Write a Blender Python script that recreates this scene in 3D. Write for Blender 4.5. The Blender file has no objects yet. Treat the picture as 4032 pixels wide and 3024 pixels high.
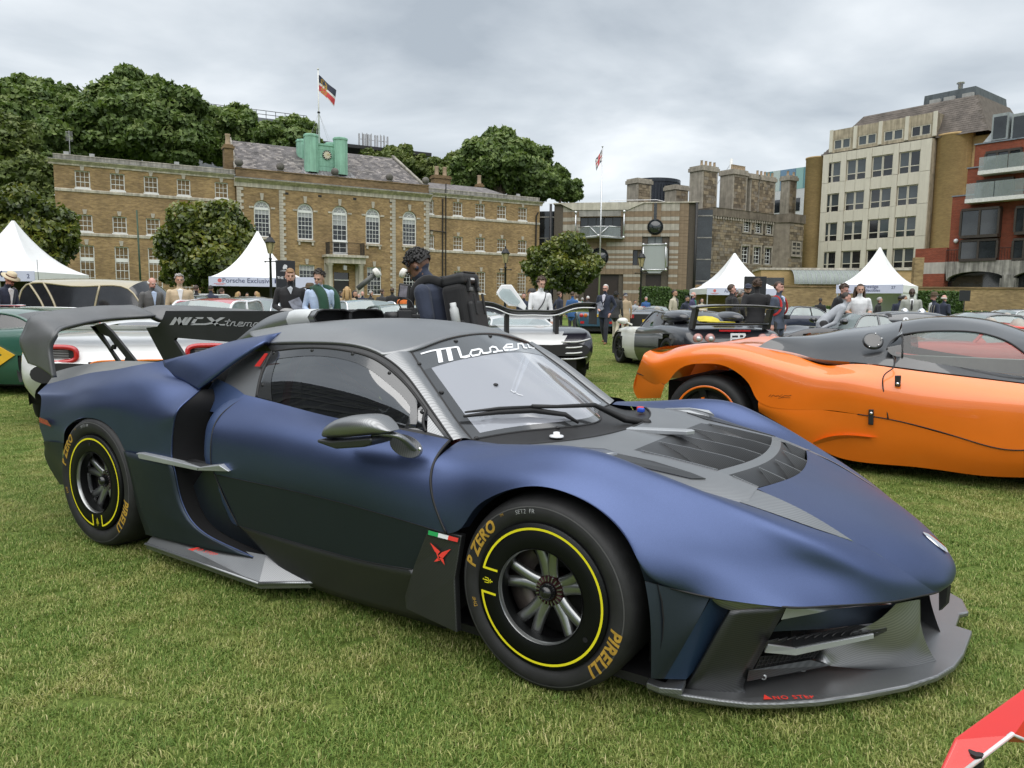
import bpy,bmesh,math,random
import numpy as np
from mathutils import Vector,Matrix
random.seed(7);rng=np.random.default_rng(7)
sc=bpy.context.scene;COL=sc.collection
R=math.radians;PI=math.pi
# ------------------------------------------------------------------ camera, sky, sun, exposure
CAM=np.array([1.1948,-3.0586,1.3107]);YAW,PITCH,ROLL,FPX,IW,IH=.5622,.1083,.0115,2947.1,4032,3024
_f=np.array([-math.sin(YAW)*math.cos(PITCH),math.cos(YAW)*math.cos(PITCH),-math.sin(PITCH)])
_r=np.array([math.cos(YAW),math.sin(YAW),0.]);_u=np.cross(_r,_f)
_r,_u=math.cos(ROLL)*_r+math.sin(ROLL)*_u,-math.sin(ROLL)*_r+math.cos(ROLL)*_u
cd=bpy.data.cameras.new('camera');cam=bpy.data.objects.new('camera',cd);COL.objects.link(cam)
cd.sensor_width=36;cd.lens=FPX/IW*36;cd.clip_start=.05;cd.clip_end=3000
cam.matrix_world=Matrix(((_r[0],_u[0],-_f[0],CAM[0]),(_r[1],_u[1],-_f[1],CAM[1]),(_r[2],_u[2],-_f[2],CAM[2]),(0,0,0,1)))
sc.camera=cam
SUN_EL,SUN_AZ=R(68),R(150)          # a high sun spread out behind closed cloud
w=bpy.data.worlds.new('World');sc.world=w;w.use_nodes=True
nt=w.node_tree;nt.nodes.clear();N=nt.nodes.new;LK=nt.links.new
out=N('ShaderNodeOutputWorld');bg=N('ShaderNodeBackground');LK(bg.outputs[0],out.inputs[0])
sky=N('ShaderNodeTexSky');sky.sky_type='NISHITA';sky.sun_disc=False
sky.sun_elevation=SUN_EL;sky.sun_rotation=SUN_AZ
tc=N('ShaderNodeTexCoord');sep=N('ShaderNodeSeparateXYZ');LK(tc.outputs['Generated'],sep.inputs[0])
mz=N('ShaderNodeMath');mz.operation='MAXIMUM';mz.inputs[1].default_value=0.0;LK(sep.outputs[2],mz.inputs[0])
az=N('ShaderNodeMath');az.operation='ADD';az.inputs[1].default_value=.16;LK(mz.outputs[0],az.inputs[0])
cx=N('ShaderNodeCombineXYZ')
for i in (0,1):
 d=N('ShaderNodeMath');d.operation='DIVIDE';LK(sep.outputs[i],d.inputs[0]);LK(az.outputs[0],d.inputs[1]);LK(d.outputs[0],cx.inputs[i])
n1=N('ShaderNodeTexNoise');n1.inputs['Scale'].default_value=.95;n1.inputs['Detail'].default_value=7;n1.inputs['Roughness'].default_value=.5;n1.inputs['Distortion'].default_value=.25
LK(cx.outputs[0],n1.inputs['Vector'])
cr=N('ShaderNodeValToRGB');e=cr.color_ramp.elements
e[0].position=.36;e[0].color=(1.75,1.95,2.15,1)
e[1].position=.66;e[1].color=(3.9,4.05,4.15,1)
e2=e.new(.5);e2.color=(2.65,2.85,3.02,1)
LK(n1.outputs['Fac'],cr.inputs[0])
mixs=N('ShaderNodeMix');mixs.data_type='RGBA';mixs.inputs[0].default_value=.94   # nearly closed cloud cover over the clear sky
LK(sky.outputs[0],mixs.inputs[6]);LK(cr.outputs[0],mixs.inputs[7])
LK(mixs.outputs[2],bg.inputs[0]);bg.inputs[1].default_value=.11
sd=bpy.data.lights.new('sun','SUN');sd.energy=1.5;sd.angle=R(95);sd.color=(1,.97,.93)
sun=bpy.data.objects.new('sun',sd);COL.objects.link(sun)
_sv=Vector((math.sin(SUN_AZ)*math.cos(SUN_EL),math.cos(SUN_AZ)*math.cos(SUN_EL),math.sin(SUN_EL)))
sun.rotation_euler=_sv.to_track_quat('Z','Y').to_euler()
vs=sc.view_settings;vs.view_transform='Standard';vs.look='None';vs.exposure=1.25;vs.gamma=1;vs.use_curve_mapping=False
sc.cycles.max_bounces=8;sc.cycles.transparent_max_bounces=12;sc.cycles.caustics_reflective=False;sc.cycles.caustics_refractive=False
sc.cycles.use_denoising=True
# ------------------------------------------------------------------ measuring: photo pixel -> point in the place
def ray(p):return _f+(p[0]-IW/2)/FPX*_r-(p[1]-IH/2)/FPX*_u
def oY(p,y):d=ray(p);return CAM+d*(y-CAM[1])/d[1]
def oX(p,x):d=ray(p);return CAM+d*(x-CAM[0])/d[0]
def oZ(p,z=0.):d=ray(p);return CAM+d*(z-CAM[2])/d[2]
def oD(p,D):return CAM+ray(p)*D
def oPl(p,P,n):
 d=ray(p);n=np.array(n);return CAM+d*(np.dot(np.array(P)-CAM,n)/np.dot(d,n))
def V(x,y):return (x*IW/2212,y*IW/2212)
# ------------------------------------------------------------------ helpers: objects
def link(o,parent=None):
 COL.objects.link(o)
 if parent is not None:o.parent=parent
 return o
def tag(o,label=None,cat=None,group=None,kind=None):
 if label:o['label']=label
 if cat:o['category']=cat
 if group:o['group']=group
 if kind:o['kind']=kind
 return o
def thing(name,label,cat,loc=(0,0,0),rz=0.,group=None,scale=1.):
 o=bpy.data.objects.new(name,None);o.empty_display_size=.2;link(o)
 o.location=loc;o.rotation_euler=(0,0,rz);o.scale=(scale,)*3
 return tag(o,label,cat,group)
def mesh(name,vs_,fs,mats=None,smooth=False,mi=None):
 me=bpy.data.meshes.new(name)
 me.from_pydata([tuple(map(float,v)) for v in vs_],[],[tuple(map(int,f)) for f in fs])
 if mats is not None:
  for m in (mats if isinstance(mats,(list,tuple)) else [mats]):me.materials.append(m)
 if mi is not None:me.polygons.foreach_set('material_index',np.array(mi,dtype=np.int32))
 if smooth:me.polygons.foreach_set('use_smooth',np.ones(len(me.polygons),dtype=bool))
 me.validate();me.update();return me
def obj(name,me,parent=None,loc=None,rot=None,label=None,mat=None):
 o=bpy.data.objects.new(name,me);link(o,parent)
 if loc is not None:o.location=loc
 if rot is not None:o.rotation_euler=rot
 if label:o['label']=label
 return o
def copy_tree(o,parent=None):
 c=o.copy();link(c,parent)
 for ch in o.children:copy_tree(ch,c)
 return c
class MB:
 """collects shapes into one mesh"""
 def __init__(s):s.v=[];s.f=[];s.m=[];s.cur=0;s.n=0
 def mat(s,i):s.cur=i;return s
 def add(s,vs_,fs):
  b=s.n;vs_=np.asarray(vs_,float).reshape(-1,3);s.v.append(vs_);s.n += len(vs_)
  for f in fs:s.f.append(tuple(b+int(i) for i in f));s.m.append(s.cur)
  return s
 def box(s,c,d,rz=0.,M=None):
  x,y,z=np.array(d)/2.
  p=np.array([(-x,-y,-z),(x,-y,-z),(x,y,-z),(-x,y,-z),(-x,-y,z),(x,-y,z),(x,y,z),(-x,y,z)])
  if rz:ca,sa=math.cos(rz),math.sin(rz);p=np.stack([p[:,0]*ca-p[:,1]*sa,p[:,0]*sa+p[:,1]*ca,p[:,2]],-1)
  if M is not None:p=p@np.array(M).T
  return s.add(p+np.array(c),[(3,2,1,0),(4,5,6,7),(0,1,5,4),(1,2,6,5),(2,3,7,6),(3,0,4,7)])
 def b2(s,a,b):a,b=np.array(a,float),np.array(b,float);return s.box((a+b)/2,np.abs(b-a))
 def prism(s,poly,ax,a,b):
  """poly: 2D points in the plane across axis ax (0,1,2); extruded from a to b"""
  n=len(poly);P=[]
  for t in (a,b):
   for q in poly:
    l=list(q);l.insert(ax,t);P.append(l)
  fs=[tuple(range(n-1,-1,-1)),tuple(range(n,2*n))]+[(i,(i+1) % n,n+(i+1) % n,n+i) for i in range(n)]
  return s.add(P,fs)
 def slab(s,top,th):
  """closed polygon of 3D points, thickened by vector th"""
  top=np.asarray(top,float);n=len(top);P=np.concatenate([top,top+np.array(th)])
  return s.add(P,[tuple(range(n)),tuple(range(2*n-1,n-1,-1))]+[(i,n+i,n+(i+1) % n,(i+1) % n) for i in range(n)])
 def tube(s,pts,r,n=8,cap=True,sq=None):
  pts=np.asarray(pts,float);m=len(pts);r=np.broadcast_to(np.asarray(r,float),(m,))
  T=np.gradient(pts,axis=0);T /= np.linalg.norm(T,axis=1)[:,None]+1e-9
  up=np.array([0,0,1.]) if abs(T[0,2]) < .9 else np.array([1.,0,0])
  P=[]
  for i in range(m):
   a=np.cross(T[i],up);a /= np.linalg.norm(a)+1e-9;b=np.cross(a,T[i]);up=b
   for k in range(n):
    t=2*PI*k/n;ka,kb=(math.cos(t),math.sin(t)) if sq is None else (math.cos(t)*sq[0],math.sin(t)*sq[1])
    P.append(pts[i]+r[i]*(ka*a+kb*b))
  fs=[(i*n+k,i*n+(k+1) % n,(i+1)*n+(k+1) % n,(i+1)*n+k) for i in range(m-1) for k in range(n)]
  if cap:fs += [tuple(range(n-1,-1,-1)),tuple((m-1)*n+k for k in range(n))]
  return s.add(P,fs)
 def lathe(s,prof,n=24,M=None,t0=0.,t1=2*PI,ax=2):
  """prof: (radius, height) pairs turned round axis ax"""
  full=abs(t1-t0-2*PI) < 1e-6;m=len(prof);ns=n if full else n+1;P=[]
  for k in range(ns):
   t=t0+(t1-t0)*k/n;ca,sa=math.cos(t),math.sin(t)
   for (r_,h) in prof:
    q=(r_*ca,r_*sa,h) if ax == 2 else ((r_*ca,h,r_*sa) if ax == 1 else (h,r_*ca,r_*sa))
    P.append(q)
  P=np.array(P)
  if M is not None:M=np.array(M);P=P@M[:3,:3].T+M[:3,3]
  fs=[]
  for k in range(n):
   k2=(k+1) % ns
   for i in range(m-1):fs.append((k*m+i,k2*m+i,k2*m+i+1,k*m+i+1))
  return s.add(P,fs)
 def ball(s,c,r,n=12,m=8):
  r=np.broadcast_to(np.asarray(r,float),(3,));P=[(0,0,-1)]
  for i in range(1,m):
   a=-PI/2+PI*i/m
   for k in range(n):t=2*PI*k/n;P.append((math.cos(a)*math.cos(t),math.cos(a)*math.sin(t),math.sin(a)))
  P.append((0,0,1));q=len(P)-1
  fs=[(0,1+(k+1) % n,1+k) for k in range(n)]
  for i in range(m-2):
   for k in range(n):fs.append((1+i*n+k,1+i*n+(k+1) % n,1+(i+1)*n+(k+1) % n,1+(i+1)*n+k))
  fs += [(q,1+(m-2)*n+k,1+(m-2)*n+(k+1) % n) for k in range(n)]
  return s.add(np.array(P)*r+np.array(c),fs)
 def grid(s,G,flip=False,closed=False):
  """G[i][j] -> quads"""
  G=np.asarray(G,float);a,b=G.shape[:2];fs=[]
  for i in range(a-1):
   for j in range(b-1 if not closed else b):
    q=(i*b+j,(i+1)*b+j,(i+1)*b+(j+1) % b,i*b+(j+1) % b);fs.append(q[::-1] if flip else q)
  return s.add(G.reshape(-1,3),fs)
 def mesh(s,name,mats,smooth=False):return mesh(name,np.concatenate(s.v),s.f,mats,smooth,s.m)
 def obj(s,name,mats,parent=None,smooth=False,loc=None,rot=None,label=None,auto=None):
  me=s.mesh(name,mats,smooth or auto is not None);o=obj(name,me,parent,loc,rot,label)
  if auto is not None:sharp(me,auto)
  return o
def sharp(me,deg):
 bm=bmesh.new();bm.from_mesh(me);a=R(deg)
 for e_ in bm.edges:
  if len(e_.link_faces) == 2 and e_.calc_face_angle(0) > a:e_.smooth=False
 bm.to_mesh(me);bm.free()
def bevel(o,wd=.004,seg=2,ang=40):
 m=o.modifiers.new('bevel','BEVEL');m.width=wd;m.segments=seg;m.limit_method='ANGLE';m.angle_limit=R(ang);return o
def solid(o,th,off=-1):
 m=o.modifiers.new('solid','SOLIDIFY');m.thickness=th;m.offset=off;return o
# cubic spline through points (natural), evaluated at n even chord-length steps
def spl(pts,n,t=None):
 P=np.asarray(pts,float);k=len(P)
 if k == 2:return P[0]+(P[1]-P[0])*np.linspace(0,1,n)[:,None]
 if t is None:
  t=np.concatenate([[0],np.cumsum(np.linalg.norm(np.diff(P,axis=0),axis=1)**.75)])
 t=np.asarray(t,float)/t[-1];h=np.diff(t)
 A=np.zeros((k,k));B=np.zeros((k,P.shape[1]));A[0,0]=A[-1,-1]=1
 for i in range(1,k-1):
  A[i,i-1],A[i,i],A[i,i+1]=h[i-1],2*(h[i-1]+h[i]),h[i]
  B[i]=6*((P[i+1]-P[i])/h[i]-(P[i]-P[i-1])/h[i-1])
 m=np.linalg.solve(A,B);s=np.linspace(0,1,n) if np.isscalar(n) else np.asarray(n)
 i=np.clip(np.searchsorted(t,s,side='right')-1,0,k-2);a=(t[i+1]-s)[:,None];b=(s-t[i])[:,None];hh=h[i][:,None]
 return (m[i]*a**3+m[i+1]*b**3)/(6*hh)+(P[i]/hh-m[i]*hh/6)*a+(P[i+1]/hh-m[i+1]*hh/6)*b
def loft(curves,nu,nv,lin=False):
 """curves along u, splined to nu points each, then splined across to nv rows -> G[nv][nu]"""
 C=np.array([spl(c,nu) for c in curves])
 if lin or len(C) == 2:
  t=np.linspace(0,len(C)-1,nv);i=np.minimum(t.astype(int),len(C)-2);fr=(t-i)[:,None,None]
  return C[i]*(1-fr)+C[i+1]*fr
 d=np.linalg.norm(np.diff(C,axis=0),axis=2).mean(1)**.75;tt=np.concatenate([[0],np.cumsum(d)])
 return np.stack([spl(C[:,j],nv,tt) for j in range(nu)],1)
def mir(G):G=np.array(G,float).copy();G[...,1] *= -1;return G
# ------------------------------------------------------------------ helpers: materials
MT={}
def nodes(name):
 m=bpy.data.materials.new(name);m.use_nodes=True;t=m.node_tree
 return m,t,t.nodes['Principled BSDF']
def mixc(t,fac,a,b,mode='MIX'):
 n=t.nodes.new('ShaderNodeMix');n.data_type='RGBA';n.blend_type=mode
 for s,val in ((0,fac),(6,a),(7,b)):
  if hasattr(val,'is_output'):t.links.new(val,n.inputs[s])
  else:n.inputs[s].default_value=val if s == 0 else (*val,1) if len(val) == 3 else val
 return n.outputs[2]
def noise(t,scale,detail=4,vec='Object',rough=.55,stretch=None):
 n=t.nodes.new('ShaderNodeTexNoise');n.inputs['Scale'].default_value=scale;n.inputs['Detail'].default_value=detail;n.inputs['Roughness'].default_value=rough
 if vec == 'World':g=t.nodes.new('ShaderNodeNewGeometry');src=g.outputs['Position']
 else:g=t.nodes.new('ShaderNodeTexCoord');src=g.outputs[vec]
 if stretch:
  mp=t.nodes.new('ShaderNodeMapping');mp.inputs['Scale'].default_value=stretch;t.links.new(src,mp.inputs[0]);src=mp.outputs[0]
 t.links.new(src,n.inputs['Vector']);return n.outputs['Fac']
def ramp(t,fac,stops):
 r_=t.nodes.new('ShaderNodeValToRGB');el=r_.color_ramp.elements
 while len(el) < len(stops):el.new(.5)
 for q,(p,c) in zip(el,stops):q.position=p;q.color=(*c,1) if len(c) == 3 else c
 t.links.new(fac,r_.inputs[0]);return r_.outputs[0]
def bump(t,b,h,strength=.3,dist=.01):
 n=t.nodes.new('ShaderNodeBump');n.inputs['Strength'].default_value=strength;n.inputs['Distance'].default_value=dist
 t.links.new(h,n.inputs['Height']);t.links.new(n.outputs[0],b.inputs['Normal'])
def mat(name,col,rough=.5,metal=0.,var=.15,vs=6.,bmp=0.,bs=60.,spec=.5,coat=0.,coatr=.05,sheen=0.,emit=None,alpha=1.):
 if name in MT:return MT[name]
 m,t,b=nodes(name);MT[name]=m
 c=np.array(col,float)
 f_=noise(t,vs,5);lo,hi=c*(1-var),np.minimum(c*(1+var),1)
 t.links.new(ramp(t,f_,[(.3,tuple(lo)),(.7,tuple(hi))]),b.inputs['Base Color'])
 b.inputs['Roughness'].default_value=rough;b.inputs['Metallic'].default_value=metal;b.inputs['Specular IOR Level'].default_value=spec
 if coat:b.inputs['Coat Weight'].default_value=coat;b.inputs['Coat Roughness'].default_value=coatr
 if sheen:b.inputs['Sheen Weight'].default_value=sheen
 if alpha < 1:b.inputs['Alpha'].default_value=alpha
 if emit:b.inputs['Emission Color'].default_value=(*col,1);b.inputs['Emission Strength'].default_value=emit
 if bmp:bump(t,b,noise(t,bs,3),bmp,.004)
 return m
def glass(name,tint=(.8,.9,.9),rough=.02,see=.5,col=(.01,.012,.014),f0=.05,fmax=1.):
 """thin pane: Schlick mirror over a mix of see-through and body tint"""
 if name in MT:return MT[name]
 m,t,b=nodes(name);MT[name]=m;t.nodes.remove(b);o=t.nodes['Material Output'];L=t.links.new
 tr=t.nodes.new('ShaderNodeBsdfTransparent');tr.inputs[0].default_value=(*tint,1)
 df=t.nodes.new('ShaderNodeBsdfDiffuse');df.inputs[0].default_value=(*col,1)
 gl=t.nodes.new('ShaderNodeBsdfGlossy');gl.inputs['Roughness'].default_value=rough;gl.inputs[0].default_value=(1,1,1,1)
 n=t.nodes.new('ShaderNodeTexNoise');n.inputs['Scale'].default_value=1.3;g=t.nodes.new('ShaderNodeTexCoord');L(g.outputs['Object'],n.inputs['Vector'])
 bp=t.nodes.new('ShaderNodeBump');bp.inputs['Strength'].default_value=.05;bp.inputs['Distance'].default_value=.05;L(n.outputs['Fac'],bp.inputs['Height']);L(bp.outputs[0],gl.inputs['Normal'])
 m1=t.nodes.new('ShaderNodeMixShader');m1.inputs[0].default_value=1-see;L(tr.outputs[0],m1.inputs[1]);L(df.outputs[0],m1.inputs[2])
 lw=t.nodes.new('ShaderNodeLayerWeight');lw.inputs[0].default_value=.5
 pw=t.nodes.new('ShaderNodeMath');pw.operation='POWER';pw.inputs[1].default_value=4.2;L(lw.outputs['Facing'],pw.inputs[0])
 mr=t.nodes.new('ShaderNodeMapRange');mr.inputs[3].default_value=f0;mr.inputs[4].default_value=fmax;L(pw.outputs[0],mr.inputs[0])
 m2=t.nodes.new('ShaderNodeMixShader');L(mr.outputs[0],m2.inputs[0]);L(m1.outputs[0],m2.inputs[1]);L(gl.outputs[0],m2.inputs[2])
 L(m2.outputs[0],o.inputs[0]);return m
# ------------------------------------------------------------------ lawn
def lawn_mat():
 m,t,b=nodes('lawn_soil')
 n1=noise(t,.35,4,'World');n2=noise(t,60,3,'World');n3=noise(t,2.2,5,'World')
 c1=ramp(t,n3,[(.35,(.10,.165,.034)),(.6,(.17,.22,.06)),(.75,(.27,.27,.12))])
 c2=ramp(t,n1,[(.3,(.85,.95,.85)),(.7,(1.1,1.05,.95))])
 c3=ramp(t,n2,[(.35,(.6,.62,.6)),(.65,(1.25,1.22,1.2))])
 t.links.new(mixc(t,1.,mixc(t,1.,c1,c2,'MULTIPLY'),c3,'MULTIPLY'),b.inputs['Base Color']);b.inputs['Roughness'].default_value=.9;b.inputs['Specular IOR Level'].default_value=.15
 bump(t,b,noise(t,130,3,'World'),.8,.03);return m
b=MB();b.add([(-600,-300,0),(600,-300,0),(600,900,0),(-600,900,0)],[(0,1,2,3)]);tag(b.obj('lawn',lawn_mat()),kind='structure')
# ================================================================== the dark blue track car in front
def zA(x,y):return (x/1.6458,1100+y/1.6458)
def zB(x,y):return (1200+x/1.4747,1150+y/1.4747)
def zC(x,y):return (2400+x/1.2763,1500+y/1.2763)
def zD(x,y):return (1500+x/1.8433,1900+y/1.8433)
def zE(x,y):return (x/1.6458,1650+y/1.6458)
def zF(x,y):return (2400+x/1.3554,2200+y/1.3554)
def zG(x,y):return (2300+x/2.212,1500+y/2.212)
def zH(x,y):return (x/2.212,1150+y/2.212)
def zI(x,y):return (850+x/2.212,1180+y/2.212)
def pl(z,Y,*pts):
 """points of a line seen in the photo that lies at lateral position Y (number or list)"""
 Ys=Y if isinstance(Y,(list,tuple)) else [Y]*len(pts)
 return [oY(z(*p),y) for p,y in zip(pts,Ys)]
def carbon(name='carbon_fibre',col=(.29,.297,.305),rough=.38,metal=.88):
 """satin lacquered twill"""
 if name in MT:return MT[name]
 m,t,b=nodes(name);MT[name]=m
 g=t.nodes.new('ShaderNodeTexCoord');mp=t.nodes.new('ShaderNodeMapping');mp.inputs['Rotation'].default_value=(.3,.5,.78);t.links.new(g.outputs['Object'],mp.inputs[0])
 wv=t.nodes.new('ShaderNodeTexWave');wv.inputs['Scale'].default_value=62;wv.inputs['Distortion'].default_value=.2;t.links.new(mp.outputs[0],wv.inputs[0])
 c=np.array(col)
 base=ramp(t,wv.outputs['Fac'],[(.25,tuple(c*.86)),(.75,tuple(c*1.14))])
 f2=ramp(t,noise(t,3,4),[(.3,(.93,)*3),(.7,(1.07,)*3)])
 t.links.new(mixc(t,1.,base,f2,'MULTIPLY'),b.inputs['Base Color']);b.inputs['Roughness'].default_value=rough;b.inputs['Metallic'].default_value=metal
 return m
def satin(name,col,rough=.42,metal=.55,flake=.06):
 if name in MT:return MT[name]
 m,t,b=nodes(name);MT[name]=m;c=np.array(col)
 n1=noise(t,900,2);n2=noise(t,2.5,4)
 a=ramp(t,n1,[(.3,tuple(c*(1-flake*3))),(.7,tuple(c*(1+flake*3)))])
 f2=ramp(t,n2,[(.3,(1-.05,)*3),(.7,(1.05,)*3)])
 t.links.new(mixc(t,1.,a,f2,'MULTIPLY'),b.inputs['Base Color'])
 b.inputs['Metallic'].default_value=metal;b.inputs['Specular IOR Level'].default_value=.5
 rr=t.nodes.new('ShaderNodeMapRange');rr.inputs[3].default_value=rough-.035;rr.inputs[4].default_value=rough+.035
 t.links.new(noise(t,7,5),rr.inputs[0]);t.links.new(rr.outputs[0],b.inputs['Roughness'])
 bump(t,b,n1,.02,.001);return m
BLUE=satin('satin_blue_paint',(.085,.115,.225),.40,.88)
NAVY=satin('satin_black_blue_paint',(.045,.058,.078),.42,.8)
CARB=carbon();CARBD=carbon('dark_carbon_fibre',(.085,.087,.09),.42)
CARBL=carbon('pale_carbon_fibre',(.27,.28,.29),.4)
BLK=mat('black_rubber_trim',(.008,.008,.009),.6,var=.2)
MATTB=mat('matt_black',(.012,.012,.013),.55,var=.2)
HOLE=mat('black_mesh_and_gap_shade',(.004,.004,.005),.9,var=.3)  # near-black for mesh and openings; the shade of openings is in the colour
SILV=mat('brushed_silver_paint',(.42,.44,.46),.38,.55,var=.08)
WHT=mat('white_vinyl',(.75,.77,.8),.45,var=.04)
YEL=mat('yellow_line_paint',(.75,.68,.02),.4,var=.05)
GOLD=mat('gold_tyre_print',(.4,.24,.035),.5,var=.25,vs=60)
REDP=mat('red_print',(.72,.05,.035),.45,var=.08)
CHR=mat('chrome',(.75,.76,.78),.12,1.,var=.03)
DMET=mat('dark_alloy',(.36,.37,.37),.28,.9,var=.1)
hero=thing('race_car','satin dark blue track car with carbon bonnet, yellow ringed wheels and tall rear wing','car')
def part(name,G,m,par=hero,flip=False,th=None,smooth=True,label=None):
 b=MB();b.grid(G,flip);o=b.obj(name,m,par,smooth,label=label)
 if th:solid(o,th)
 return o
def poly_part(name,pts,th,m,par=hero,bev=0.):
 b=MB();b.slab(pts,th);o=b.obj(name,m,par)
 if bev:bevel(o,bev,2)
 return o
def ctube(name,pts,r,m,n=8,par=hero,k=0,sq=None,smooth=True):
 b=MB();P=spl(pts,k) if k else pts;b.tube(P,r,n,sq=sq);return b.obj(name,m,par,smooth)
# --- front wings, bonnet and nose
low=[oZ(zC(*p),z) for p,z in (((178,1008),.452),((340,1050),.432),((505,1088),.415),((700,1112),.392),((890,1137),.385),((1100,1132),.37),((1270,1121),.36),((1440,1106),.352),((1550,1083),.346),((1640,1064),.338))]
seam=[(-.50,-.66,.765),(-.30,-.66,.765),(-.02,-.655,.762),(.18,-.64,.725),(.405,-.60,.682),(.63,-.53,.622),(.79,-.455,.565),(.87,-.40,.533),(.935,-.365,.497),(1.0,-.325,.45),(1.06,-.265,.395),low[9]]
c1=[(-.505,-.72,.772),(-.3,-.705,.775),(-.02,-.70,.775),(.2,-.685,.745),(.42,-.66,.70),(.62,-.605,.630),(.77,-.55,.56),(.87,-.495,.498),(.955,-.435,.43),low[7]]
c2=[(-.495,-.80,.765),(-.38,-.79,.778),(-.2,-.785,.80),(-.02,-.785,.818),(.12,-.78,.81),(.27,-.765,.765),(.42,-.735,.70),(.57,-.685,.612),(.69,-.63,.525),(.78,-.585,.445),low[5]]
c2b=[(-.49,-.87,.745),(-.38,-.855,.752),(-.2,-.85,.782),(-.02,-.85,.80),(.12,-.845,.79),(.26,-.835,.735),(.39,-.815,.66),(.52,-.775,.565),(.62,-.735,.48),low[4]]
c3=[(-.483,-.935,.69),(-.36,-.915,.715),(-.2,-.91,.748),(-.02,-.91,.766),(.12,-.91,.752),(.24,-.91,.70),(.33,-.91,.625),(.42,-.89,.54),(.50,-.855,.47),low[2]]
c3b=[(-.45,-.968,.60),(-.33,-.952,.655),(-.2,-.952,.708),(-.03,-.955,.738),(.10,-.955,.725),(.21,-.955,.68),(.30,-.957,.605),(.36,-.955,.53),(.395,-.94,.475),low[1]]
c4=[(-.385,-.972,.485),(-.325,-.978,.515),(-.27,-.978,.59),(-.19,-.978,.653),(-.08,-.978,.70),(.02,-.978,.715),(.13,-.978,.70),(.22,-.978,.665),(.30,-.976,.60),(.345,-.968,.52),low[0]]
GF=loft([seam,c1,c2,c2b,c3,c3b,c4],80,44)
part('front_wing',GF,BLUE);part('front_wing',mir(GF),BLUE,flip=True)
# rolled inner arch lip
lip=spl(c4[1:],40);lip2=lip+np.array([0,.05,0])+.0*lip
lip2[:,0]=lip[:,0]*.985;lip2[:,2]=.33+(lip[:,2]-.33)*.985
for s in (1,-1):part('arch_lip',np.stack([lip,lip2])*np.array([1,s,1]),BLUE)
# carbon bonnet: seam to seam, with two rows of outlets dropping under the skin
def zbon(X,Y=0.):
 z=np.interp(X,[-.5,-.3,0,.2,.41,.55,.72,.88,1.0,1.08,1.14,1.165,1.17],[.768,.766,.757,.745,.722,.685,.622,.568,.512,.470,.425,.385,.36])
 return z
sm=spl(seam,120)
def seamY(X):return np.interp(X,sm[:,0],sm[:,1])
def seamZ(X):return np.interp(X,sm[:,0],sm[:,2])
def arcX(Y,row):return (.462-.33*Y**2) if row == 1 else (.617-.38*Y**2)
def skin(X,Y,zz=None):
 """bonnet height: blends the crown at the middle into the seam heights"""
 ys=-seamY(X);k=np.clip(np.abs(Y)/np.maximum(ys,.02),0,1)
 return zbon(X)*(1-k**4)+seamZ(X)*k**4
Yv=.405
def cowlX(Y):return -.118-.33*abs(Y)**2-.25*abs(Y)**4
def strip(name,x0f,x1f,y0f,y1f,nu,nv,dz,m):
 G=[]
 for j in range(nv):
  row=[]
  for i in range(nu):
   s=i/(nu-1);q=j/(nv-1)
   Yg=y0f(.5)+(y1f(.5)-y0f(.5))*q
   for _ in range(3):
    X=x0f(Yg)+(x1f(Yg)-x0f(Yg))*s;Yg=y0f(X)+(y1f(X)-y0f(X))*q
   row.append((X,Yg,skin(X,Yg)+dz(s,q)))
  G.append(row)
 return part(name,G,m)
flat=lambda s,q:0.
strip('bonnet_panel',cowlX,lambda Y:.08-.0*Y,lambda X:seamY(X),lambda X:-seamY(X),16,41,flat,CARB)
X08=lambda Y:.08
for s in (-1,1):
 strip('bonnet_panel',X08,lambda Y:arcX(Yv,2)-.0,(lambda X:seamY(X)) if s < 0 else (lambda X:Yv),(lambda X:-Yv) if s < 0 else (lambda X:-seamY(X)),24,9,flat,CARB)
# the two floors that dive forward, and the bridge between them
strip('outlet_floor',X08,lambda Y:arcX(Y,1),lambda X:-Yv,lambda X:Yv,22,33,lambda s,q:-.21*max(0,s-.06)**1.4*min(1,9*min(q,1-q)+.35),CARBD)  # darker carbon puts the shade of the sunk floors into colour
strip('outlet_bridge',lambda Y:arcX(Y,1),lambda Y:arcX(Y,1)+.04,lambda X:-Yv,lambda X:Yv,5,33,lambda s,q:.0,CARBL)
strip('outlet_floor',lambda Y:arcX(Y,1)+.04,lambda Y:arcX(Y,2),lambda X:-Yv,lambda X:Yv,14,33,lambda s,q:-.10*s**1.4,CARBD)
for row,dep in ((1,.15),(2,.085)):
 Ys=np.linspace(-Yv,Yv,33);top=np.array([(arcX(y,row),y,skin(arcX(y,row),y)) for y in Ys]);part('outlet_wall',np.stack([top,top-np.array([-.02,0,dep])]),HOLE)
for y in (-Yv,-.2,0.,.2,Yv):
 x0,x1=(.10 if abs(y) < .3 else .11),arcX(y,1)
 pts=[(x0,y,skin(x0,y)+.006)]+[(x,y,skin(x,y)+.004) for x in np.linspace(x0+.05,x1,5)]+[(x1,y,skin(x1,y)-.15),(x0+.1,y,skin(x0+.1,y)-.03)]
 poly_part('outlet_vane',pts,(0,.006,0),CARB)
 x0,x1=arcX(y,1)+.055,arcX(y,2);
 pts=[(x0,y,skin(x0,y)+.004),(x1,y,skin(x1,y)+.002),(x1,y,skin(x1,y)-.09),(x0+.02,y,skin(x0+.02,y)-.02)]
 poly_part('outlet_vane',pts,(0,.006,0),CARB)
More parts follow.
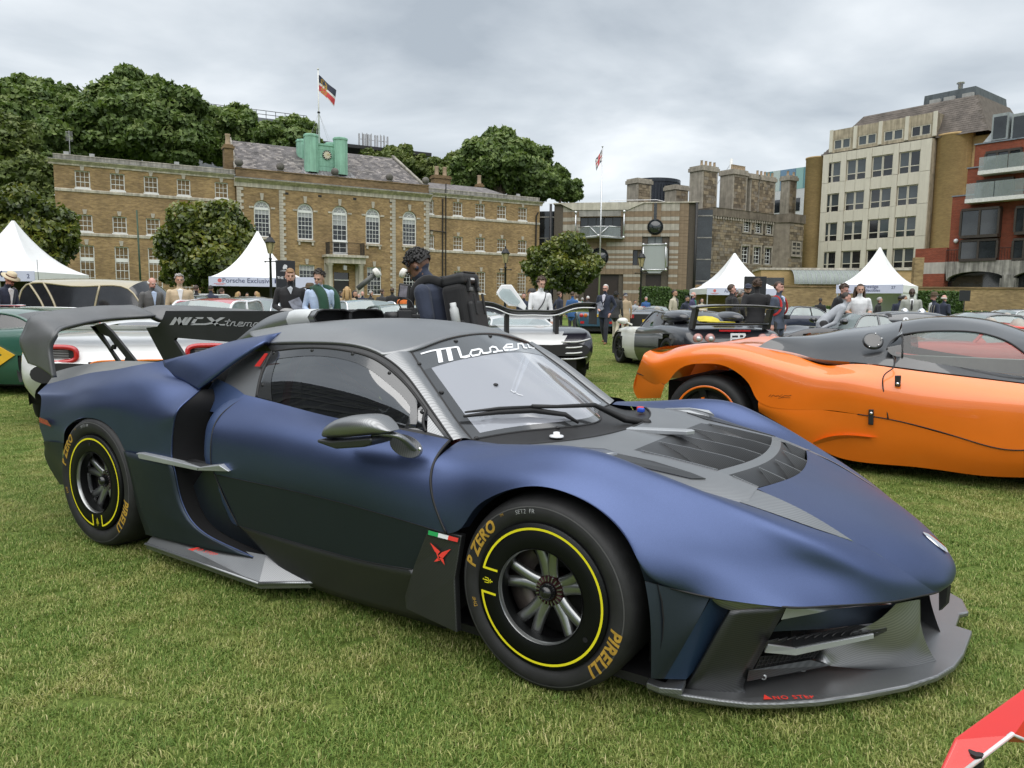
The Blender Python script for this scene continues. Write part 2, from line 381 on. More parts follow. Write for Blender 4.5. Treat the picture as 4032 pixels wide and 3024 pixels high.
# dark sheet painting the shade of the side recess; raised silver blades
for s in (-1,1):
 L_=[(x,s*y,skin(x,y)+.004) for x,y in ((-.06,-.60),(.06,-.52),(.2,-.50),(.34,-.505),(.4,-.515),(.36,-.55),(.2,-.585),(.05,-.61))]
 poly_part('bonnet_recess_shade',L_,(0,0,-.003),CARBD)
 bl=[(-.20,s*-.655,.772),(-.06,s*-.64,.785),(.05,s*-.605,.785),(.09,s*-.575,.773),(.06,s*-.60,.766),(-.05,s*-.66,.768)]
 poly_part('bonnet_blade',bl,(0,0,-.012),SILV,bev=.003)
bar=[(-.12,.028,.765),(.16,.032,.782),(.185,0,.784),(.16,-.032,.782),(-.12,-.028,.765)]
poly_part('bonnet_blade',bar,(0,0,-.02),SILV,bev=.004)
# nose between the seams
xs=lambda Y:arcX(Y,2)
ncur=[]
nose_c=[(arcX(0,2),0,zbon(arcX(0,2))),(.75,0,.614),(.88,0,.570),(1.0,0,.515),(1.08,0,.472),(1.135,0,.425),(1.163,0,.375),(1.158,0,.34),(1.135,0,.318)]
a0=arcX(Yv,2)
_k=sm[sm[:,0] > .868];edge_n=[(a0,-Yv-.02,skin(a0,Yv)),(.70,-.415,.618),(.80,-.40,.570)]+list(_k[::5])+[_k[-1]]
mid_n=[(arcX(.22,2),-.22,skin(arcX(.22,2),.22)),(.74,-.215,.610),(.86,-.215,.567),(.95,-.205,.53),(1.03,-.185,.485),(1.09,-.16,.435),(1.13,-.135,.385),(1.145,-.115,.35),(1.135,-.10,.33)]
GN=loft([edge_n,mid_n,nose_c,mir(mid_n),mir(edge_n)],60,48)
part('nose_panel',GN,BLUE)
# carbon wedge between the nose panel and the wing seam
win_=[(a0-.02,-Yv-.02,skin(a0,Yv)+.001),(.66,-.42,.635),(.76,-.405,.59),(.868,-.400,.5335)]
wout=[(x,float(seamY(x)),float(seamZ(x))) for x in (a0-.02,.66,.76)]+[(.868,-.402,.534)]
Gw=loft([wout,win_],20,5)+np.array([0,0,.002])
for s in (1,-1):part('bonnet_wedge',Gw*np.array([1,s,1]),CARBL)
# badge
from mathutils.bvhtree import BVHTree
def bvh(G):
 G=np.asarray(G);a,b=G.shape[:2]
 return BVHTree.FromPolygons([tuple(p) for p in G.reshape(-1,3)],[(i*b+j,(i+1)*b+j,(i+1)*b+j+1,i*b+j+1) for i in range(a-1) for j in range(b-1)])
h_,n_,_i,_d=bvh(GN).find_nearest(Vector(oY(zC(1650,800),0)))
if n_.z < 0:n_=-n_
e1=Vector((0,1,0));e2=n_.cross(e1).normalized();e1=e2.cross(n_)
b=MB();b.add([np.array(h_+e1*.030*math.cos(t)+e2*.052*math.sin(t)+n_*.002) for t in np.linspace(0,2*PI,24,endpoint=False)]+[np.array(h_+e1*.02*math.cos(t)+e2*.036*math.sin(t)+n_*.009) for t in np.linspace(0,2*PI,24,endpoint=False)],[(i,(i+1) % 24,24+(i+1) % 24,24+i) for i in range(24)]+[tuple(range(24,48))])
b.obj('nose_badge',CHR,hero,True)
# lower edge of the clamshell, a dark line
low=list(low)+[np.array((1.135,0,.315))]
for s in (1,-1):ctube('shut_line',np.array(low)*np.array([1,s,1]),.0035,BLK,6,k=50)
# --- front bumper: splitter, side plates, carbon upright, dive planes
Zs=.065
sp_edge=[oZ(zC(*p),Zs) for p in ((185,1520),(260,1548),(370,1575),(560,1603),(700,1618),(850,1618),(1050,1610),(1300,1580),(1500,1545),(1650,1500),(1735,1450),(1780,1390),(1822,1275))]
E_=[(.33,-.93),(.52,-.87),(.66,-.80),(.80,-.69),(.93,-.55),(1.05,-.36),(1.14,-.17),(1.215,.06)]
spl_n=[(p[0],p[1]) for p in sp_edge]
notch=[(1.165,.20),(1.19,.36),(1.225,.43)]
far_e=[(1.19,.56),(1.10,.68),(.93,.80),(.66,.90),(.33,.95)]
outl=spl_n+[(1.175,.24),(1.185,.38),(1.215,.42)]+far_e+[(.33,.5),(.33,-.5)]
def zsp(x,y):return Zs+.035*max(0,(x-.75))+.0*y
poly_part('splitter',[(x,y,zsp(x,y)) for x,y in outl],(0,0,-.022),CARB,bev=.006)
# upright keel fins near the middle of the splitter, and the sloping centre plinth
keel=pl(zC,[-.22,-.22,-.05,-.14,-.20,-.36],(1545,1095),(1555,1230),(1690,1468),(1400,1450),(1115,1430),(1050,1370))
plinth=[[oY(zC(1440,1120),-.33),oY(zC(1330,1215),-.40),oY(zC(1180,1280),-.45),oY(zC(1020,1390),-.42)],
   [oY(zC(1545,1100),-.22),oY(zC(1500,1290),-.28),oY(zC(1370,1400),-.34),oY(zC(1110,1432),-.44)],
   [oY(zC(1552,1110),-.21),oY(zC(1575,1270),-.19),oY(zC(1630,1390),-.15),oY(zC(1690,1468),-.10)]]
part('keel_panel',loft(plinth,16,16),CARB)
P_=np.array(plinth)
part('keel_panel',loft([P_[2],P_[2]+np.array([-.05,.10,.0])],16,4),CARBD)
part('keel_panel',mir(loft(plinth,16,16)),CARB,flip=True)
# dark recess behind
b=MB();b.b2((.3,-.74,.08),(.52,.74,.36));b.b2((.52,-.45,.09),(.70,.45,.33));b.obj('radiator_core',HOLE,hero)
part('brow_panel',[[oY(zC(890,1138),-.66),oY(zC(1150,1135),-.43),oY(zC(1440,1112),-.22)],[oY(zC(862,1200),-.68),oY(zC(1050,1165),-.52),oY(zC(1150,1140),-.44)]],SILV)
part('inlet_plate',[[oY(zC(880,1190),-.64),oY(zC(1150,1142),-.40),oY(zC(1440,1120),-.21)],[oY(zC(810,1260),-.66),oY(zC(1100,1245),-.46),oY(zC(1340,1215),-.32)]],NAVY)
# carbon upright with its hooked top
upL=pl(zC,[-.785,-.795,-.80,-.80,-.785],(612,1152),(555,1250),(480,1385),(425,1480),(375,1558));upR=pl(zC,[-.685,-.69,-.70,-.705,-.70],(890,1137),(800,1300),(705,1470),(672,1545),(735,1610))
hkL=pl(zC,[-.825,-.81,-.785],(505,1086),(545,1126),(612,1153));hkR=pl(zC,[-.82,-.755,-.685],(515,1084),(720,1094),(890,1137))
for s in (1,-1):
 part('bumper_upright',loft([upL,upR],16,6)*np.array([1,s,1]),CARBD,th=.014,flip=s > 0)
 part('upright_hook',loft([hkL,hkR],10,4)*np.array([1,s,1]),CARB,th=.012,flip=s > 0)
# blue side plate behind the upright and the angled dark channel
plate=loft([pl(zC,[-.955,-.885,-.82],(178,1008),(340,1048),(505,1085)),pl(zC,[-.955,-.91,-.86],(205,1200),(300,1290),(430,1230)),pl(zC,[-.955,-.925,-.89],(208,1495),(240,1497),(275,1497))],12,14)
for s in (1,-1):part('bumper_side',plate*np.array([1,s,1]),NAVY)
chan=loft([pl(zC,[-.82,-.70],(510,1090),(615,1155)),pl(zC,[-.85,-.74],(430,1230),(520,1330)),pl(zC,[-.885,-.80],(275,1497),(385,1500))],6,12)
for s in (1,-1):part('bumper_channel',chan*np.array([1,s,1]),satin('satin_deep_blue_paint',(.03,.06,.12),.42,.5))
poly_part('splitter_foot',[oZ(zC(*p),.10) for p in ((185,1515),(200,1490),(385,1500),(365,1550),(250,1540))],(0,0,-.02),CARBL,bev=.003)
# dive planes: silver lower blade, ribbed black tray
tray=pl(zC,[-.72,-.56,-.40,-.36,-.40,-.62,-.72],(795,1305),(920,1290),(1240,1225),(1395,1240),(1310,1280),(920,1340),(780,1335))
poly_part('dive_plane',tray,(0,0,-.012),CARBD)
sil=pl(zC,[-.72,-.60,-.40,-.40,-.60,-.72],(785,1312),(925,1332),(1312,1258),(1312,1282),(920,1366),(766,1352))
sil=[q_+np.array([.012,-.016,0]) for q_ in sil];poly_part('dive_blade',sil,(-.004,.01,0),SILV,bev=.002)
for k in range(12):
 a=k/11.;p0=oY(zC(800+500*a,1308-40*a),-.70+.28*a);p1=oY(zC(850+470*a,1295-62*a),-.66+.28*a)
 ctube('tray_rib',[p0,p1],.0025,BLK,5)
mesh_p=loft([pl(zC,[-.68,-.45],(760,1385),(1060,1350)),pl(zC,[-.68,-.47],(720,1470),(1010,1410))],10,6);part('lower_grille',mesh_p,HOLE)
g=MB()
for k in range(14):
 a=k/13;g.tube([mesh_p[0][0]*(1-a)+mesh_p[0][-1]*a+np.array([0,-.004,0]),mesh_p[-1][0]*(1-a)+mesh_p[-1][-1]*a+np.array([0,-.004,0])],.0018,4)
for k in range(5):
 a=k/4;g.tube([mesh_p[0][0]*(1-a)+mesh_p[-1][0]*a+np.array([0,-.004,0]),mesh_p[0][-1]*(1-a)+mesh_p[-1][-1]*a+np.array([0,-.004,0])],.0018,4)
o=g.obj('grille_mesh',MATTB,hero);o['kind']='stuff'
lp=pl(zC,[-.71,-.50,-.44,-.71],(700,1455),(1010,1402),(1112,1430),(690,1510));poly_part('grille_plate',lp,(-.006,.012,0),CARBD)
for p,y in (((970,1447),-.51),((772,1487),-.655)):
 b=MB();q=oY(zC(*p),y);b.lathe([(.0105,-.004),(.0105,.003),(.0065,.003),(.0065,-.004)],16,M=Matrix.Translation(q)@Matrix.Rotation(R(105),4,'X'));b.obj('tow_eye_ring',SILV,hero,True)
hook=pl(zC,[0.03,.03,.03,.03],(1655,1040),(1700,1030),(1690,1120),(1655,1155));poly_part('tow_strap',hook,(.01,.02,0),BLK)
# --- doors and flanks
gapF=[(-.505,-.80,.785),(-.50,-.87,.75),(-.487,-.935,.69),(-.455,-.965,.60),(-.39,-.972,.485)]
beltl=[(-1.70,-.80,.872),(-1.45,-.79,.845),(-1.15,-.785,.815),(-.80,-.785,.80),(-.515,-.79,.785)]
gapR=pl(zA,[-.80,-.87,-.93,-.955,-.96,-.955],(1600,760),(1450,860),(1385,960),(1367,1080),(1369,1190),(1392,1265))
gapR2=pl(zA,[-.955,-.945,-.93],(1392,1265),(1460,1430),(1545,1600))
split=pl(zB,[-.957,-.962,-.968],(0,1172),(360,1265),(722,1362))
split=[gapR[-1]]+split[0:2]+[np.array((-.39,-.972,.485))]
def door_row(k):
 r_=gapR[k];f_=np.array(gapF[min(k,4)]);return r_,f_
rows=[beltl]
for k,(zr,bulge) in enumerate(((1,.045),(2,.03),(3,.02),(4,.008))):
 r_=gapR[zr];f_=np.array(spl(gapF,9)[[0,2,4,6,7][zr]]);n=6
 rows.append([r_*(1-a)+f_*a+np.array([0,-bulge*math.sin(PI*a),0]) for a in np.linspace(0,1,n)])
rows.append(spl(split,6))
GD=loft(rows,50,36)
for s in (1,-1):part('door',GD*np.array([1,s,1]),BLUE,flip=s < 0)
sill_t=pl(zE,[-.93,-.935],(1545,692),(2200,880))+[oY(zD(0,595),-.945),oY(zD(228,630),-.95)]
lowrows=[spl(split,8),spl(sill_t,8)]
GL=loft(lowrows,40,12,True)
for s in (1,-1):part('door_lower_panel',GL*np.array([1,s,1]),NAVY,flip=s < 0)
sill_b=[oY(zE(1640,893),-.90),oY(zE(1900,985),-.885),oZ(V(720,1262),.085),oZ(V(880,1292),.085),oZ(V(900,1296),.085)]
sill_b=[np.array((-1.47,-.90,.19)),np.array((-1.3,-.90,.12)),np.array((-1.05,-.90,.085)),np.array((-.7,-.90,.085)),np.array((-.45,-.90,.085))]
st=spl(sill_t,8);sb=spl(sill_b,8)
GSl=loft([st,sb],40,8)
for s in (1,-1):part('sill_panel',GSl*np.array([1,s,1]),CARBD,flip=s < 0,th=.01)
for G_,nm in ((GD[-1],'panel_line'),(st,'panel_line')):ctube(nm,np.array(G_)+np.array([0,-.001,0]),.002,BLK,5)
ctube('shut_line',np.array(gapF)+np.array([0,-.002,0]),.0055,BLK,6,k=30)
ctube('shut_line',np.array(gapR+gapR2[1:])+np.array([0,-.001,0]),.003,BLK,6,k=40)
# carbon plate ahead of the sill, with the flag and red mark
sp_=pl(zD,[-.968,-.965,-.985,-1.0,-.995,-.985,-.975],(345,325),(585,385),(535,700),(550,1092),(180,920),(172,828),(240,600))
poly_part('side_plate',sp_,(0,.03,0),CARBD,bev=.004)
def on_plate(p):
 q0,q1,q2=np.array(sp_[0]),np.array(sp_[1]),np.array(sp_[3]);n=np.cross(q1-q0,q2-q0);return oPl(zD(*p),q0+np.array([0,-.003,0]),n)+0
def decal(name,pts,m,par=hero,off=(0,-.002,0)):b=MB();b.add([np.array(p)+np.array(off) for p in pts],[tuple(range(len(pts)))]);return b.obj(name,m,par)
FG=mat('green_print',(.02,.33,.09),.45);FW=WHT;FR=mat('flag_red_print',(.75,.05,.04),.45)
decal('flag_surround',[on_plate(p) for p in ((338,340),(572,400),(568,440),(340,382))],MATTB)
for (a,b_),m in zip(((0,.333),(.333,.667),(.667,1)),(FG,FW,FR)):
 L0,L1,B0,B1=np.array((350,345)),np.array((567,402)),np.array((346,376)),np.array((560,431))
 decal('flag_band',[on_plate(L0+(L1-L0)*a),on_plate(L0+(L1-L0)*b_),on_plate(B0+(B1-B0)*b_),on_plate(B0+(B1-B0)*a)],m,off=(0,-.004,0))
for q in (((358,434),(432,500),(414,520),(392,497)),((510,481),(448,552),(420,530),(445,505)),((410,548),(387,574),(418,568),(432,548)),((428,550),(465,598),(455,555),(440,540)),((400,500),(415,520),(432,570),(420,560))):
 decal('red_mark',[on_plate(p) for p in q],REDP)
# rear side intake: channel from the door edge inward, black mesh at the back
gr=spl(gapR+gapR2[1:],24)
inn=gr+np.array([-.16,.10,0])*1.;inn2=gr+np.array([-.26,.24,0])
for s in (1,-1):part('intake_channel',loft([gr,(gr+inn)/2+np.array([0,-.025,0]),inn,inn2],24,14)*np.array([1,s,1]),satin('satin_blue_shade_tint',(.055,.09,.20),.4,.55),flip=s > 0)  # body blue darkened: shade of the recess put into its colour
fe=pl(zA,[-.80,-.90,-.955,-.965,-.965,-.965,-.955,-.945,-.935],(1300,715),(1215,785),(1150,850),(1122,950),(1115,1165),(1132,1230),(1160,1370),(1220,1530),(1320,1640))+[oY(zE(1500,830),-.915),oY(zE(1640,895),-.905)]
fes=spl(fe,40)
back=fes+np.array([.02,.26,0])
for s in (1,-1):
 part('intake_mesh',np.stack([back*np.array([1,s,1]),(inn2[np.linspace(0,23,40).astype(int)]+np.array([-.05,.02,0]))*np.array([1,s,1])]),HOLE)
 part('intake_inner',np.stack([fes,back])*np.array([1,s,1]),HOLE)
# --- rear wing (fender), lower rear panel
r0=pl(zH,[-.735,-.76,-.78,-.80,-.81,-.82],(1440,597),(1215,632),(1000,675),(800,702),(600,752),(410,802))
fe_top=pl(zA,[-.735,-.76,-.80],(1070,530),(1085,580),(1300,715))
r_seam=spl(pl(zA,[-.735,-.75,-.775,-.80,-.90,-.955,-.965,-.965],(1070,530),(1090,590),(1180,648),(1300,715),(1215,785),(1150,850),(1122,950),(1115,1165)),12)
tailc=pl(zA,[-.82,-.90,-.925,-.925,-.90,-.86],(300,680),(268,780),(256,900),(262,1000),(290,1150),(388,1330))
arch=[(-3.03,-.955,.50),(-2.99,-.965,.575),(-2.94,-.968,.625),(-2.83,-.97,.672),(-2.69,-.97,.690),(-2.55,-.97,.668),(-2.45,-.97,.605),(-2.385,-.968,.535)]
lowline=pl(zA,[-.968,-.968,-.966],(812,1110),(950,1135),(1115,1165))
R0=[p for p in r0]
S_=lambda x,y,Y:oY(zA(x,y),Y)
R1=[S_(1180,648,-.775),(-2.38,-.832,.925),(-2.58,-.872,.893),(-2.85,-.89,.845),(-3.08,-.885,.80),tailc[0]+np.array([-.02,-.04,-.05])]
R1b=[S_(1300,715,-.80),(-2.18,-.888,.868),(-2.40,-.922,.848),(-2.7,-.935,.815),(-2.95,-.925,.775),tailc[1]]
R2=[S_(1150,850,-.955),(-2.12,-.955,.775),(-2.4,-.96,.775),(-2.75,-.96,.755),(-3.05,-.94,.69),tailc[2]]
R3=[S_(1122,950,-.965),(-2.15,-.968,.68),(-2.5,-.968,.715),(-2.75,-.968,.71),(-3.0,-.955,.62),tailc[3]+np.array([0,0,.03])]
R4=[S_(1115,1165,-.965),lowline[1],lowline[0],(-2.45,-.97,.605),(-2.55,-.97,.668),(-2.69,-.97,.690),(-2.83,-.97,.672),(-2.94,-.968,.625),(-2.99,-.965,.575),(-3.02,-.955,.52),tailc[3]+np.array([.05,0,-.06])]
GR=loft([R0,R1,R1b,R2,R3,R4],80,44)
for s in (1,-1):part('rear_wing_panel',GR*np.array([1,s,1]),BLUE,flip=s > 0)
# tail bumper side, and lamp
tb=loft([[(-3.02,-.955,.52),(-3.06,-.945,.40),(-3.06,-.92,.28)],[tailc[3]+np.array([.1,-.02,-.03]),(-3.17,-.925,.40),(-3.07,-.90,.27)],[tailc[3]+np.array([.05,0,-.06]),tailc[4],tailc[5]]],16,16)
for s in (1,-1):part('rear_bumper_side',tb*np.array([1,s,1]),NAVY)
decal('rear_lamp',pl(zA,[-.94,-.955,-.955,-.94],(256,893),(308,912),(335,955),(257,925)),mat('red_lamp',(.35,.01,.03),.2,coat=.6))
part('tail_panel',[[np.array((-3.22,y,.78)) for y in np.linspace(-.8,.8,5)],[np.array((-3.24,y,.5)) for y in np.linspace(-.8,.8,5)],[np.array((-3.1,y,.25)) for y in np.linspace(-.86,.86,5)]],MATTB)
# lower rear panel: dark plate between rear tyre, blade and intake
lr_l=pl(zA,[-.968,-.966,-.962,-.955,-.95],(812,1112),(850,1240),(885,1400),(920,1540),(955,1650))+[oY(zE(950,740),-.95)]
lr_b=[oY(zE(950,740),-.95),oY(zE(1640,897),-.905)]
nn=14;Lc=spl(lr_l,nn);Rc=spl(fe[4:],nn)
GLR=np.stack([Lc*(1-a)+Rc*a+np.array([0,-.012*math.sin(PI*a),0]) for a in np.linspace(0,1,12)])
for s in (1,-1):part('rear_lower_panel',GLR*np.array([1,s,1]),NAVY,flip=s < 0,th=.01)
ctube('panel_edge',fes[14:],.004,BLUE,6);ctube('panel_edge',fes[:16],.0045,BLUE,6)
part('door_inner_wedge',loft([gr[12:],spl([fes[i] for i in (20,26,32,39)],12)+np.array([0.03,.06,0])],12,4),NAVY)
# silver side blade and carbon shelf
bl=pl(zA,[-.985,-.99,-1.0,-.975,-.99,-1.0,-.99],(880,1127),(900,1162),(1275,1240),(1482,1246),(1418,1206),(1290,1218),(915,1128))
poly_part('side_blade',[bl[0],bl[6],bl[5],bl[2],bl[1]],(0,.03,.004),SILV,bev=.003);poly_part('side_blade',[bl[5],bl[4],bl[3],bl[2]],(0,.03,.004),SILV,bev=.003)
poly_part('blade_shelf',pl(zA,[-.97,-.975,-1.0,-.97,-.90,-.86],(905,1128),(1115,1168),(1280,1220),(1420,1206),(1270,1165),(1130,1165)),(0,0,-.01),CARBD)
# floor blade with NO STEP
fb=[oZ(zE(*p),z) for p,z in (((912,798),.10),((945,728),.135),((1380,858),.15),((1632,893),.17),((1900,998),.125),((1630,990),.09))]
fb=[np.array(q) for q in ((-2.27,-.965,.095),(-2.24,-.93,.15),(-1.72,-.90,.16),(-1.47,-.885,.17),(-1.14,-.89,.115),(-1.40,-.985,.085))]
b=MB();b.add(np.array(fb),[(0,5,4,3,2,1)]);low_=[f_-np.array([0,-.005,.025]) for f_ in (fb[0],fb[5],fb[4])];b.add([fb[0],fb[5],low_[1],low_[0]],[(0,1,2,3)]);b.add([fb[5],fb[4],low_[2],low_[1]],[(0,1,2,3)])
b.obj('floor_blade',CARB,hero);
for (i,j) in ((0,5),(5,4)):ctube('blade_edge',[fb[i],fb[j]],.008,CARBL,6)
# added dark boxes inside block light so that gaps read black
b=MB();b.b2((-.36,-.70,.1),(-2.2,.70,.60));b.b2((-3.1,-.72,.12),(-2.25,.72,.72));b.b2((-.5,-.6,.2),(.32,.6,.62));b.b2((-3.2,-.8,.3),(-3.0,.8,.7));b.b2((-3.12,-.91,.25),(-3.06,.91,.62));b.obj('gap_light_block',HOLE,hero)
b=MB();b.b2((-2.3,-.85,.07),(.4,.85,.1));b.obj('floor_pan',MATTB,hero)
for xw,zr in ((0,.34),(-2.688,.36)):
 for s in (1,-1):
  b=MB();b.lathe([(.43 if xw == 0 else .40,.62),(.415 if xw == 0 else .385,.93)],28,M=Matrix.Translation((xw,0,.315))@Matrix.Scale(-s,4,(0,1,0)),t0=-.35,t1=PI+.35,ax=1)
  b.lathe([(.02,.60),(.43,.62)],28,M=Matrix.Translation((xw,0,.315))@Matrix.Scale(-s,4,(0,1,0)),ax=1);b.obj('wheel_arch_liner',HOLE,hero,True)
# ------------------------------------------------------------------ cabin
def caster(tree,off=.002):
 def f(p):
  d=Vector(ray(p)).normalized();h,n,i,t_=tree.ray_cast(Vector(CAM),d)
  if h is None:h,n,i,t_=tree.find_nearest(Vector(oD(p,3.2)))
  if n.dot(d) > 0:n=-n
  return np.array(h+n*off)
 return f
def ribbon(name,lines,m,proj,z,par=hero):
 """print made of brush strokes: (polyline in the photo, width)"""
 b=MB()
 for pts,wd in lines:
  P=np.array(pts,float);T=np.gradient(P,axis=0);L=np.linalg.norm(T,axis=1)[:,None]+1e-6;Nn=np.stack([-T[:,1],T[:,0]],-1)/L
  A,B_=P+Nn*wd/2,P-Nn*wd/2
  b.grid(np.stack([[proj(z(*p)) for p in A],[proj(z(*p)) for p in B_]]))
 return b.obj(name,m,par)
WS=glass('windscreen_glass',(.8,.83,.88),.06,.42,(.5,.52,.58),.20);SG=glass('side_window_glass',(.55,.57,.6),.012,.55,(.01,.011,.013),.22)  # pale diffuse share paints bright haze onto the windscreen
FRIT=mat('grey_glass_border',(.075,.08,.085),.16,.3,spec=1.,var=.1,coat=.8)
FRITD=mat('dark_glass_border',(.045,.047,.05),.13,.3,spec=1.,var=.1,coat=.7)
edge=pl(zI,[-.62,-.61,-.61,-.645,-.69,-.745],(430,390),(900,385),(1300,430),(1600,600),(1800,850),(2060,1225))
ed=spl(edge,61)
k_ap=int(np.argmin(np.abs(ed[:,0]+1.0)))
ap_out=ed[k_ap:]
ws_side=[(-.945,-.50,1.088),(-.84,-.545,1.01),(-.70,-.595,.905),(-.58,-.63,.81),(-.512,-.645,.763)]
ws_sd=spl(ws_side,24)
GA=loft([spl(ap_out,24),(spl(ap_out,24)+ws_sd)/2+np.array([.012,-.012,.012]),ws_sd],24,8)
for s in (1,-1):part('roof_pillar',GA*np.array([1,s,1]),CARB,flip=s > 0)
rf=[spl(ed[:k_ap+1],12),[(-2.02,-.5,1.125),(-1.75,-.5,1.158),(-1.45,-.5,1.168),(-1.18,-.5,1.152),(-.945,-.50,1.088)],
  [(-2.2,-.3,1.135),(-1.9,-.3,1.175),(-1.55,-.3,1.196),(-1.22,-.3,1.186),(-.935,-.3,1.128)],
  [(-2.3,0,1.14),(-2.0,0,1.178),(-1.6,0,1.208),(-1.25,0,1.204),(-.925,0,1.152)]]
GRf=loft(rf+[mir(c) for c in rf[2::-1]],40,60)
part('roof_panel',GRf,CARB,th=.01)
# windscreen: top edge to base
def wsrow(t,xc,zc):  # t: 0 top .. 1 base; centre point
 s=spl(ws_side,[t])[0];m=np.array((xc*.35+s[0]*.65,s[1]*.55,zc*.65+s[2]*.35+.0))
 return [s,m,(xc,0,zc),mir(m),mir(s)]
ws=[wsrow(0,-.925,1.152),wsrow(.25,-.765,1.062),wsrow(.5,-.60,.965),wsrow(.75,-.44,.868),wsrow(1.,-.285,.768)]
GW=loft(ws,40,40);part('windscreen',GW,WS)
wc=caster(bvh(GW),.0035);wc1=caster(bvh(GW),.002)
band=GW[0:10]+np.array([-.0,0,.0015]);part('sun_strip',band,FRIT)
# border round the glass
inner=np.array([[GW[i][2] for i in range(9,40)],[GW[i][0] for i in range(9,40)]])+np.array([0,0,.0015]);part('glass_border',inner,FRITD)
part('glass_border',mir(inner),FRITD);part('glass_border',GW[37:40]+np.array([0,0,.0015]),FRITD)
ctube('windscreen_seal',np.concatenate([GW[:,0],GW[-1,1:],GW[::-1,-1][1:],GW[0,::-1][1:]]),.0055,BLK,6)
for p in ((625,362),(876,287),(1075,258),(1230,252),(793,584),(996,850),(1530,808)):
 q=wc1(zB(*p));b=MB();b.ball(q,(.012,.012,.007),12,6);b.obj('fixing_bolt',MATTB,hero,True)
ribbon('windscreen_script',[([(672,362),(735,344),(800,333),(880,322),(893,325)],9),([(775,340),(782,375),(789,412)],27),([(832,332),(840,366),(848,402)],27),
 ([(889,326),(898,352),(908,381),(930,380),(958,372)],15),([(1022,340),(1012,366),(972,374),(960,360),(968,342),(1010,334),(1024,338),(1034,358),(1062,356)],11),
 ([(1062,356),(1078,350),(1074,328),(1088,320),(1108,324),(1120,340),(1112,349),(1092,352)],11),([(1120,346),(1148,343)],9),([(1160,326),(1206,321),(1204,306),(1172,308),(1152,330),(1160,341),(1218,336)],11),
 ([(1218,336),(1238,332),(1236,304),(1262,302)],11),([(1262,302),(1272,326),(1290,327)],10),([(1338,300),(1318,296),(1294,304),(1300,324),(1332,322),(1345,300),(1358,320),(1392,318)],9)],WHT,wc,zB)
# cowl panel between glass and bonnet
cow=[[(x,y,z) for x,y,z in [tuple(p) for p in GW[-1]]],[(cowlX(y),y,skin(cowlX(y),y)-.006) for y in np.linspace(-.645,.645,40)]]
part('cowl_panel',loft([cow[0],(np.array(cow[0])+np.array(cow[1]))/2-np.array([0,0,.018]),cow[1]],40,8),MATTB)
ctube('shut_line',[(cowlX(y),y,skin(cowlX(y),y)+.0) for y in np.linspace(-.645,.645,30)],.0045,BLK,6)
for y,c in ((.50,(.02,.08,.5)),(.55,(.6,.03,.03))):
 b=MB();b.box((cowlX(y)-.05,y,.772),(.035,.028,.022));o=b.obj('pull_toggle',mat('toggle_%s' % ('blue' if y < .52 else 'red'),c,.4),hero);bevel(o,.006)
b=MB();b.lathe([(.03,0),(.03,.006),(.014,.01),(.014,.02),(.0,.022)],16,M=Matrix.Translation((-.30,-.33,.752)));b.obj('washer_nozzle',WHT,hero,True)
# wiper
wp=lambda *pts:[caster(bvh(GW),o_)(zB(*p)) for p,o_ in pts]
ctube('wiper_blade',wp(((914,742),.02),((1110,722),.025),((1310,714),.03),((1500,735),.025),((1712,757),.02)),[.006,.011,.013,.011,.006],BLK,8,k=0)
ctube('wiper_spoiler',wp(((914,728),.03),((1110,710),.035),((1330,704),.04)),[.004,.008,.008],MATTB,8)
ctube('wiper_arm',wp(((1300,706),.045),((1440,712),.05),((1640,716),.06))+[oY(zB(1860,738),.20),oY(zB(1985,760),.22)],[.010,.008,.011,.018,.014],BLK,8)
for p_,y_ in (((1340,703),.02),((1978,752),.22)):b=MB();b.ball(oY(zB(*p_),y_),(.03,.022,.016),12,6);b.obj('wiper_joint',BLK,hero,True)
# side windows
wt=pl(zI,[-.632,-.628,-.628,-.638,-.668,-.69,-.715],(490,450),(850,420),(1200,458),(1400,528),(1600,682),(1700,790),(1830,968))
wb=pl(zI,[-.775,-.775,-.775,-.775],(356,850),(1000,1020),(1400,1088),(1830,1150))
GWi=loft([wt,(spl(wt,9)+spl(wb,9))/2+np.array([0,-.018,.0]),wb],40,20)
for s in (1,-1):part('side_window',GWi*np.array([1,s,1]),SG,flip=s < 0)
sc_=caster(bvh(GWi),.002)
def strip_px(name,A,B_,n,m,proj,z):
 A,B_=spl(A,n),spl(B_,n);return part(name,np.stack([[proj(z(*p)) for p in A],[proj(z(*p)) for p in (A+B_)/2],[proj(z(*p)) for p in B_]]),m)
strip_px('window_border',[(492,452),(850,423),(1200,461),(1400,531),(1600,685),(1700,793),(1826,970)],[(520,520),(850,490),(1150,530),(1330,605),(1540,765),(1640,860),(1695,940)],30,FRITD,sc_,zI)
strip_px('window_border',[(492,452),(430,640),(360,848)],[(540,505),(485,700),(492,880)],12,FRITD,sc_,zI)
strip_px('window_border',[(1826,972),(1828,1060),(1828,1148)],[(1692,930),(1690,1010),(1642,1116)],12,FRITD,sc_,zI)
for p in ((508,470),(840,446),(1193,478),(1512,644),(410,747),(1793,982)):
 q=sc_(zI(*p));b=MB();b.ball(q,(.009,.006,.009),10,6);b.obj('fixing_bolt',MATTB,hero,True)
ctube('window_seal',list(GWi[0])+list(GWi[1:,-1]),.007,BLK,6);ctube('window_seal',list(GWi[:,0]),.008,BLK,6)
part('cant_rail',np.stack([ed,spl(list(wt)+[oY(zI(2000,1195),-.76)],61)]),mat('grey_carbon_rail',(.03,.031,.033),.35),flip=True);part('cant_rail',mir(np.stack([ed,spl(list(wt)+[oY(zI(2000,1195),-.76)],61)])),MATTB)
ctube('shut_line',ed,.0045,BLK,6)
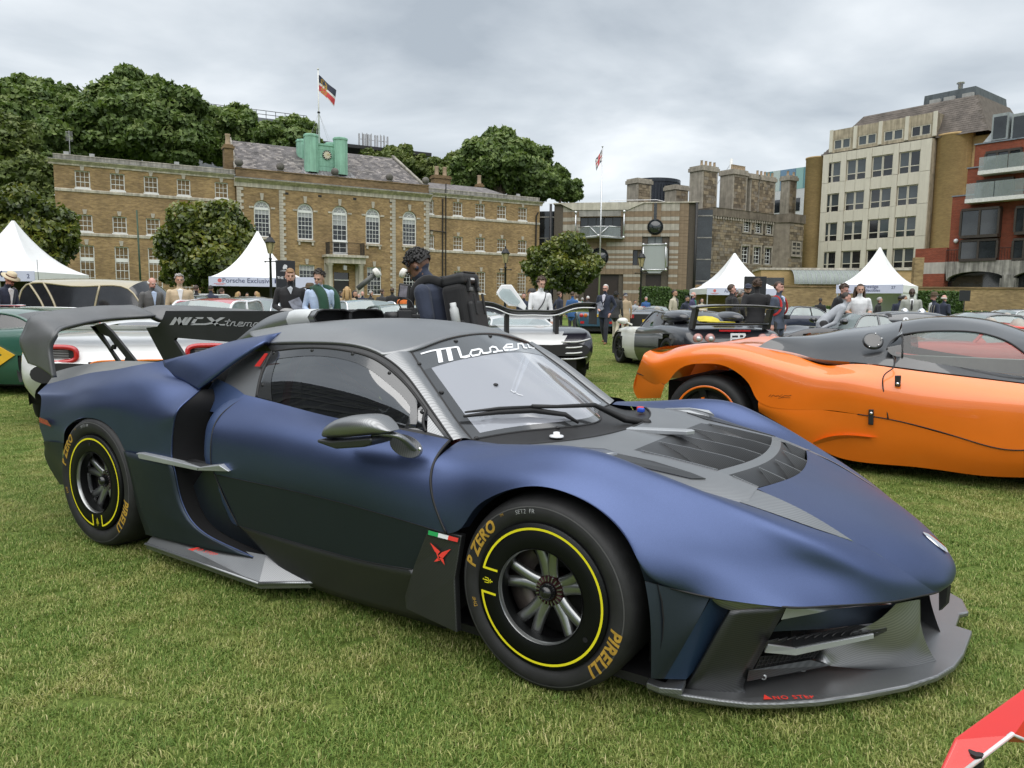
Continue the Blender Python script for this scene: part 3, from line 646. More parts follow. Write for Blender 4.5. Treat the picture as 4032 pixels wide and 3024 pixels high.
part('waist_trim',np.stack([spl(list(wb)+[oY(zI(1990,1192),-.77)],20)+np.array([0,-.002,.0]),spl(beltl,20)]),MATTB)
poly_part('quarter_fillet',pl(zI,[-.72,-.775,-.765],(1845,1005),(1840,1150),(1985,1192)),(0,.01,0),CARB)
qp=[oY(zI(478,455),-.635),oY(zI(350,852),-.775),oY(zI(270,835),-.775),oY(zI(60,770),-.74),oY(zI(120,600),-.68),oY(zI(380,445),-.63)]
poly_part('rear_quarter_panel',qp,(0,.012,0),CARB)
qq=[oY(zI(270,835),-.775),oY(zI(60,770),-.74),oY(zI(-150,700),-.62),oY(zI(-100,480),-.55),oY(zI(380,445),-.63)]
poly_part('buttress_hollow_shade',[p+np.array([-.0,.03,0]) for p in qq],(0,.012,0),HOLE)  # black sheet added for the dark hollow; the shade is its colour
strap=pl(zI,[-.70,-.70,-.70,-.70],(425,468),(452,470),(382,582),(335,580));poly_part('red_strap',strap,(0,.004,0),mat('red_webbing',(.62,.03,.03),.6))
part('shoulder_panel',loft([[gr[0],gr[3]],[oY(zA(1520,700),-.76),oY(zA(1380,860),-.80)],[oY(zA(1400,640),-.72),oY(zA(1280,800),-.74)]],6,10),satin('satin_blue_shade_tint',(.055,.09,.20)))  # same darkened blue, shade under the buttress put into colour
# buttress: sheet sweeping from roof to rear wing
bo=pl(zA,[-.80,-.778,-.75,-.71,-.665],(1300,715),(1400,637),(1500,560),(1620,478),(1715,421))+[edge[0]]
bi=pl(zH,[-.735,-.71],(1440,597),(1660,560))+pl(zI,[-.66,-.615,-.56,-.5],(0,428),(200,372),(430,335),(640,298))
bO,bI=spl(bo,8),spl(bi,8);rs=spl(pl(zA,[-.735,-.75,-.775,-.80],(1070,530),(1090,590),(1180,648),(1300,715)),7)
secs=[rs]+[np.array([bI[k]*(1-a)+bO[k]*a+np.array([0,-.006,.012])*math.sin(PI*a) for a in np.linspace(0,1,7)]) for k in range(1,8)]
Gb=loft(secs,14,44)
for s in (1,-1):part('roof_buttress',Gb*np.array([1,s,1]),BLUE,th=.014,flip=s < 0)
bc=caster(bvh(Gb),.003)
ctube('shut_line',rs+np.array([0,-.001,.002]),.003,BLK,6)
q=bc(zH(1537,680));b=MB();b.ball(q,(.028,.006,.016),16,6);b.obj('filler_lock',BLUE,hero,True)
ribbon('trident_emblem',[([(1812,610),(1830,575),(1862,553),(1868,560)],5),([(1845,605),(1868,568),(1912,547)],6),([(1870,600),(1905,575),(1958,556)],5),([(1885,560),(1935,533)],5),([(1832,606),(1880,602)],7),([(1800,628),(1815,640),(1800,658),(1770,660)],6),([(1815,626),(1835,640)],6)],WHT,bc,zH)
ribbon('buttress_script',[([(1736,604),(1780,603),(1825,612),(1925,622)],5)],WHT,bc,zH);ribbon('buttress_flag',[([(1727,615),(1765,616)],4)],FG,bc,zH);ribbon('buttress_flag',[([(1870,625),(1922,631)],4)],FR,bc,zH)
# engine cover and deck
part('engine_cover',loft([[edge[0]*np.array([1,0,1])+np.array([0,-.5,.02]),(-2.4,-.45,1.02),(-3.0,-.5,.93),(-3.35,-.6,.86)],[(-2.1,0,1.16),(-2.5,0,1.05),(-3.0,0,.94),(-3.4,0,.86)],[(-1.76,.5,1.11),(-2.4,.45,1.02),(-3.0,.5,.93),(-3.35,.6,.86)]],20,12),CARBD)
dk=[list(spl(r0,12)),list(spl([(-2.3,-.62,1.0),(-2.6,-.60,.965)]+pl(zH,[-.62,-.66,-.69,-.735],(1000,601),(800,622),(640,650),(492,690)),12))]
for s in (1,-1):part('deck_panel',np.array(loft(dk,24,6))*np.array([1,s,1]),mat('matt_grey_deck',(.17,.175,.175),.5),flip=s < 0)
# roof scoop
def scs(X,hw,z0,z1):return [(X,-hw*.86,z0),(X,-hw*.93,z0+.15*(z1-z0)),(X,-hw,z0+.5*(z1-z0)),(X,-hw*.9,z1-.12*(z1-z0)),(X,-hw*.74,z1),(X,-hw*.2,z1),(X,0,z1-.18*(z1-z0)),(X,hw*.2,z1),(X,hw*.74,z1),(X,hw*.9,z1-.12*(z1-z0)),(X,hw,z0+.5*(z1-z0)),(X,hw*.93,z0+.15*(z1-z0)),(X,hw*.86,z0)]
scoop=[scs(-1.795,.275,1.182,1.262),scs(-1.90,.27,1.17,1.262),scs(-2.02,.245,1.155,1.258),scs(-2.25,.17,1.115,1.235),scs(-2.45,.11,1.08,1.185),scs(-2.62,.07,1.05,1.115),scs(-2.76,.04,1.03,1.05)]
Gs=np.array([spl([s_[k] for s_ in scoop],40) for k in range(13)]);part('roof_scoop',Gs,CARB,flip=True)
band_=(Gs[1:6,2:12]);part('scoop_band',band_+np.array([0,-.003,.002]),mat('white_scoop_paint',(.55,.57,.58),.35),flip=True)
m_=np.array(scoop[0]);b=MB();b.add(m_+np.array([-.06,0,0]),[tuple(range(13))]);b.grid(np.stack([m_,m_*np.array([1,.96,1])+np.array([-.06,0,0])]));b.obj('scoop_mouth',HOLE,hero)
ctube('scoop_lip',m_,.005,BLK,6)
b=MB();b.b2((-1.84,-.012,1.19),(-1.80,.012,1.245));b.obj('scoop_divider',MATTB,hero)
# tall fin with lettering
fin=pl(zH,0.,(1455,163),(2212,163))+[oY(zI(840,98),0),np.array((-2.1,0,1.17)),np.array((-2.6,0,1.06))]+pl(zH,0.,(2090,441),(1540,398),(1528,420),(1625,567),(1440,602),(1283,310),(1380,300),(1425,240))
poly_part('tail_fin',[p+np.array([0,-.011,0]) for p in fin],(0,.022,0),mat('matt_dark_fin',(.018,.019,.021),.5),bev=.002)
finp=lambda p:oY(p,-.0135);GREY=mat('grey_lettering',(.36,.37,.38),.5)
b=MB()
for q in (((1475,287),(1522,219),(1558,219),(1511,287)),((1536,219),(1572,219),(1590,287),(1556,287)),((1612,219),(1648,219),(1592,287),(1556,287)),((1640,219),(1676,219),(1629,287),(1593,287)),
   ((1700,219),(1776,219),(1765,234),(1690,234)),((1700,219),(1722,234),(1694,273),(1654,287)),((1654,287),(1664,273),(1776,273),(1790,287)),((1800,219),(1842,219),(1916,290),(1872,290)),((1964,221),(1918,221),(1848,262),(1776,273),(1790,287),(1868,274)),((1880,290),(1960,290),(1962,280),(1880,278))):
 b.add([finp(zH(*p)) for p in q],[tuple(range(len(q)))])
b.obj('fin_lettering',GREY,hero)
ribbon('fin_lettering',[([(118,170),(95,215),(98,226),(112,226)],9),([(78,188),(130,186)],7),([(122,228),(142,196),(172,192)],9),([(168,192),(158,226),(182,229)],9),([(196,214),(236,208),(238,196),(206,196),(188,222),(200,230),(236,229)],8),
 ([(240,231),(258,199),(284,199),(270,230)],8),([(284,199),(312,199),(298,232),(316,233)],8),([(372,202),(340,202),(324,224),(334,233),(356,231),(378,203),(362,234),(376,234)],8)],GREY,finp,zI)
# rear aerofoil with downturned ends
le=[(-3.093,-.955,.875),(-3.115,-.955,.98),(-3.12,-.950,1.05)]+pl(zH,[-.935,-.895,-.80,-.72,-.5,-.3,-.14],(476,380),(508,335),(590,300),(690,275),(900,238),(1120,219),(1335,206))+[(-3.56,-.06,1.185),(-3.585,0,1.165)]
te=[(-3.345,-.962,.94),(-3.40,-.965,1.01),(-3.425,-.963,1.07)]+pl(zH,[-.945,-.92,-.86,-.78,-.50,-.36,-.18],(195,345),(240,240),(300,195),(400,170),(700,132),(880,118),(1085,113))+[(-3.76,-.07,1.262),(-3.80,0,1.24)]
md=(np.array(le)+np.array(te))/2+np.array([0,0,.012])
Gwg=loft([le,md,te],90,10)
Gfull=np.concatenate([Gwg,mir(Gwg)[:,::-1][:,1:]],1)
part('rear_aerofoil',Gfull,mat('satin_grey_carbon',(.085,.087,.09),.42,spec=.8),th=.02,flip=True)
ctube('aerofoil_edge',Gfull[0],.009,mat('satin_grey_carbon',(.085,)*3),8)
for sY in (-.5,.5):
 sx=lambda *pts:[oY(zH(*p),-.5)*np.array([1,0,1])+np.array([0,sY-.008,0]) for p in pts]
 b=MB()
 for q in (((795,296),(845,300),(970,495),(1085,652),(1058,662),(940,480)),((800,300),(905,270),(985,345),(1010,460),(960,390),(860,352)),((985,345),(1215,630),(1162,642),(1012,452)),((985,460),(1012,452),(1000,500),(970,495)),((1100,570),(1150,620),(1115,650),(1085,652))):
  b.slab(sx(*q),(0,.016,0))
 b.obj('aerofoil_strut',MATTB,hero)
# door mirror
def mirror(par,sgn=1):
 top=spl(pl(zI,-1.04,(974,1165),(985,1110),(1060,1042),(1180,1006),(1370,998),(1450,1022),(1520,1092),(1558,1136)),16)
 bot=spl(pl(zI,-1.04,(974,1180),(1000,1195),(1090,1200),(1200,1192),(1370,1176),(1450,1166),(1520,1154),(1558,1140)),16)
 G=[]
 for i in range(16):
  c,h=(top[i]+bot[i])/2,(top[i,2]-bot[i,2])/2;k=math.sin(PI*(i+.6)/16.2)**.5;ring=[]
  for j in range(16):
   t=2*PI*j/16;cz,sz=math.cos(t),math.sin(t)
   ring.append(c+np.array([0,-.075*k*np.sign(cz)*abs(cz)**.7,h*np.sign(sz)*abs(sz)**.8]))
  G.append(ring)
 b=MB();b.grid(np.array(G)*np.array([1,sgn,1]),closed=True);b.add(np.array(G[0])*np.array([1,sgn,1]),[tuple(range(16))]);b.add(np.array(G[-1])*np.array([1,sgn,1]),[tuple(range(16))])
 o=b.obj('door_mirror',CARB,par,True)
 lowb=pl(zI,-1.04,(978,1198),(1100,1212),(1450,1186),(1455,1215),(1440,1245),(1380,1264),(1140,1280),(1085,1262),(985,1226))
 b=MB();b.slab((np.array(lowb)+np.array([0,-.06,0]))*np.array([1,sgn,1]),(0,.12*sgn,0));q=b.obj('mirror_blade',CARBD,o);bevel(q,.008)
 b=MB();P=np.array([oY(zI(1380,1185),-1.03),oY(zI(1500,1170),-1.02),oY(zI(1580,1185),-1.0),oY(zI(1660,1235),-.965),oY(zI(1725,1300),-.925)])*np.array([1,sgn,1]);b.tube(spl(P,14),np.linspace(.016,.022,14),10,sq=(1.3,.6));b.obj('mirror_stalk',CARB,o,True)
 c=oY(zI(1668,1272),-.925);b=MB();b.add([(c+np.array([.075*math.cos(t),-.008+.014*math.sin(t),.038*math.sin(t)-.012*math.cos(t)]))*np.array([1,sgn,1]) for t in np.linspace(0,2*PI,24,endpoint=False)],[tuple(range(24))]);q=b.obj('mirror_base',CARB,o);solid(q,.012,0)
 for p in ((1565,1258),(1775,1303)):
  b=MB();b.ball(oY(zI(*p),-.935)*np.array([1,sgn,1]),(.008,.006,.008),8,6);b.obj('base_screw',CHR,o,True)
mirror(hero,1)
# inside: seat, dash, wheel, cage and the crumpled protective sheet
b=MB();b.b2((-.75,-.66,.55),(-.35,.66,.72));b.ball((-.72,0,.70),(.2,.62,.08));b.obj('dashboard',MATTB,hero,True)
for y in (-.36,.36):
 b=MB();b.tube(spl([(-.95,y,.35),(-1.35,y,.36),(-1.52,y,.55),(-1.62,y,.80),(-1.66,y,.98)],16),[.2,.22,.22,.21,.21,.21,.22,.22,.22,.21,.2,.19,.17,.15,.13,.1],12,sq=(1,.45));b.obj('bucket_seat',mat('grey_suede',(.05,.05,.055),.9),hero,True)
b=MB()
for y in (-.5,.5):b.tube(spl([(-.55,y*1.25,.6),(-.95,y*1.02,1.04),(-1.6,y,1.1),(-1.75,y*1.1,.5)],24),.022,8)
b.tube([(-1.62,-.55,1.1),(-1.62,.55,1.1)],.022,8);b.tube([(-1.62,-.5,1.08),(-1.7,.5,.5)],.02,8);o=b.obj('roll_cage',mat('red_cage_paint',(.3,.05,.045),.4),hero,True)
b=MB();t=np.linspace(0,2*PI,25);b.tube([(-.98+.05*math.sin(a),-.36+.16*math.cos(a),.80+.12*math.sin(a)) for a in t],.016,8,cap=False);b.obj('steering_wheel',MATTB,hero,True)
gs=np.array([[(-1.25+.62*i/27,-.56+.34*j/15,.74+.10*math.sin(PI*i/27)*(1-j/15*.4)+rng.normal(0,.014)) for i in range(28)] for j in range(16)])
part('protective_sheet',gs,mat('white_plastic_sheet',(.7,.71,.72),.35,var=.1),smooth=False)
# ------------------------------------------------------------------ wheels
TYRE=mat('tyre_rubber',(.014,.014,.015),.62,var=.35,vs=14,bmp=.12,bs=220)
COVER=carbon('cover_carbon',(.021,.022,.023),.45)
def text_mesh(s,size=1.,shear=0.,bold=0.,space=1.):
 c=bpy.data.curves.new('lettering','FONT');c.body=s;c.size=size;c.shear=shear;c.offset=bold;c.space_character=space;c.align_x='CENTER';c.resolution_u=3
 o=bpy.data.objects.new('lettering',c);me=bpy.data.meshes.new_from_object(o);bpy.data.objects.remove(o);return me
def arc_text(s,size,rad,ang,off,m,par,name='tyre_lettering',shear=0.,bold=0.,space=1.,prof=None,flip=1):
 """lettering bent round a wheel face (plane XZ, outward -Y), centred on angle ang"""
 me=text_mesh(s,size,shear,bold,space)
 bm=bmesh.new();bm.from_mesh(me);bmesh.ops.subdivide_edges(bm,edges=[e_ for e_ in bm.edges if e_.calc_length() > size*.25],cuts=2);bm.to_mesh(me);bm.free()
 for v_ in me.vertices:
  x,y=v_.co.x,v_.co.y;r_=rad+(y-size*.35);a=ang-x/rad
  v_.co=(r_*math.cos(a),off if prof is None else prof(r_)+off,r_*math.sin(a))
 me.materials.append(m);return obj(name,me,par)
TP=[(.232,-.01),(.245,-.03),(.262,-.042),(.285,-.047),(.305,-.043),(.318,-.034),(.329,-.014),(.335,.012),(.3385,.05),(.34,.12)]
def wheel(loc,rt,face,wd,gap,ang0,spokes=5,flip=False):
 k=rt/.34;w_=bpy.data.objects.new('wheel',None);link(w_,hero);w_.location=loc;w_.rotation_euler=(0,0,PI if flip else 0)
 pr=[(r_*k,y+face) for r_,y in TP];yb=face+wd;pr += [(r_*k,yb-y) for r_,y in TP[::-1]]
 b=MB();b.lathe(pr,72,ax=1);b.obj('tyre',TYRE,w_,True)
 rk=np.array([p[0]*k for p in TP]);yk=np.array([p[1] for p in TP])+face;pf=lambda r_:float(np.interp(r_,rk,yk))
 b=MB();b.lathe([(.302*k,pf(.302*k)-.0015),(.306*k,pf(.306*k)-.0015)],72,ax=1);b.obj('tyre_scuff_ring',mat('grey_scuff',(.06,.06,.06),.7),w_,True)
 b=MB();b.lathe([(.246,face-.012),(.253,face-.004),(.254,face+.02),(.235,face+.05),(.225,face+.30)],72,ax=1);b.lathe([(.2425,face+.012),(.2555,face-.0135)],72,ax=1);b.obj('rim',mat('rim_lip',(.3,.31,.32),.25,.9),w_,True)
 # aero cover: annulus with a rolled inner lip
 yo=face-.045
 b=MB();b.lathe([(.249,yo+.03),(.2495,yo+.004),(.247,yo),(.166,yo-.002),(.160,yo+.002),(.157,yo+.016),(.157,yo+.05)],80,ax=1);b.obj('wheel_cover',COVER,w_,True)
 b=MB();b.lathe([(.157,yo+.012),(.159,yo+.001),(.1615,yo-.0035)],64,ax=1);b.obj('cover_lip',DMET,w_,True)
 g0,gw=gap,.062
 t0,t1=g0+.062/.23*.8,g0-.062/.23*.8+2*PI
 b=MB();b.lathe([(.2262,yo-.003),(.2343,yo-.003)],96,ax=1,t0=t0-.03,t1=t1+.03)
 for sg in (1,-1):
  a=g0+sg*(.062/.23*.8-.03);d=np.array([math.cos(a),0,math.sin(a)]);c0=d*.234;c1_=c0-np.array([math.cos(g0),0,math.sin(g0)])*.060;n_=np.array([-math.sin(g0),0,math.cos(g0)])*.004
  b.add([c0+n_+[0,yo-.0032,0],c1_+n_+[0,yo-.0032,0],c1_-n_+[0,yo-.0032,0],c0-n_+[0,yo-.0032,0]],[(0,1,2,3)])
 b.obj('yellow_ring',YEL,w_)
 u_=np.array([math.cos(g0),0,math.sin(g0)]);v_=np.array([math.sin(g0),0,-math.cos(g0)])
 b=MB();c=u_*.205+np.array([0,yo-.0035,0])
 # small trident drawn along the tangent
 def tri(pts,wd):
  P=np.array([c+v_*p[0]*.001+u_*p[1]*.001 for p in pts])
  for i in range(len(P)-1):
   d=P[i+1]-P[i];n_=np.cross(d,[0,1,0]);n_=n_/np.linalg.norm(n_)*wd/2;b.add([P[i]+n_,P[i+1]+n_,P[i+1]-n_,P[i]-n_],[(0,1,2,3)])
 tri([(0,-18),(0,16)],.004);tri([(-9,14),(-8,-2),(8,-2),(9,14)],.0028);tri([(-7,-9),(7,-9)],.004);tri([(-3,20),(3,20)],.003)
 b.obj('cover_trident',YEL,w_)
 b=MB();hx=g0+PI*.85 if spokes == 5 else g0+PI;b.lathe([(0,yo-.0028),(.009,yo-.0028)],16,M=Matrix.Translation((.202*math.cos(hx),0,.202*math.sin(hx))),ax=1);b.obj('valve_hole',HOLE,w_)
 # five split spokes
 sp_o=bpy.data.objects.new('spoke',None)
 yh=face+.035
 b=MB()
 for sg in (-1,1):
  P=np.array([(.030,yh+.005,sg*.010),(.07,yh+.0,sg*.012),(.12,yh-.005,sg*.022),(.165,yh-.012,sg*.036),(.20,yh-.012,sg*.046)]);b.tube(spl(P,10),np.linspace(.021,.017,10),8,sq=(.75,1.15))
 sm_=b.mesh('spoke',DMET,True)
 for i in range(5):
  o=obj('spoke',sm_,w_);o.rotation_euler=(0,-(ang0+i*2*PI/5),0)
 b=MB();b.lathe([(0,yh-.055),(.012,yh-.054),(.022,yh-.048),(.029,yh-.035),(.030,yh-.015)],24,ax=1);b.obj('hub_cap',mat('black_nut',(.01,.01,.011),.18,coat=.6),w_,True)
 b=MB();b.lathe([(.030,yh-.018),(.052,yh-.014),(.056,yh+.0),(.056,yh+.04)],32,ax=1)
 b.mat(1)
 for i in range(20):a=2*PI*i/20;b.box((.043*math.cos(a),yh-.019,.043*math.sin(a)),(.016,.006,.004),M=Matrix.Rotation(-a,3,'Y'))
 b.obj('centre_nut',[mat('dark_red_anodised',(.06,.02,.025),.3,.8),DMET],w_,False)
 b=MB();b.lathe([(.05,yh+.09),(.19,yh+.09),(.19,yh+.12)],48,ax=1);b.obj('brake_disc',mat('carbon_brake',(.05,.05,.05),.5,.3),w_,True)
 b=MB();b.lathe([(.10,yh+.05),(.10,yh+.03),(.187,yh+.03),(.187,yh+.1)],20,ax=1,t0=PI*.72,t1=PI*1.22);b.obj('brake_caliper',mat('bronze_caliper',(.13,.11,.10),.4,.5),w_,True)
 b=MB();b.lathe([(.225,face+.06),(.222,face+.28),(.02,face+.285)],48,ax=1);b.obj('rim_barrel',mat('dark_barrel',(.012,.012,.013),.5),w_,True)
 arc_text('P ZERO',.053,.286*k,R(150),-.0022,GOLD,w_,shear=.25,bold=.0022,space=1.12,prof=pf)
 arc_text('PIRELLI',.055,.286*k,R(-28),-.0022,GOLD,w_,shear=.25,bold=.0022,space=1.1,prof=pf)
 arc_text('TM',.012,.297*k,R(121),-.0022,GOLD,w_,prof=pf)
 arc_text('SET2  FR',.021,.290*k,R(102),-.0022,mat('chalk_writing',(.45,.46,.47),.9),w_,'chalk_writing',bold=-.0004,prof=pf)
 arc_text('DHF',.018,.272*k,R(196),-.0022,GOLD,w_,prof=pf);
 return w_
FACE=-.93
wheel((0,0,.338),.34,FACE,.30,R(176),R(96));wheel((-2.688,0,.352),.352,-.935,.33,R(-84),R(85),6)
wheel((0,0,.338),.34,FACE,.30,R(176),R(60),flip=True);wheel((-2.688,0,.352),.352,-.935,.33,R(-84),R(85),6,flip=True)
# NO STEP prints
def flat_text(s,size,P,ux,uy,m,par,name='warning_lettering',bold=0.,shear=0.,space=1.):
 me=text_mesh(s,size,shear,bold,space);P,ux,uy=(np.array(a,float) for a in (P,ux,uy))
 for v_ in me.vertices:v_.co=P+ux*v_.co.x+uy*v_.co.y
 me.materials.append(m);return obj(name,me,par)
a_,b_=oZ(zC(842,1600),.069),oZ(zC(1020,1594),.069);ux=(b_-a_)/np.linalg.norm(b_-a_);uy=np.cross([0,0,1],ux)
flat_text('NO STEP',.030,(a_+b_)/2,ux,uy,REDP,hero,bold=.0006,space=1.2)
t0_=oZ(zC(797,1601),.069);decal('warning_triangle',[t0_+ux*.015-uy*0,t0_-ux*.015,t0_+uy*.03],REDP,off=(0,0,.001))
a_,b_=oZ(zE(1260,846),.163),oZ(zE(1368,878),.163);ux=(b_-a_)/np.linalg.norm(b_-a_);uy=np.cross([0,0,1],ux)
flat_text('NO STEP',.036,(a_+b_)/2,ux,uy,REDP,hero,bold=.0006,space=1.2)
t0_=oZ(zE(1232,850),.163);decal('warning_triangle',[t0_+ux*.02,t0_-ux*.02,t0_+uy*.05],REDP,off=(0,0,.001))
# ================================================================== buildings round the ground
RH=np.array([math.cos(YAW),math.sin(YAW),0.]);FH=np.array([-math.sin(YAW),math.cos(YAW),0.])
def zz(ox,oy,s):return lambda x,y:(ox+x/s,oy+y/s)
k1,k2,k3,k4,k5=zz(0,200,2.212),zz(850,200,2.212),zz(1600,450,2.765),zz(2100,600,2.011),zz(3100,300,1.659)
m1,m2,m3,m4,m5,m6=zz(0,900,3.16),zz(600,900,3.16),zz(1200,900,2.765),zz(1850,1000,3.403),zz(2450,1000,2.765),zz(3050,950,2.2525)
n1,n2,n3,n4,n5=zz(880,780,2.4578),zz(1150,480,5.53),zz(2080,650,3.16),zz(3300,700,1.7309),zz(3200,320,1.5264)
def at(px,D,z=0.):
 """ground place of photo column px at depth D"""
 d=ray((px,1191.5+.0115*(px-2016)));q=CAM+d*D/(d@FH);return np.array([q[0],q[1],z])
def dep(D,h,py,px=2016):pass
class Front:
 """a vertical front: starts at photo column px, depth D, runs along angle ang (deg from the view axis, to the right)"""
 def __init__(s,px,D,ang):
  s.O=at(px,D);a=R(ang);s.d=math.cos(a)*FH+math.sin(a)*RH;s.n=np.array([s.d[1],-s.d[0],0]);s.rz=math.atan2(s.d[1],s.d[0])
 def uz(s,p,y=0.):
  d=ray(p);P0=s.O-s.n*y;q=CAM+d*(((P0-CAM)@s.n)/(d@s.n));return np.array([(q-s.O)@s.d,q[2]])
 def thing(s,name,label,cat,group=None):return thing(name,label,cat,s.O,s.rz,group)
def wall_holes(b,u0,u1,z0,z1,holes,y=0.,dp=.14):
 us=sorted({u0,u1,*[h[0] for h in holes],*[h[2] for h in holes]});zs=sorted({z0,z1,*[h[1] for h in holes],*[h[3] for h in holes]})
 us=[u for u in us if u0 <= u <= u1];zs=[z for z in zs if z0 <= z <= z1]
 for i in range(len(us)-1):
  for j in range(len(zs)-1):
   a,c=(us[i]+us[i+1])/2,(zs[j]+zs[j+1])/2
   if any(h[0] < a < h[2] and h[1] < c < h[3] for h in holes):continue
   b.add([(us[i],y,zs[j]),(us[i+1],y,zs[j]),(us[i+1],y,zs[j+1]),(us[i],y,zs[j+1])],[(0,1,2,3)])
 for (a,c,e_,g) in holes:
  b.add([(a,y,c),(a,y+dp,c),(a,y+dp,g),(a,y,g)],[(0,1,2,3)]);b.add([(e_,y,c),(e_,y,g),(e_,y+dp,g),(e_,y+dp,c)],[(0,1,2,3)])
  b.add([(a,y,g),(a,y+dp,g),(e_,y+dp,g),(e_,y,g)],[(0,1,2,3)]);b.add([(a,y,c),(e_,y,c),(e_,y+dp,c),(a,y+dp,c)],[(0,1,2,3)])
def brick_mat(name,c1,c2,mort,w=.225,h=.075,var=.5,axis=True):
 if name in MT:return MT[name]
 m,t,b=nodes(name);MT[name]=m
 g=t.nodes.new('ShaderNodeTexCoord');sp=t.nodes.new('ShaderNodeSeparateXYZ');t.links.new(g.outputs['Object'],sp.inputs[0])
 ad=t.nodes.new('ShaderNodeMath');ad.operation='ADD';t.links.new(sp.outputs[0],ad.inputs[0]);t.links.new(sp.outputs[1],ad.inputs[1])
 cb=t.nodes.new('ShaderNodeCombineXYZ');t.links.new(ad.outputs[0],cb.inputs[0]);t.links.new(sp.outputs[2],cb.inputs[1])
 br=t.nodes.new('ShaderNodeTexBrick');br.inputs['Scale'].default_value=1;br.inputs['Brick Width'].default_value=w;br.inputs['Row Height'].default_value=h;br.inputs['Mortar Size'].default_value=h*.11
 br.inputs['Color1'].default_value=(*c1,1);br.inputs['Color2'].default_value=(*c2,1);br.inputs['Mortar'].default_value=(*mort,1);t.links.new(cb.outputs[0],br.inputs['Vector'])
 f1=ramp(t,noise(t,.45,6),[(.3,(1-var*.55,)*3),(.7,(1+var*.4,1+var*.38,1+var*.3))])
 f2=ramp(t,noise(t,3.1,5,stretch=(.6,.6,2.)),[(.3,(1-var*.6,)*3),(.7,(1+var*.5,)*3)])
 t.links.new(mixc(t,1.,mixc(t,1.,br.outputs['Color'],f1,'MULTIPLY'),f2,'MULTIPLY'),b.inputs['Base Color']);b.inputs['Roughness'].default_value=.9;b.inputs['Specular IOR Level'].default_value=.2
 bump(t,b,br.outputs['Fac'],-.4,.01);return m
def stone_mat(name,col,var=.25,streak=.25,rough=.85):
 if name in MT:return MT[name]
 m,t,b=nodes(name);MT[name]=m;c=np.array(col)
 a=ramp(t,noise(t,1.7,6),[(.3,tuple(c*(1-var))),(.7,tuple(np.minimum(c*(1+var),1)))])
 s_=ramp(t,noise(t,1.5,4,stretch=(3.,3.,.25)),[(.35,(1-streak,)*3),(.65,(1.05,)*3)])
 t.links.new(mixc(t,1.,a,s_,'MULTIPLY'),b.inputs['Base Color']);b.inputs['Roughness'].default_value=rough;b.inputs['Specular IOR Level'].default_value=.25
 bump(t,b,noise(t,25,4),.2,.01);return m
STOCK=brick_mat('london_stock_brick',(.36,.245,.115),(.245,.16,.08),(.27,.22,.155))
STOCKD=brick_mat('dark_stock_brick',(.23,.155,.08),(.16,.105,.055),(.18,.145,.10))
PORT=stone_mat('weathered_white_stone',(.52,.48,.41),.2,.35)
LEAD=stone_mat('lead_sheet',(.20,.23,.27),.2,.2,.6)
SASH=mat('white_window_paint',(.72,.73,.72),.4,var=.06)
PANE=mat('dark_window_pane',(.012,.014,.017),.06,spec=.9,var=.5,vs=1.2)
PANEL_=mat('pane_with_blind',(.30,.31,.31),.12,spec=.8,var=.2,vs=1.5)
_pm={}
def pane_obj(par,x,y,z,w_,h,m):
 k=(round(w_,3),round(h,3),m.name)
 if k not in _pm:_pm[k]=mesh('pane',[(-w_/2,0,-h/2),(w_/2,0,-h/2),(w_/2,0,h/2),(-w_/2,0,h/2)],[(0,1,2,3)],m)
 o=obj('pane',_pm[k],par,(x,y,z));o.rotation_euler=(rng.normal(0,.006),0,rng.normal(0,.006));return o
_wm={}
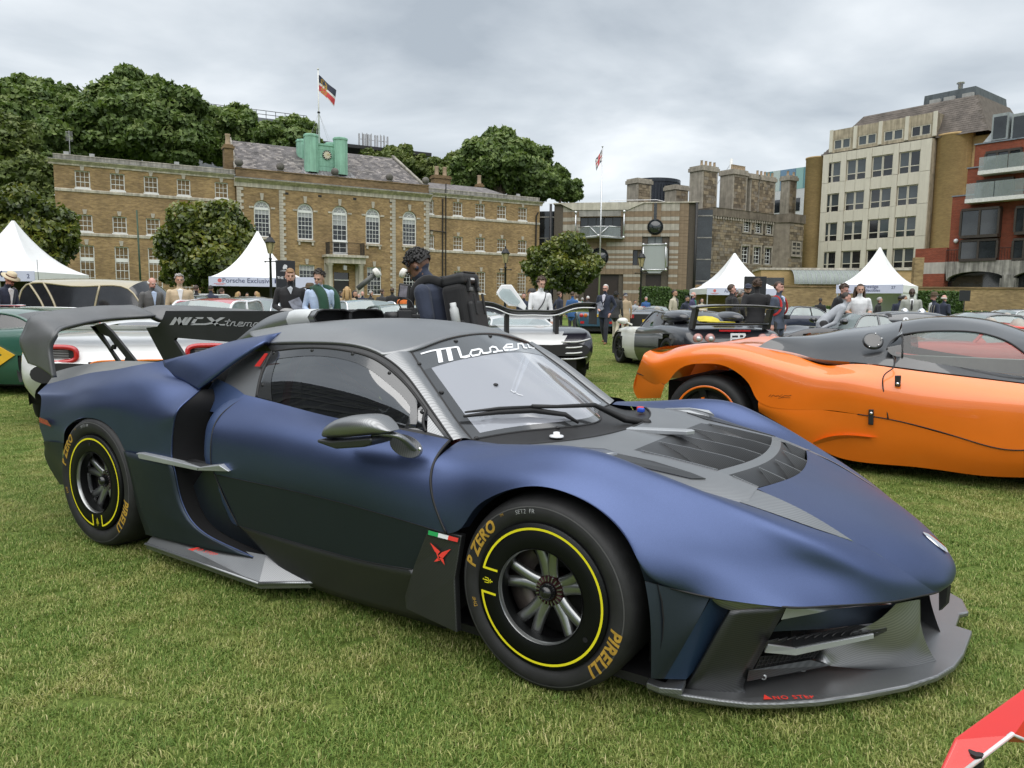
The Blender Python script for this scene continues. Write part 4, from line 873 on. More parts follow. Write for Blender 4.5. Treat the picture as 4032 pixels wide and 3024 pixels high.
def sash(par,u0,z0,u1,z1,nc,nr,y=.12,blind=0,arch=False,fr=.075,bar=.028,meet=None,m=SASH,band=None,pm=None):
 """a window with its own frame, bars and panes; blind = rows from the top with a pale blind behind"""
 w_,h=u1-u0,z1-z0;key=(round(w_,2),round(h,2),nc,nr,arch,fr,bar,str(meet),str(band),m.name)
 if key not in _wm:
  b=MB();X=w_/2
  b.b2((-X,0,0),(-X+fr,.08,h));b.b2((X-fr,0,0),(X,.08,h));b.b2((-X+fr,0,0),(X-fr,.08,fr*1.2));b.b2((-X+fr,0,h-fr),(X-fr,.08,h))
  b.b2((-X-.06,-.13,-.10),(X+.06,.08,-.002))
  for i in range(1,nc):x=-X+fr+(w_-2*fr)*i/nc;b.b2((x-bar/2,.02,fr*1.2),(x+bar/2,.06,h-fr))
  for j in range(1,nr):
   z=fr*1.2+(h-fr*2.2)*j/nr;t_=bar*1.7 if j == (meet or nr//2) else bar
   b.b2((-X+fr,.018,z-t_/2),(X-fr,.062,z+t_/2))
  if band:b.b2((-X+fr,.0,band[0]),(X-fr,.07,band[1]))
  if arch:
   r0=X;n=16
   for k in range(n):
    a0_,a1_=PI*k/n,PI*(k+1)/n;P=[(r_*math.cos(a),y_,h+r_*math.sin(a)) for r_ in (r0,r0-fr*1.3) for a in (a0_,a1_) for y_ in (0,.08)]
    b.add(P,[(0,2,6,4),(1,5,7,3),(0,1,3,2),(4,6,7,5)])
   b.b2((-X+fr,0,h-.002),(X-fr,.08,h+fr))
   for a in (PI*.2,PI*.4,PI*.6,PI*.8):b.tube([(.2*r0*math.cos(a),.04,h+fr+.2*r0*math.sin(a)),((r0-fr)*math.cos(a),.04,h+(r0-fr)*math.sin(a))],.02,4)
   b.tube([(.32*r0*math.cos(a),.04,h+fr*.6+.32*r0*math.sin(a)) for a in np.linspace(0,PI,10)],.022,4)
  _wm[key]=b.mesh('window',m)
 o=obj('window',_wm[key],par,((u0+u1)/2,y,z0))
 pw,ph=(w_-2*fr)/nc,(h-fr*2.2)/nr
 for j in range(nr):
  for i in range(nc):
   zc=fr*1.2+(j+.5)*ph
   if band and band[0] < zc < band[1]:continue
   pane_obj(o,-w_/2+fr+(i+.5)*pw,.05,zc,pw-.004,ph-.004,pm or (PANEL_ if j >= nr-blind else PANE))
 if arch:
  me=mesh('pane',[((w_/2-fr)*math.cos(a),.055,h+fr+(w_/2-fr)*math.sin(a)) for a in np.linspace(0,PI,14)],[tuple(range(14))],PANEL_ if blind else PANE);obj('pane',me,o)
 return o
def keystone(par,u,z,h=.55,w0=.2,w1=.32,y=-.06):
 k='key%.2f' % h
 if k not in _wm:b=MB();b.prism([(-w0/2,0),(w0/2,0),(w1/2,h),(-w1/2,h)],1,0,.1);_wm[k]=b.mesh('keystone',PORT)
 return obj('keystone',_wm[k],par,(u,y,z))
def band(par,name,u0,u1,prof,m,ret=None):
 """moulding: prof is (y, z) outline swept from u0 to u1"""
 b=MB();b.prism(prof,0,u0,u1);return b.obj(name,m,par)
def quoins(par,u,z0,z1,sgn,n,y=-.05):
 h=(z1-z0)/n
 for i in range(n):
  L_=.56 if i % 2 else .36
  k='quoin%d%d%.3f' % (i % 2,sgn,h)
  if k not in _wm:b=MB();b.b2((0,0,.012),(L_*sgn,.12,h-.012));_wm[k]=b.mesh('quoin_stone',PORT)
  obj('quoin_stone',_wm[k],par,(u,y,z0+i*h))
F1=Front(207,60,60.4)
GH=[(2.02,2.0),(4.5,2.0),(6.97,2.0),(9.44,2.0)]
def wing(f,name,label,ua,ub,tops,seconds,grounds,ends):
 B=f.thing(name,label,'building')
 H=[(u,10.04,u+w_,11.39) for u,w_ in tops]+[(u,6.60,u+w_,7.95) for u,w_ in seconds]+[(u,z0,u+w_,z1) for u,w_,z0,z1 in grounds]
 b=MB();wall_holes(b,ua,ub,0,11.75,H);b.obj('front_wall',STOCK,B)
 b=MB();b.b2((ua+.02,.3,0),(ub-.02,11,11.7));b.b2((ua+.02,.16,0),(ub-.02,.3,11.7));b.obj('wall',STOCKD,B)
 b=MB();b.add([(ua,0,0),(ua,11,0),(ua,11,11.7),(ua,0,11.7)],[(3,2,1,0)]);b.add([(ub,0,0),(ub,11,0),(ub,11,11.7),(ub,0,11.7)],[(0,1,2,3)]);b.obj('end_wall',STOCKD,B)
 c=[(.1,11.72),(-.08,11.74),(-.08,11.86),(-.30,12.06),(-.34,12.08),(-.34,12.14),(.1,12.18)]
 band(B,'cornice',ua-ends[0],ub+ends[1],c,PORT);band(B,'lead_capping',ua-ends[0],ub+ends[1],[(.08,12.185),(-.36,12.143),(-.36,12.16),(.08,12.22)],LEAD)
 b=MB();b.b2((ua,.08,12.19),(ub,.35,12.52));b.obj('parapet',stone_mat('grey_stained_stone',(.33,.31,.27),.25,.45),B);b=MB();b.b2((ua-.02,.05,12.523),(ub+.02,.38,12.58));b.obj('coping',PORT,B)
 b=MB();b.b2((ua,.36,12.0),(ub,11,12.2));b.obj('flat_roof',LEAD,B)
 for z0,z1 in ((9.70,9.93),(6.28,6.52)):band(B,'string_course',ua,ub,[(.0,z0),(-.07,z0),(-.09,z1-.05),(-.06,z1),(.0,z1)],PORT)
 for k,(u,w_) in enumerate(tops):sash(B,u,10.04,u+w_,11.39,3,3,blind=(0,0,1,0,3,0,1,1,0)[k % 9]);keystone(B,u+w_/2,11.40,.34)
 for k,(u,w_) in enumerate(seconds):sash(B,u,6.60,u+w_,7.95,3,3,blind=(1,1,1,0,0)[k % 5] if name == 'brick_wing' and ua < 5 else 0);keystone(B,u+w_/2,8.0,.36)
 for k,(u,w_,z0,z1) in enumerate(grounds):
  sash(B,u,z0,u+w_,z1,3,6 if z1-z0 > 2 else 4,blind=0 if k % 2 else 1,band=(z1-z0-1.25,z1-z0-.95) if z1 > 5 else None);keystone(B,u+w_/2,z1+.05,.42)
 return B
BL=wing(F1,'brick_wing','yellow brick range with flat parapet and white sash windows behind the vintage saloon',.53,14.1,[(1.96,1.05),(4.44,1.05),(6.91,1.05),(9.42,1.05),(12.43,1.07)],[(2.01,1.03),(4.47,1.04),(6.95,1.05),(9.44,1.05),(12.43,1.05)],[(2.02,1.05,1.6,5.52),(4.53,1.03,1.6,5.52),(7.0,1.05,1.6,5.52),(9.48,1.05,1.6,5.52),(12.43,1.05,1.6,5.52)],(.35,0))
BR=wing(F1,'brick_wing','yellow brick range with drainpipes and low slate roof right of the turret',32.36,45.4,[(32.36,.6),(35.1,1.06),(37.64,1.08),(40.18,1.09),(42.73,1.09)],[(32.42,.6),(35.14,1.06),(37.68,1.08),(40.22,1.08),(42.74,1.09)],[(35.2,1.05,2.2,4.45),(37.8,1.05,2.2,4.45),(40.2,1.05,2.2,4.45),(42.75,1.05,2.2,4.45)],(0,.3))
b=MB();b.b2((42.75,.1,.2),(43.8,.25,2.1));b.obj('side_door',mat('black_door_paint',(.02,.02,.022),.4),BR)
b=MB();b.add([(32.6,1.2,12.2),(44.6,1.2,12.2),(41.3,5,13.9),(32.6,5,13.9),(44.6,9,12.2),(32.6,9,12.2)],[(0,1,2,3),(1,4,2),(4,5,3,2)]);b.obj('hipped_roof',stone_mat('grey_slate_sheet',(.17,.16,.16),.3,.2),BR)
for u,top,rr in ((33.9,11.6,.07),(34.25,13.1,.06)):b=MB();b.tube([(u,-.1,0),(u,-.1,top)],rr,8);b.obj('drainpipe',BLK,BR)
b=MB();b.tube([(32.5,-.12,8.4),(34.2,-.12,8.3)],.05,6);b.obj('drainpipe',BLK,BR)
b=MB();b.tube([(44.9,-.12,0),(44.9,-.12,10.6),(45.1,-.2,11.0)],.08,8);b.obj('drainpipe',BLK,BR)
for B,u,y,w_,z,h in ((BR,36.4,6,1.9,13.0,1.9),(BR,41.6,7,.5,13,1.6),(BL,13.85,1.6,.75,11,3.9)):
 b=MB();b.b2((u-w_/2,y-.5,z),(u+w_/2,y+.5,z+h));b.b2((u-w_/2-.1,y-.6,z+h-.35),(u+w_/2+.1,y+.6,z+h-.15));c=b.obj('chimney',STOCKD,B)
 for k in range(2 if w_ > 1 else 1):b=MB();b.lathe([(.24,0),(.2,.8),(.24,.85),(.24,.95)],10,M=Matrix.Translation((u+(k-.5)*w_*.5 if w_ > 1 else u,y,z+h+.001)));b.obj('chimney_pot',mat('buff_clay_pot',(.42,.32,.22),.8),c,True)
for B,u in ((BL,3.0),(BL,1.2),(BL,9.3),(BR,42.9)):b=MB();b.b2((u,.6,12.5),(u+.5,1,12.62));b.b2((u+.05,.7,12.62),(u+.42,.9,12.9));b.obj('flood_lamp',mat('grey_lamp_housing',(.35,.36,.36),.4),B)
b=MB();b.tube([(1.7,1,12.2),(1.7,1,14.6)],.03,6);[b.tube([(1.45,1-.0,13.8+.1*k),(1.95,1,13.8+.1*k)],.012,4) for k in range(8)];b.obj('tv_aerial',mat('grey_aerial',(.4,.4,.41),.4,.6),BL)
# --- centre block
BC=F1.thing('clock_house','central brick block with arched windows, white quoins and a green copper clock turret','building')
AW=[(15.57,6.86,16.98),(19.37,6.83,20.82),(22.58,6.76,24.04),(25.8,6.76,27.26),(29.53,6.78,31.0)]
SPR=9.37
GW_=[(19.45,1.9,20.87,4.55),(25.9,1.9,27.33,4.55),(15.6,1.9,17.0,4.55),(29.6,1.9,31.0,4.55)]
holes=[(a,z,c,SPR+(c-a)/2) for a,z,c in AW];holes[2]=(AW[2][0],5.62,AW[2][2],SPR+.73);holes += GW_+[(22.66,0,24.13,3.95)]
b=MB();wall_holes(b,14.14,32.32,0,11.2,holes,y=-.3,dp=.2)
for a,z,c in AW:
 r_=(c-a)/2;m_=(a+c)/2
 for sg in (-1,1):
  pts=[(m_+sg*r_,-.3,SPR)]+[(m_+sg*r_*math.cos(t),-.3,SPR+r_*math.sin(t)) for t in np.linspace(0,PI/2,9)]+[(m_+sg*r_,-.3,SPR+r_)]
  b.add(pts,[tuple(range(len(pts)))])
b.obj('front_wall',STOCK,BC)
b=MB();b.b2((14.16,.1,0),(32.3,12,11.2));b.add([(14.14,-.3,0),(14.14,.1,0),(14.14,.1,11.2),(14.14,-.3,11.2)],[(3,2,1,0)]);b.obj('wall',STOCKD,BC)
b=MB();b.b2((14.16,-.28,11.93),(32.3,.3,12.66));b.obj('attic_wall',STOCKD,BC)
band(BC,'cornice',14.0,32.5,[(.1,11.15),(-.36,11.16),(-.36,11.5),(-.42,11.55),(-.75,11.76),(-.8,11.8),(-.8,11.86),(.1,11.90)],PORT);band(BC,'lead_capping',14.0,32.5,[(.05,11.905),(-.82,11.863),(-.82,11.885),(-.28,11.98),(.05,11.99)],LEAD)
band(BC,'coping',14.1,32.36,[(.34,12.663),(-.34,12.663),(-.34,12.74),(.34,12.74)],STOCKD)
for u,sg in ((14.16,1),(17.76,1),(28.80,-1),(32.33,-1)):quoins(BC,u,.3,11.1,sg,40,-.36)
for k,(a,z,c) in enumerate(AW):
 if k == 2:sash(BC,a,6.85,c,SPR,3,5,y=-.15,blind=2,arch=True,fr=.11);sash(BC,a,5.7,c,6.84,2,2,y=-.15,fr=.12);
 else:sash(BC,a,z,c,SPR,4,6,y=-.15,blind=1,arch=True,fr=.11)
 keystone(BC,(a+c)/2,SPR+(c-a)/2+.02,.6,y=-.38)
 for sg in (-1,1):b=MB();b.b2(((a+c)/2+sg*.74,-.36,SPR),((a+c)/2+sg*1.12,-.2,SPR+.15));b.obj('impost_stone',PORT,BC)
 if k != 2:
  b=MB();b.b2((a-.08,-.5,z-.2),(c+.08,-.2,z-.06));b.b2((a+.03,-.46,z-.5),(a+.2,-.25,z-.2));b.b2((c-.2,-.46,z-.5),(c-.03,-.25,z-.2));b.obj('window_sill',PORT,BC)
for a,z0,c,z1 in GW_:sash(BC,a,z0,c,z1,4,6,y=-.15,blind=1);keystone(BC,(a+c)/2,z1+.05,.5,y=-.38)
for u in (18.3,21.3,24.6,28.2):b=MB();b.b2((u,-.315,10.75),(u+.32,-.25,10.95));b.obj('vent_grille',BLK,BC)
# slated roof: courses of slates over a plain slope
b=MB();b.add([(14.3,.3,12.66),(32.2,.3,12.66),(30.6,5,16.0),(14.6,5,16.0),(14.3,11,12.6),(32.2,11,12.6)],[(0,1,2,3),(1,5,2),(5,4,3,2),(4,0,3)]);b.obj('roof',stone_mat('grey_slate_sheet',(.17,.16,.16),.3,.2),BC)
SLATE=mat('slate_stone',(.135,.125,.125),.75,var=.5,vs=1.1);SLATE2=mat('pale_slate_stone',(.23,.21,.20),.8,var=.4,vs=1.3)
b=MB();sl=np.array([0,4.7,3.34]);Ls=np.linalg.norm(sl);su=sl/Ls;sn=np.cross([1,0,0],su)
nr=20
for j in range(nr):
 t=j/nr;ua,ub=14.3+.3*t,32.2-1.6*t;n_=int((ub-ua)/.36)
 for i in range(n_):
  x=ua+(i+.5*(j % 2))*.36;
  if x+.34 > ub:continue
  p0=np.array([x,.3,12.66])+su*Ls*t;q=sn*(.02+rng.uniform(0,.02));e_=su*(Ls/nr*.99);dx=np.array([.345,0,0])
  b.mat(int(rng.random() < .35));b.slab([p0+q,p0+dx+q,p0+dx+e_+sn*.008,p0+e_+sn*.008],-sn*.012)
o=b.obj('roof_slates',[SLATE,SLATE2],BC);o['kind']='stuff'
for u in (14.25,32.15):b=MB();b.slab([(u-.14,.2,12.6),(u-.14+(.3 if u < 20 else -1.6),5,16.12),(u+.14+(.3 if u < 20 else -1.6),5,16.12),(u+.14,.2,12.6)],(0,-.05,.16));b.obj('roof_coping',stone_mat('grey_stained_stone',(.33,.31,.27)),BC)
for u,y_ in ((14.45,-.1),(18.0,-.1),(22.95,-.1),(28.3,-.1),(32.05,-.1)):b=MB();b.b2((u-.25,y_-.22,12.74),(u+.25,y_+.22,12.86));b.ball((u,y_,13.2),.36,14,10);b.obj('ball_finial',stone_mat('dark_lichen_stone',(.15,.14,.13),.3),BC,True)
COP=stone_mat('verdigris_copper',(.25,.46,.355),.10,.2,.6)
T=MB();
def octo(cx_,cy_,r_,z0,z1,b):
 b.lathe([(r_,z0),(r_,z1),(r_*1.07,z1+.0),(r_*1.07,z1+.16),(r_*.98,z1+.22),(.001,z1+.3)],8,M=Matrix.Translation((cx_,cy_,0))@Matrix.Rotation(PI/8,4,'Z'))
for cx_,cy_ in ((21.04,.9),(23.8,.9),(21.04,3.7),(23.8,3.7)):b=MB();octo(cx_,cy_,.66,13.1,16.3,b);b.obj('turret_tower',COP,BC)
b=MB();b.b2((21.1,1.05,13.0),(23.75,3.6,15.7));b.b2((21.05,.98,15.70),(23.8,3.7,15.86));b.obj('turret_body',COP,BC)
for z in (13.8,14.6,15.3):b=MB();b.b2((21.66,1.03,z),(23.2,1.052,z+.02));b.obj('copper_seam',COP,BC)
ck=MB();ck.lathe([(0,0),(.40,0),(.42,-.03),(.42,.05)],32,M=Matrix.Translation((22.55,1.0,14.85))@Matrix.Rotation(PI,4,'Z'),ax=1);clock=ck.obj('clock_rim',BLK,BC,True)
b=MB();b.lathe([(0,-.02),(.30,-.02)],32,M=Matrix.Translation((22.55,.98,14.85)),ax=1);b.obj('clock_face',mat('pale_gold_dial',(.55,.50,.38),.5),clock)
b=MB()
for k in range(12):a=k*PI/6;b.box((22.55+.355*math.cos(a),.955,14.85+.355*math.sin(a)),(.11,.01,.05),M=Matrix.Rotation(-a,3,'Y'))
b.obj('clock_numerals',mat('white_numeral_paint',(.7,.68,.6),.5),clock)
b=MB()
for a,L_ in ((R(8),.28),(R(40),.2)):b.box((22.55+L_/2*math.cos(a),.945,14.85+L_/2*math.sin(a)),(L_,.01,.03),M=Matrix.Rotation(-a,3,'Y'))
b.obj('clock_hands',mat('gilt',(.5,.33,.08),.35,.6),clock)
b=MB()
for i in range(15):
 u=20.2+i*.32;b.tube([(u,.28,12.85),(u+.05,1.1,13.42)],.035,5)
b.slab([(19.9,.25,12.78),(25.2,.25,12.78),(24.9,1.2,13.44),(20.3,1.2,13.44)],(0,0,.03));b.obj('lead_apron',stone_mat('pale_lead',(.24,.235,.24),.35,.4),BC)
# porch, balcony and door
b=MB();b.b2((21.75,-1.55,4.75),(25.35,-.32,5.3));b.b2((21.55,-1.8,5.3),(25.55,-.32,5.52));b.obj('porch_entablature',PORT,BC)
for u in (22.05,25.0):
 b=MB();b.lathe([(.34,.3),(.34,.45),(.27,.5),(.27,2),(.23,4.5),(.33,4.62),(.33,4.75)],16,M=Matrix.Translation((u,-1.2,0)));b.obj('porch_column',PORT,BC,True);b=MB();b.b2((u-.3,-.5,.3),(u+.3,-.31,4.74));b.obj('porch_pilaster',PORT,BC)
b=MB();b.b2((22.7,-.14,.3),(24.1,-.06,3.2));b.obj('front_door',mat('black_door_paint',(.02,.02,.022),.35),BC)
b=MB();b.b2((22.7,-.12,3.25),(24.1,-.05,3.95));b.obj('fanlight',PANE,BC)
for z in (3.95,3.2):b=MB();b.b2((22.6,-.2,z),(24.2,-.02,z+.08));b.obj('door_frame',SASH,BC)
b=MB();b.b2((21.9,-1.72,5.62),(25.2,-1.68,5.66));b.b2((21.9,-1.72,6.62),(25.2,-1.68,6.66))
for i in range(34):u=21.9+i*.1;b.tube([(u,-1.7,5.64),(u,-1.7,6.64)],.016,4)
for u in (21.9,25.2):b.b2((u-.02,-1.7,6.62),(u+.02,-.32,6.66));[b.tube([(u,-1.6+.13*i,5.55),(u,-1.6+.13*i,6.64)],.016,4) for i in range(10)]
b.obj('balcony_railing',BLK,BC)
b=MB();b.b2((23.25,-1.5,4.15),(23.55,-1.2,4.55));b.tube([(23.4,-1.35,4.55),(23.4,-1.35,4.75)],.02,5);o=b.obj('porch_lantern',mat('grey_lantern',(.3,.31,.3),.3),BC)
# steps' flower tubs read only as green mass; flagpole on the turret
fp=thing('flagpole','tall white flagpole with red, white and black banner on the green clock turret','flagpole',F1.O+F1.d*22.22-F1.n*2.4+np.array([0,0,15.86]),F1.rz)
b=MB();b.tube([(0,0,0),(0,0,7.0)],[.085,.05],10);b.ball((0,0,7.05),.1,8,6);b.obj('pole',mat('pole_white_paint',(.62,.62,.6),.5),fp,True)
for a in (.4,2.4,4.2,5.5):b=MB();b.tube([(0,0,3.1),(1.3*math.cos(a),1.3*math.sin(a),.05)],.012,4);b.obj('stay_wire',mat('grey_wire',(.4,.4,.42),.5),fp)
b=MB();b.lathe([(.06,3.0),(.14,3.05),(.14,3.15),(.06,3.2)],10);b.obj('stay_collar',BLK,fp,True)
def flag(par,name,w_,h,z,cells,nx=20,ny=14,droop=1.1,hx=.06,wave=.18):
 b=MB();G=[]
 for j in range(ny+1):
  row=[]
  for i in range(nx+1):
   s,t=i/nx,j/ny;row.append((hx+w_*s*(.92-.1*t),wave*math.sin(5*s+1.5*t),z-h*t-droop*s**1.15+.05*math.sin(7*s)))
  G.append(row)
 G=np.array(G);bn=G.reshape(-1,3);f_,mi=[],[]
 for j in range(ny):
  for i in range(nx):f_.append((j*(nx+1)+i,j*(nx+1)+i+1,(j+1)*(nx+1)+i+1,(j+1)*(nx+1)+i));mi.append(cells((i+.5)/nx,(j+.5)/ny))
 return bn,f_,mi
FLm=[mat('flag_navy',(.03,.035,.06),.8),mat('flag_white',(.62,.6,.6),.8),mat('flag_red',(.5,.05,.06),.8),mat('flag_gold',(.35,.22,.05),.8)]
def cells1(s,t):
 if .42 < t < .58 or False:return 1 if not (.2 < s < .5 and abs(t-.5) < .4 and rng.random() < .5) else 3
 if .15 < s < .55 and .1 < t < .42:return 3 if rng.random() < .55 else 0
 if .15 < s < .5 and t > .58:return 3 if rng.random() < .5 else 2
 return 0 if t < .42 else (2 if t < .93 else 1)
v_,f_,mi=flag(fp,'banner',1.75,1.5,6.55,cells1,droop=1.25);obj('banner',mesh('banner',v_,f_,FLm,True,mi),fp)
# --- banded modern building
F4=Front(2180,83,100)
B4=F4.thing('banded_building','modern stone building with brown and pale bands, round windows and steel balcony','building')
u4=lambda *p:F4.uz(n3(*p))
PAL,BRN=stone_mat('pale_band_stone',(.40,.37,.32),.14,.3),stone_mat('brown_band_stone',(.235,.175,.12),.14,.2)
zb_=[u4(1800,y)[1] for y in (470,570,640,690,730,810,848,888,958,1010,1055,1100,1130,1160,1192,1222,1250,1292,1362,1395,1452,1480,1560,1600)]+[0.]
uL,uR=u4(320,700)[0],u4(2110,700)[0]
opn=[(*u4(632,905),*u4(1155,640)),(*u4(1475,1345),*u4(1672,890)),(*u4(1455,1660),*u4(1655,1362)),(*u4(870,1660),*u4(1125,1362)),(*u4(1300,1240),*u4(1362,1058))]
opn=[(a,min(z,zt),c,max(z,zt)) for a,z,c,zt in opn];opn[2]=(opn[2][0],0,opn[2][2],opn[2][3]);opn[3]=(opn[3][0]-1.6,0,opn[3][2],opn[3][3])
tpl=(u4(1485,700)[0],u4(1690,700)[0]);tp2=(u4(745,1100)[0],u4(1015,1100)[0])
cols=np.linspace(uL,uR,17);pc={}
for j in range(len(zb_)-1):
 z1,z0=zb_[j],zb_[j+1]
 for i in range(16):
  a,c=cols[i],cols[i+1];m_=(a+c)/2;zm=(z0+z1)/2
  if any(o_[0]-.3 < m_ < o_[2]+.3 and o_[1] < zm < o_[3] for o_ in opn):continue
  brown=j % 2 == 1 or (tpl[0] < m_ < tpl[1] and zm > opn[1][1]) or (tp2[0]-.3 < m_ < tp2[1] and zm < opn[0][1]-.6) or (m_ > cols[14] and m_ < cols[15])
  k=(round(c-a,3),round(z1-z0,3),brown)
  if k not in pc:b=MB();b.b2((.008,0,.008),(c-a-.008,.16,z1-z0-.008));pc[k]=b.mesh('stone_panel',BRN if brown else PAL)
  bow=.9*max(0,(2-i)/3)**1.5+ (.5*(max(0,i-14.))**1.2)
  obj('stone_panel',pc[k],B4,(a,bow,z0))
b=MB();wall_holes(b,uL,uR,0,zb_[0]-.02,opn,y=.18,dp=.5);b.obj('wall',mat('dark_joint_mortar',(.09,.075,.06),.9),B4)
b=MB();b.b2((uL+.1,.75,0),(uR-.1,12,zb_[0]-.1));b.obj('inner_wall',MATTB,B4)
b=MB();b.b2((uL-.1,-.1,zb_[0]),(uR+.1,.9,zb_[0]+.12));b.obj('roof_coping',PORT,B4)
tops_=[F4.uz(n3(*p),-.12) for p in ((400,483),(1440,470),(1240,555),(560,560))];b=MB();b.prism([tuple(q) for q in tops_],1,-.12,-.02);b.obj('fascia_slab',stone_mat('cream_fascia_stone',(.5,.47,.4),.12,.2),B4)
ln=[F4.uz(n3(*p),-.05) for p in ((632,640),(1155,632),(1155,565),(632,565))];b=MB();b.prism([tuple(q) for q in ln],1,-.05,.17);b.obj('lintel',stone_mat('grey_lintel_stone',(.3,.29,.27)),B4)
DK=mat('tinted_window_glass',(.02,.024,.027),.06,spec=.9,var=.5,vs=.8)
for k,o_ in enumerate(opn):
 if k in (0,1,4):
  n_={0:5,1:2,4:1}[k]
  for i in range(n_):
   a,c=o_[0]+(o_[2]-o_[0])*i/n_,o_[0]+(o_[2]-o_[0])*(i+1)/n_
   pane_obj(B4,(a+c)/2,.45,(o_[1]+o_[3])/2,c-a-.06,o_[3]-o_[1],DK if k != 1 else mat('pale_tinted_glass',(.16,.18,.18),.1,spec=.8));b=MB();b.b2((c-.03,.40,o_[1]),(c+.03,.5,o_[3]));b.obj('mullion',BLK,B4)
 else:b=MB();b.b2((o_[0],.4,o_[1]),(o_[2],.5,o_[3]));b.obj('door_leaf',mat('dark_brown_door',(.03,.02,.018),.4),B4)
for p,r_ in (((1580,770),.78),((880,1148),.97)):
 c=u4(*p);b=MB();b.lathe([(0,-.02),(r_,-.02),(r_,.2)],32,M=Matrix.Translation((c[0],0,c[1])),ax=1);b.obj('round_window',DK,B4,True)
 b=MB();b.lathe([(r_,-.05),(r_+.06,-.05),(r_+.06,.1)],32,M=Matrix.Translation((c[0],0,c[1])),ax=1);b.obj('window_ring',BLK,B4,True)
a=u4(1585,470);c=u4(1585,690);b=MB();b.b2((a[0]-.15,-.03,c[1]),(a[0]+.15,.1,a[1]));b.obj('slot_window',DK,B4)
STL=mat('brushed_steel',(.55,.56,.57),.3,.8,var=.08)
def ball_rail(pts,r_,par,name='steel_rail',y=None):
 b=MB();b.tube(pts,r_,8);return b.obj(name,STL,par,True)
W4=lambda p,y:(F4.uz(n3(*p),y)[0],y,F4.uz(n3(*p),y)[1])
for p in ((592,590),(1195,578),(585,908),(1185,900),(872,878),(1433,990),(1712,985),(1425,1305),(1710,1303)):
 y=-1.6 if p[0] == 872 else -.5;b=MB();b.ball(W4(p,y),.17,12,8);b.obj('steel_ball',STL,B4,True)
for a,c in (((592,590),(585,908)),((1195,578),(1185,900)),((1433,990),(1712,985)),((1433,990),(1425,1305)),((1712,985),(1710,1303)),((1425,1305),(1710,1303))):ball_rail([W4(a,-.5),W4(c,-.5)],.08,B4)
for a,ya,c,yc in (((585,908),-.5,(872,878),-1.6),((1185,900),-.5,(872,878),-1.6),((872,878),-1.6,(765,765),-1.2),((872,878),-1.6,(1000,762),-1.2),((625,775),-.5,(765,765),-1.2),((765,765),-1.2,(1000,762),-1.2),((1000,762),-1.2,(1150,770),-.5)):ball_rail([W4(a,ya),W4(c,yc)],.06,B4)
b=MB();b.add([W4((585,912),-.5),W4((872,885),-1.6),W4((1185,905),-.5),W4((1185,905),0),W4((585,912),0)],[(0,1,2,3,4)]);q=b.obj('balcony_floor',STL,B4);solid(q,.08)
CLG=glass('clear_sheet_glass',(.8,.86,.84),.03,.7,(.5,.55,.55),.06)
for a,c,ya,yc in (((625,775),(765,765),-.5,-1.2),((765,765),(1000,762),-1.2,-1.2),((1000,762),(1150,770),-1.2,-.5)):
 p0,p1=W4(a,ya),W4(c,yc);b=MB();b.add([p0,p1,(p1[0],p1[1],p1[2]-1.15),(p0[0],p0[1],p0[2]-1.15)],[(0,1,2,3)]);b.obj('balcony_glass',CLG,B4)
b=MB();b.add([W4(p,-.46) for p in ((1440,1000),(1705,995),(1735,1040),(1730,1260),(1640,1345),(1500,1345),(1415,1260),(1415,1040))],[tuple(range(8))]);b.obj('glass_canopy',glass('pale_glass',(.75,.8,.78),.05,.45,(.5,.54,.52),.08),B4)
for a,c in ((uL-2.3,uL-.05),(uR+.05,uR+1.6)):
 b=MB();b.b2((a,1.2,0),(c,8,zb_[0]-.6));g_=b.obj('glazed_link',DK,B4)
 for z in np.arange(1.5,zb_[0]-1,2.3):b=MB();b.b2((a,1.1,z),(c,1.18,z+.12));b.obj('link_transom',stone_mat('grey_lintel_stone',(.3,.29,.27)),B4)
for a,w_ in ((uL-2.9,.65),(uR+.0,.0)):
 if w_:b=MB();b.b2((a,-.1,0),(a+w_,3,zb_[0]+.1));b.obj('edge_pier',BRN,B4)
for p in ((280,700),(2090,700)):c=u4(*p)[0];b=MB();b.tube([(c,-.15,0),(c,-.15,zb_[0])],.14,10);b.obj('drainpipe',MATTB,B4,True)
b=MB();P=[W4((a_,y_),.5) for a_,y_ in ((240,478),(1000,465),(1010,440),(1600,432),(1700,455))];b.tube(P,.03,5);b.obj('roof_rail',STL,B4)
fl2=thing('flagpole','slim steel flagpole with a drooping union flag in front of the banded building','flagpole',at(V(1293.5,0)[0],80.0),0)
hp=1.31+(1196-V(0,328)[1])/FPX*80;b=MB();b.tube([(0,0,0),(0,0,hp)],[.11,.055],10);b.ball((0,0,hp),.1,8,6);b.obj('pole',STL,fl2,True)
def cells2(s,t):
 d=min(abs(s-t),abs(1-s-t))
 if abs(s-.5) < .09 or abs(t-.5) < .1:return 2
 if abs(s-.5) < .15 or abs(t-.5) < .18 or d < .08:return 1
 return 0
v_,f_,mi=flag(fl2,'union_flag',-.75,1.2,hp-.25,cells2,droop=1.05,wave=.12,hx=-.05);obj('union_flag',mesh('union_flag',v_,f_,FLm,True,mi),fl2)
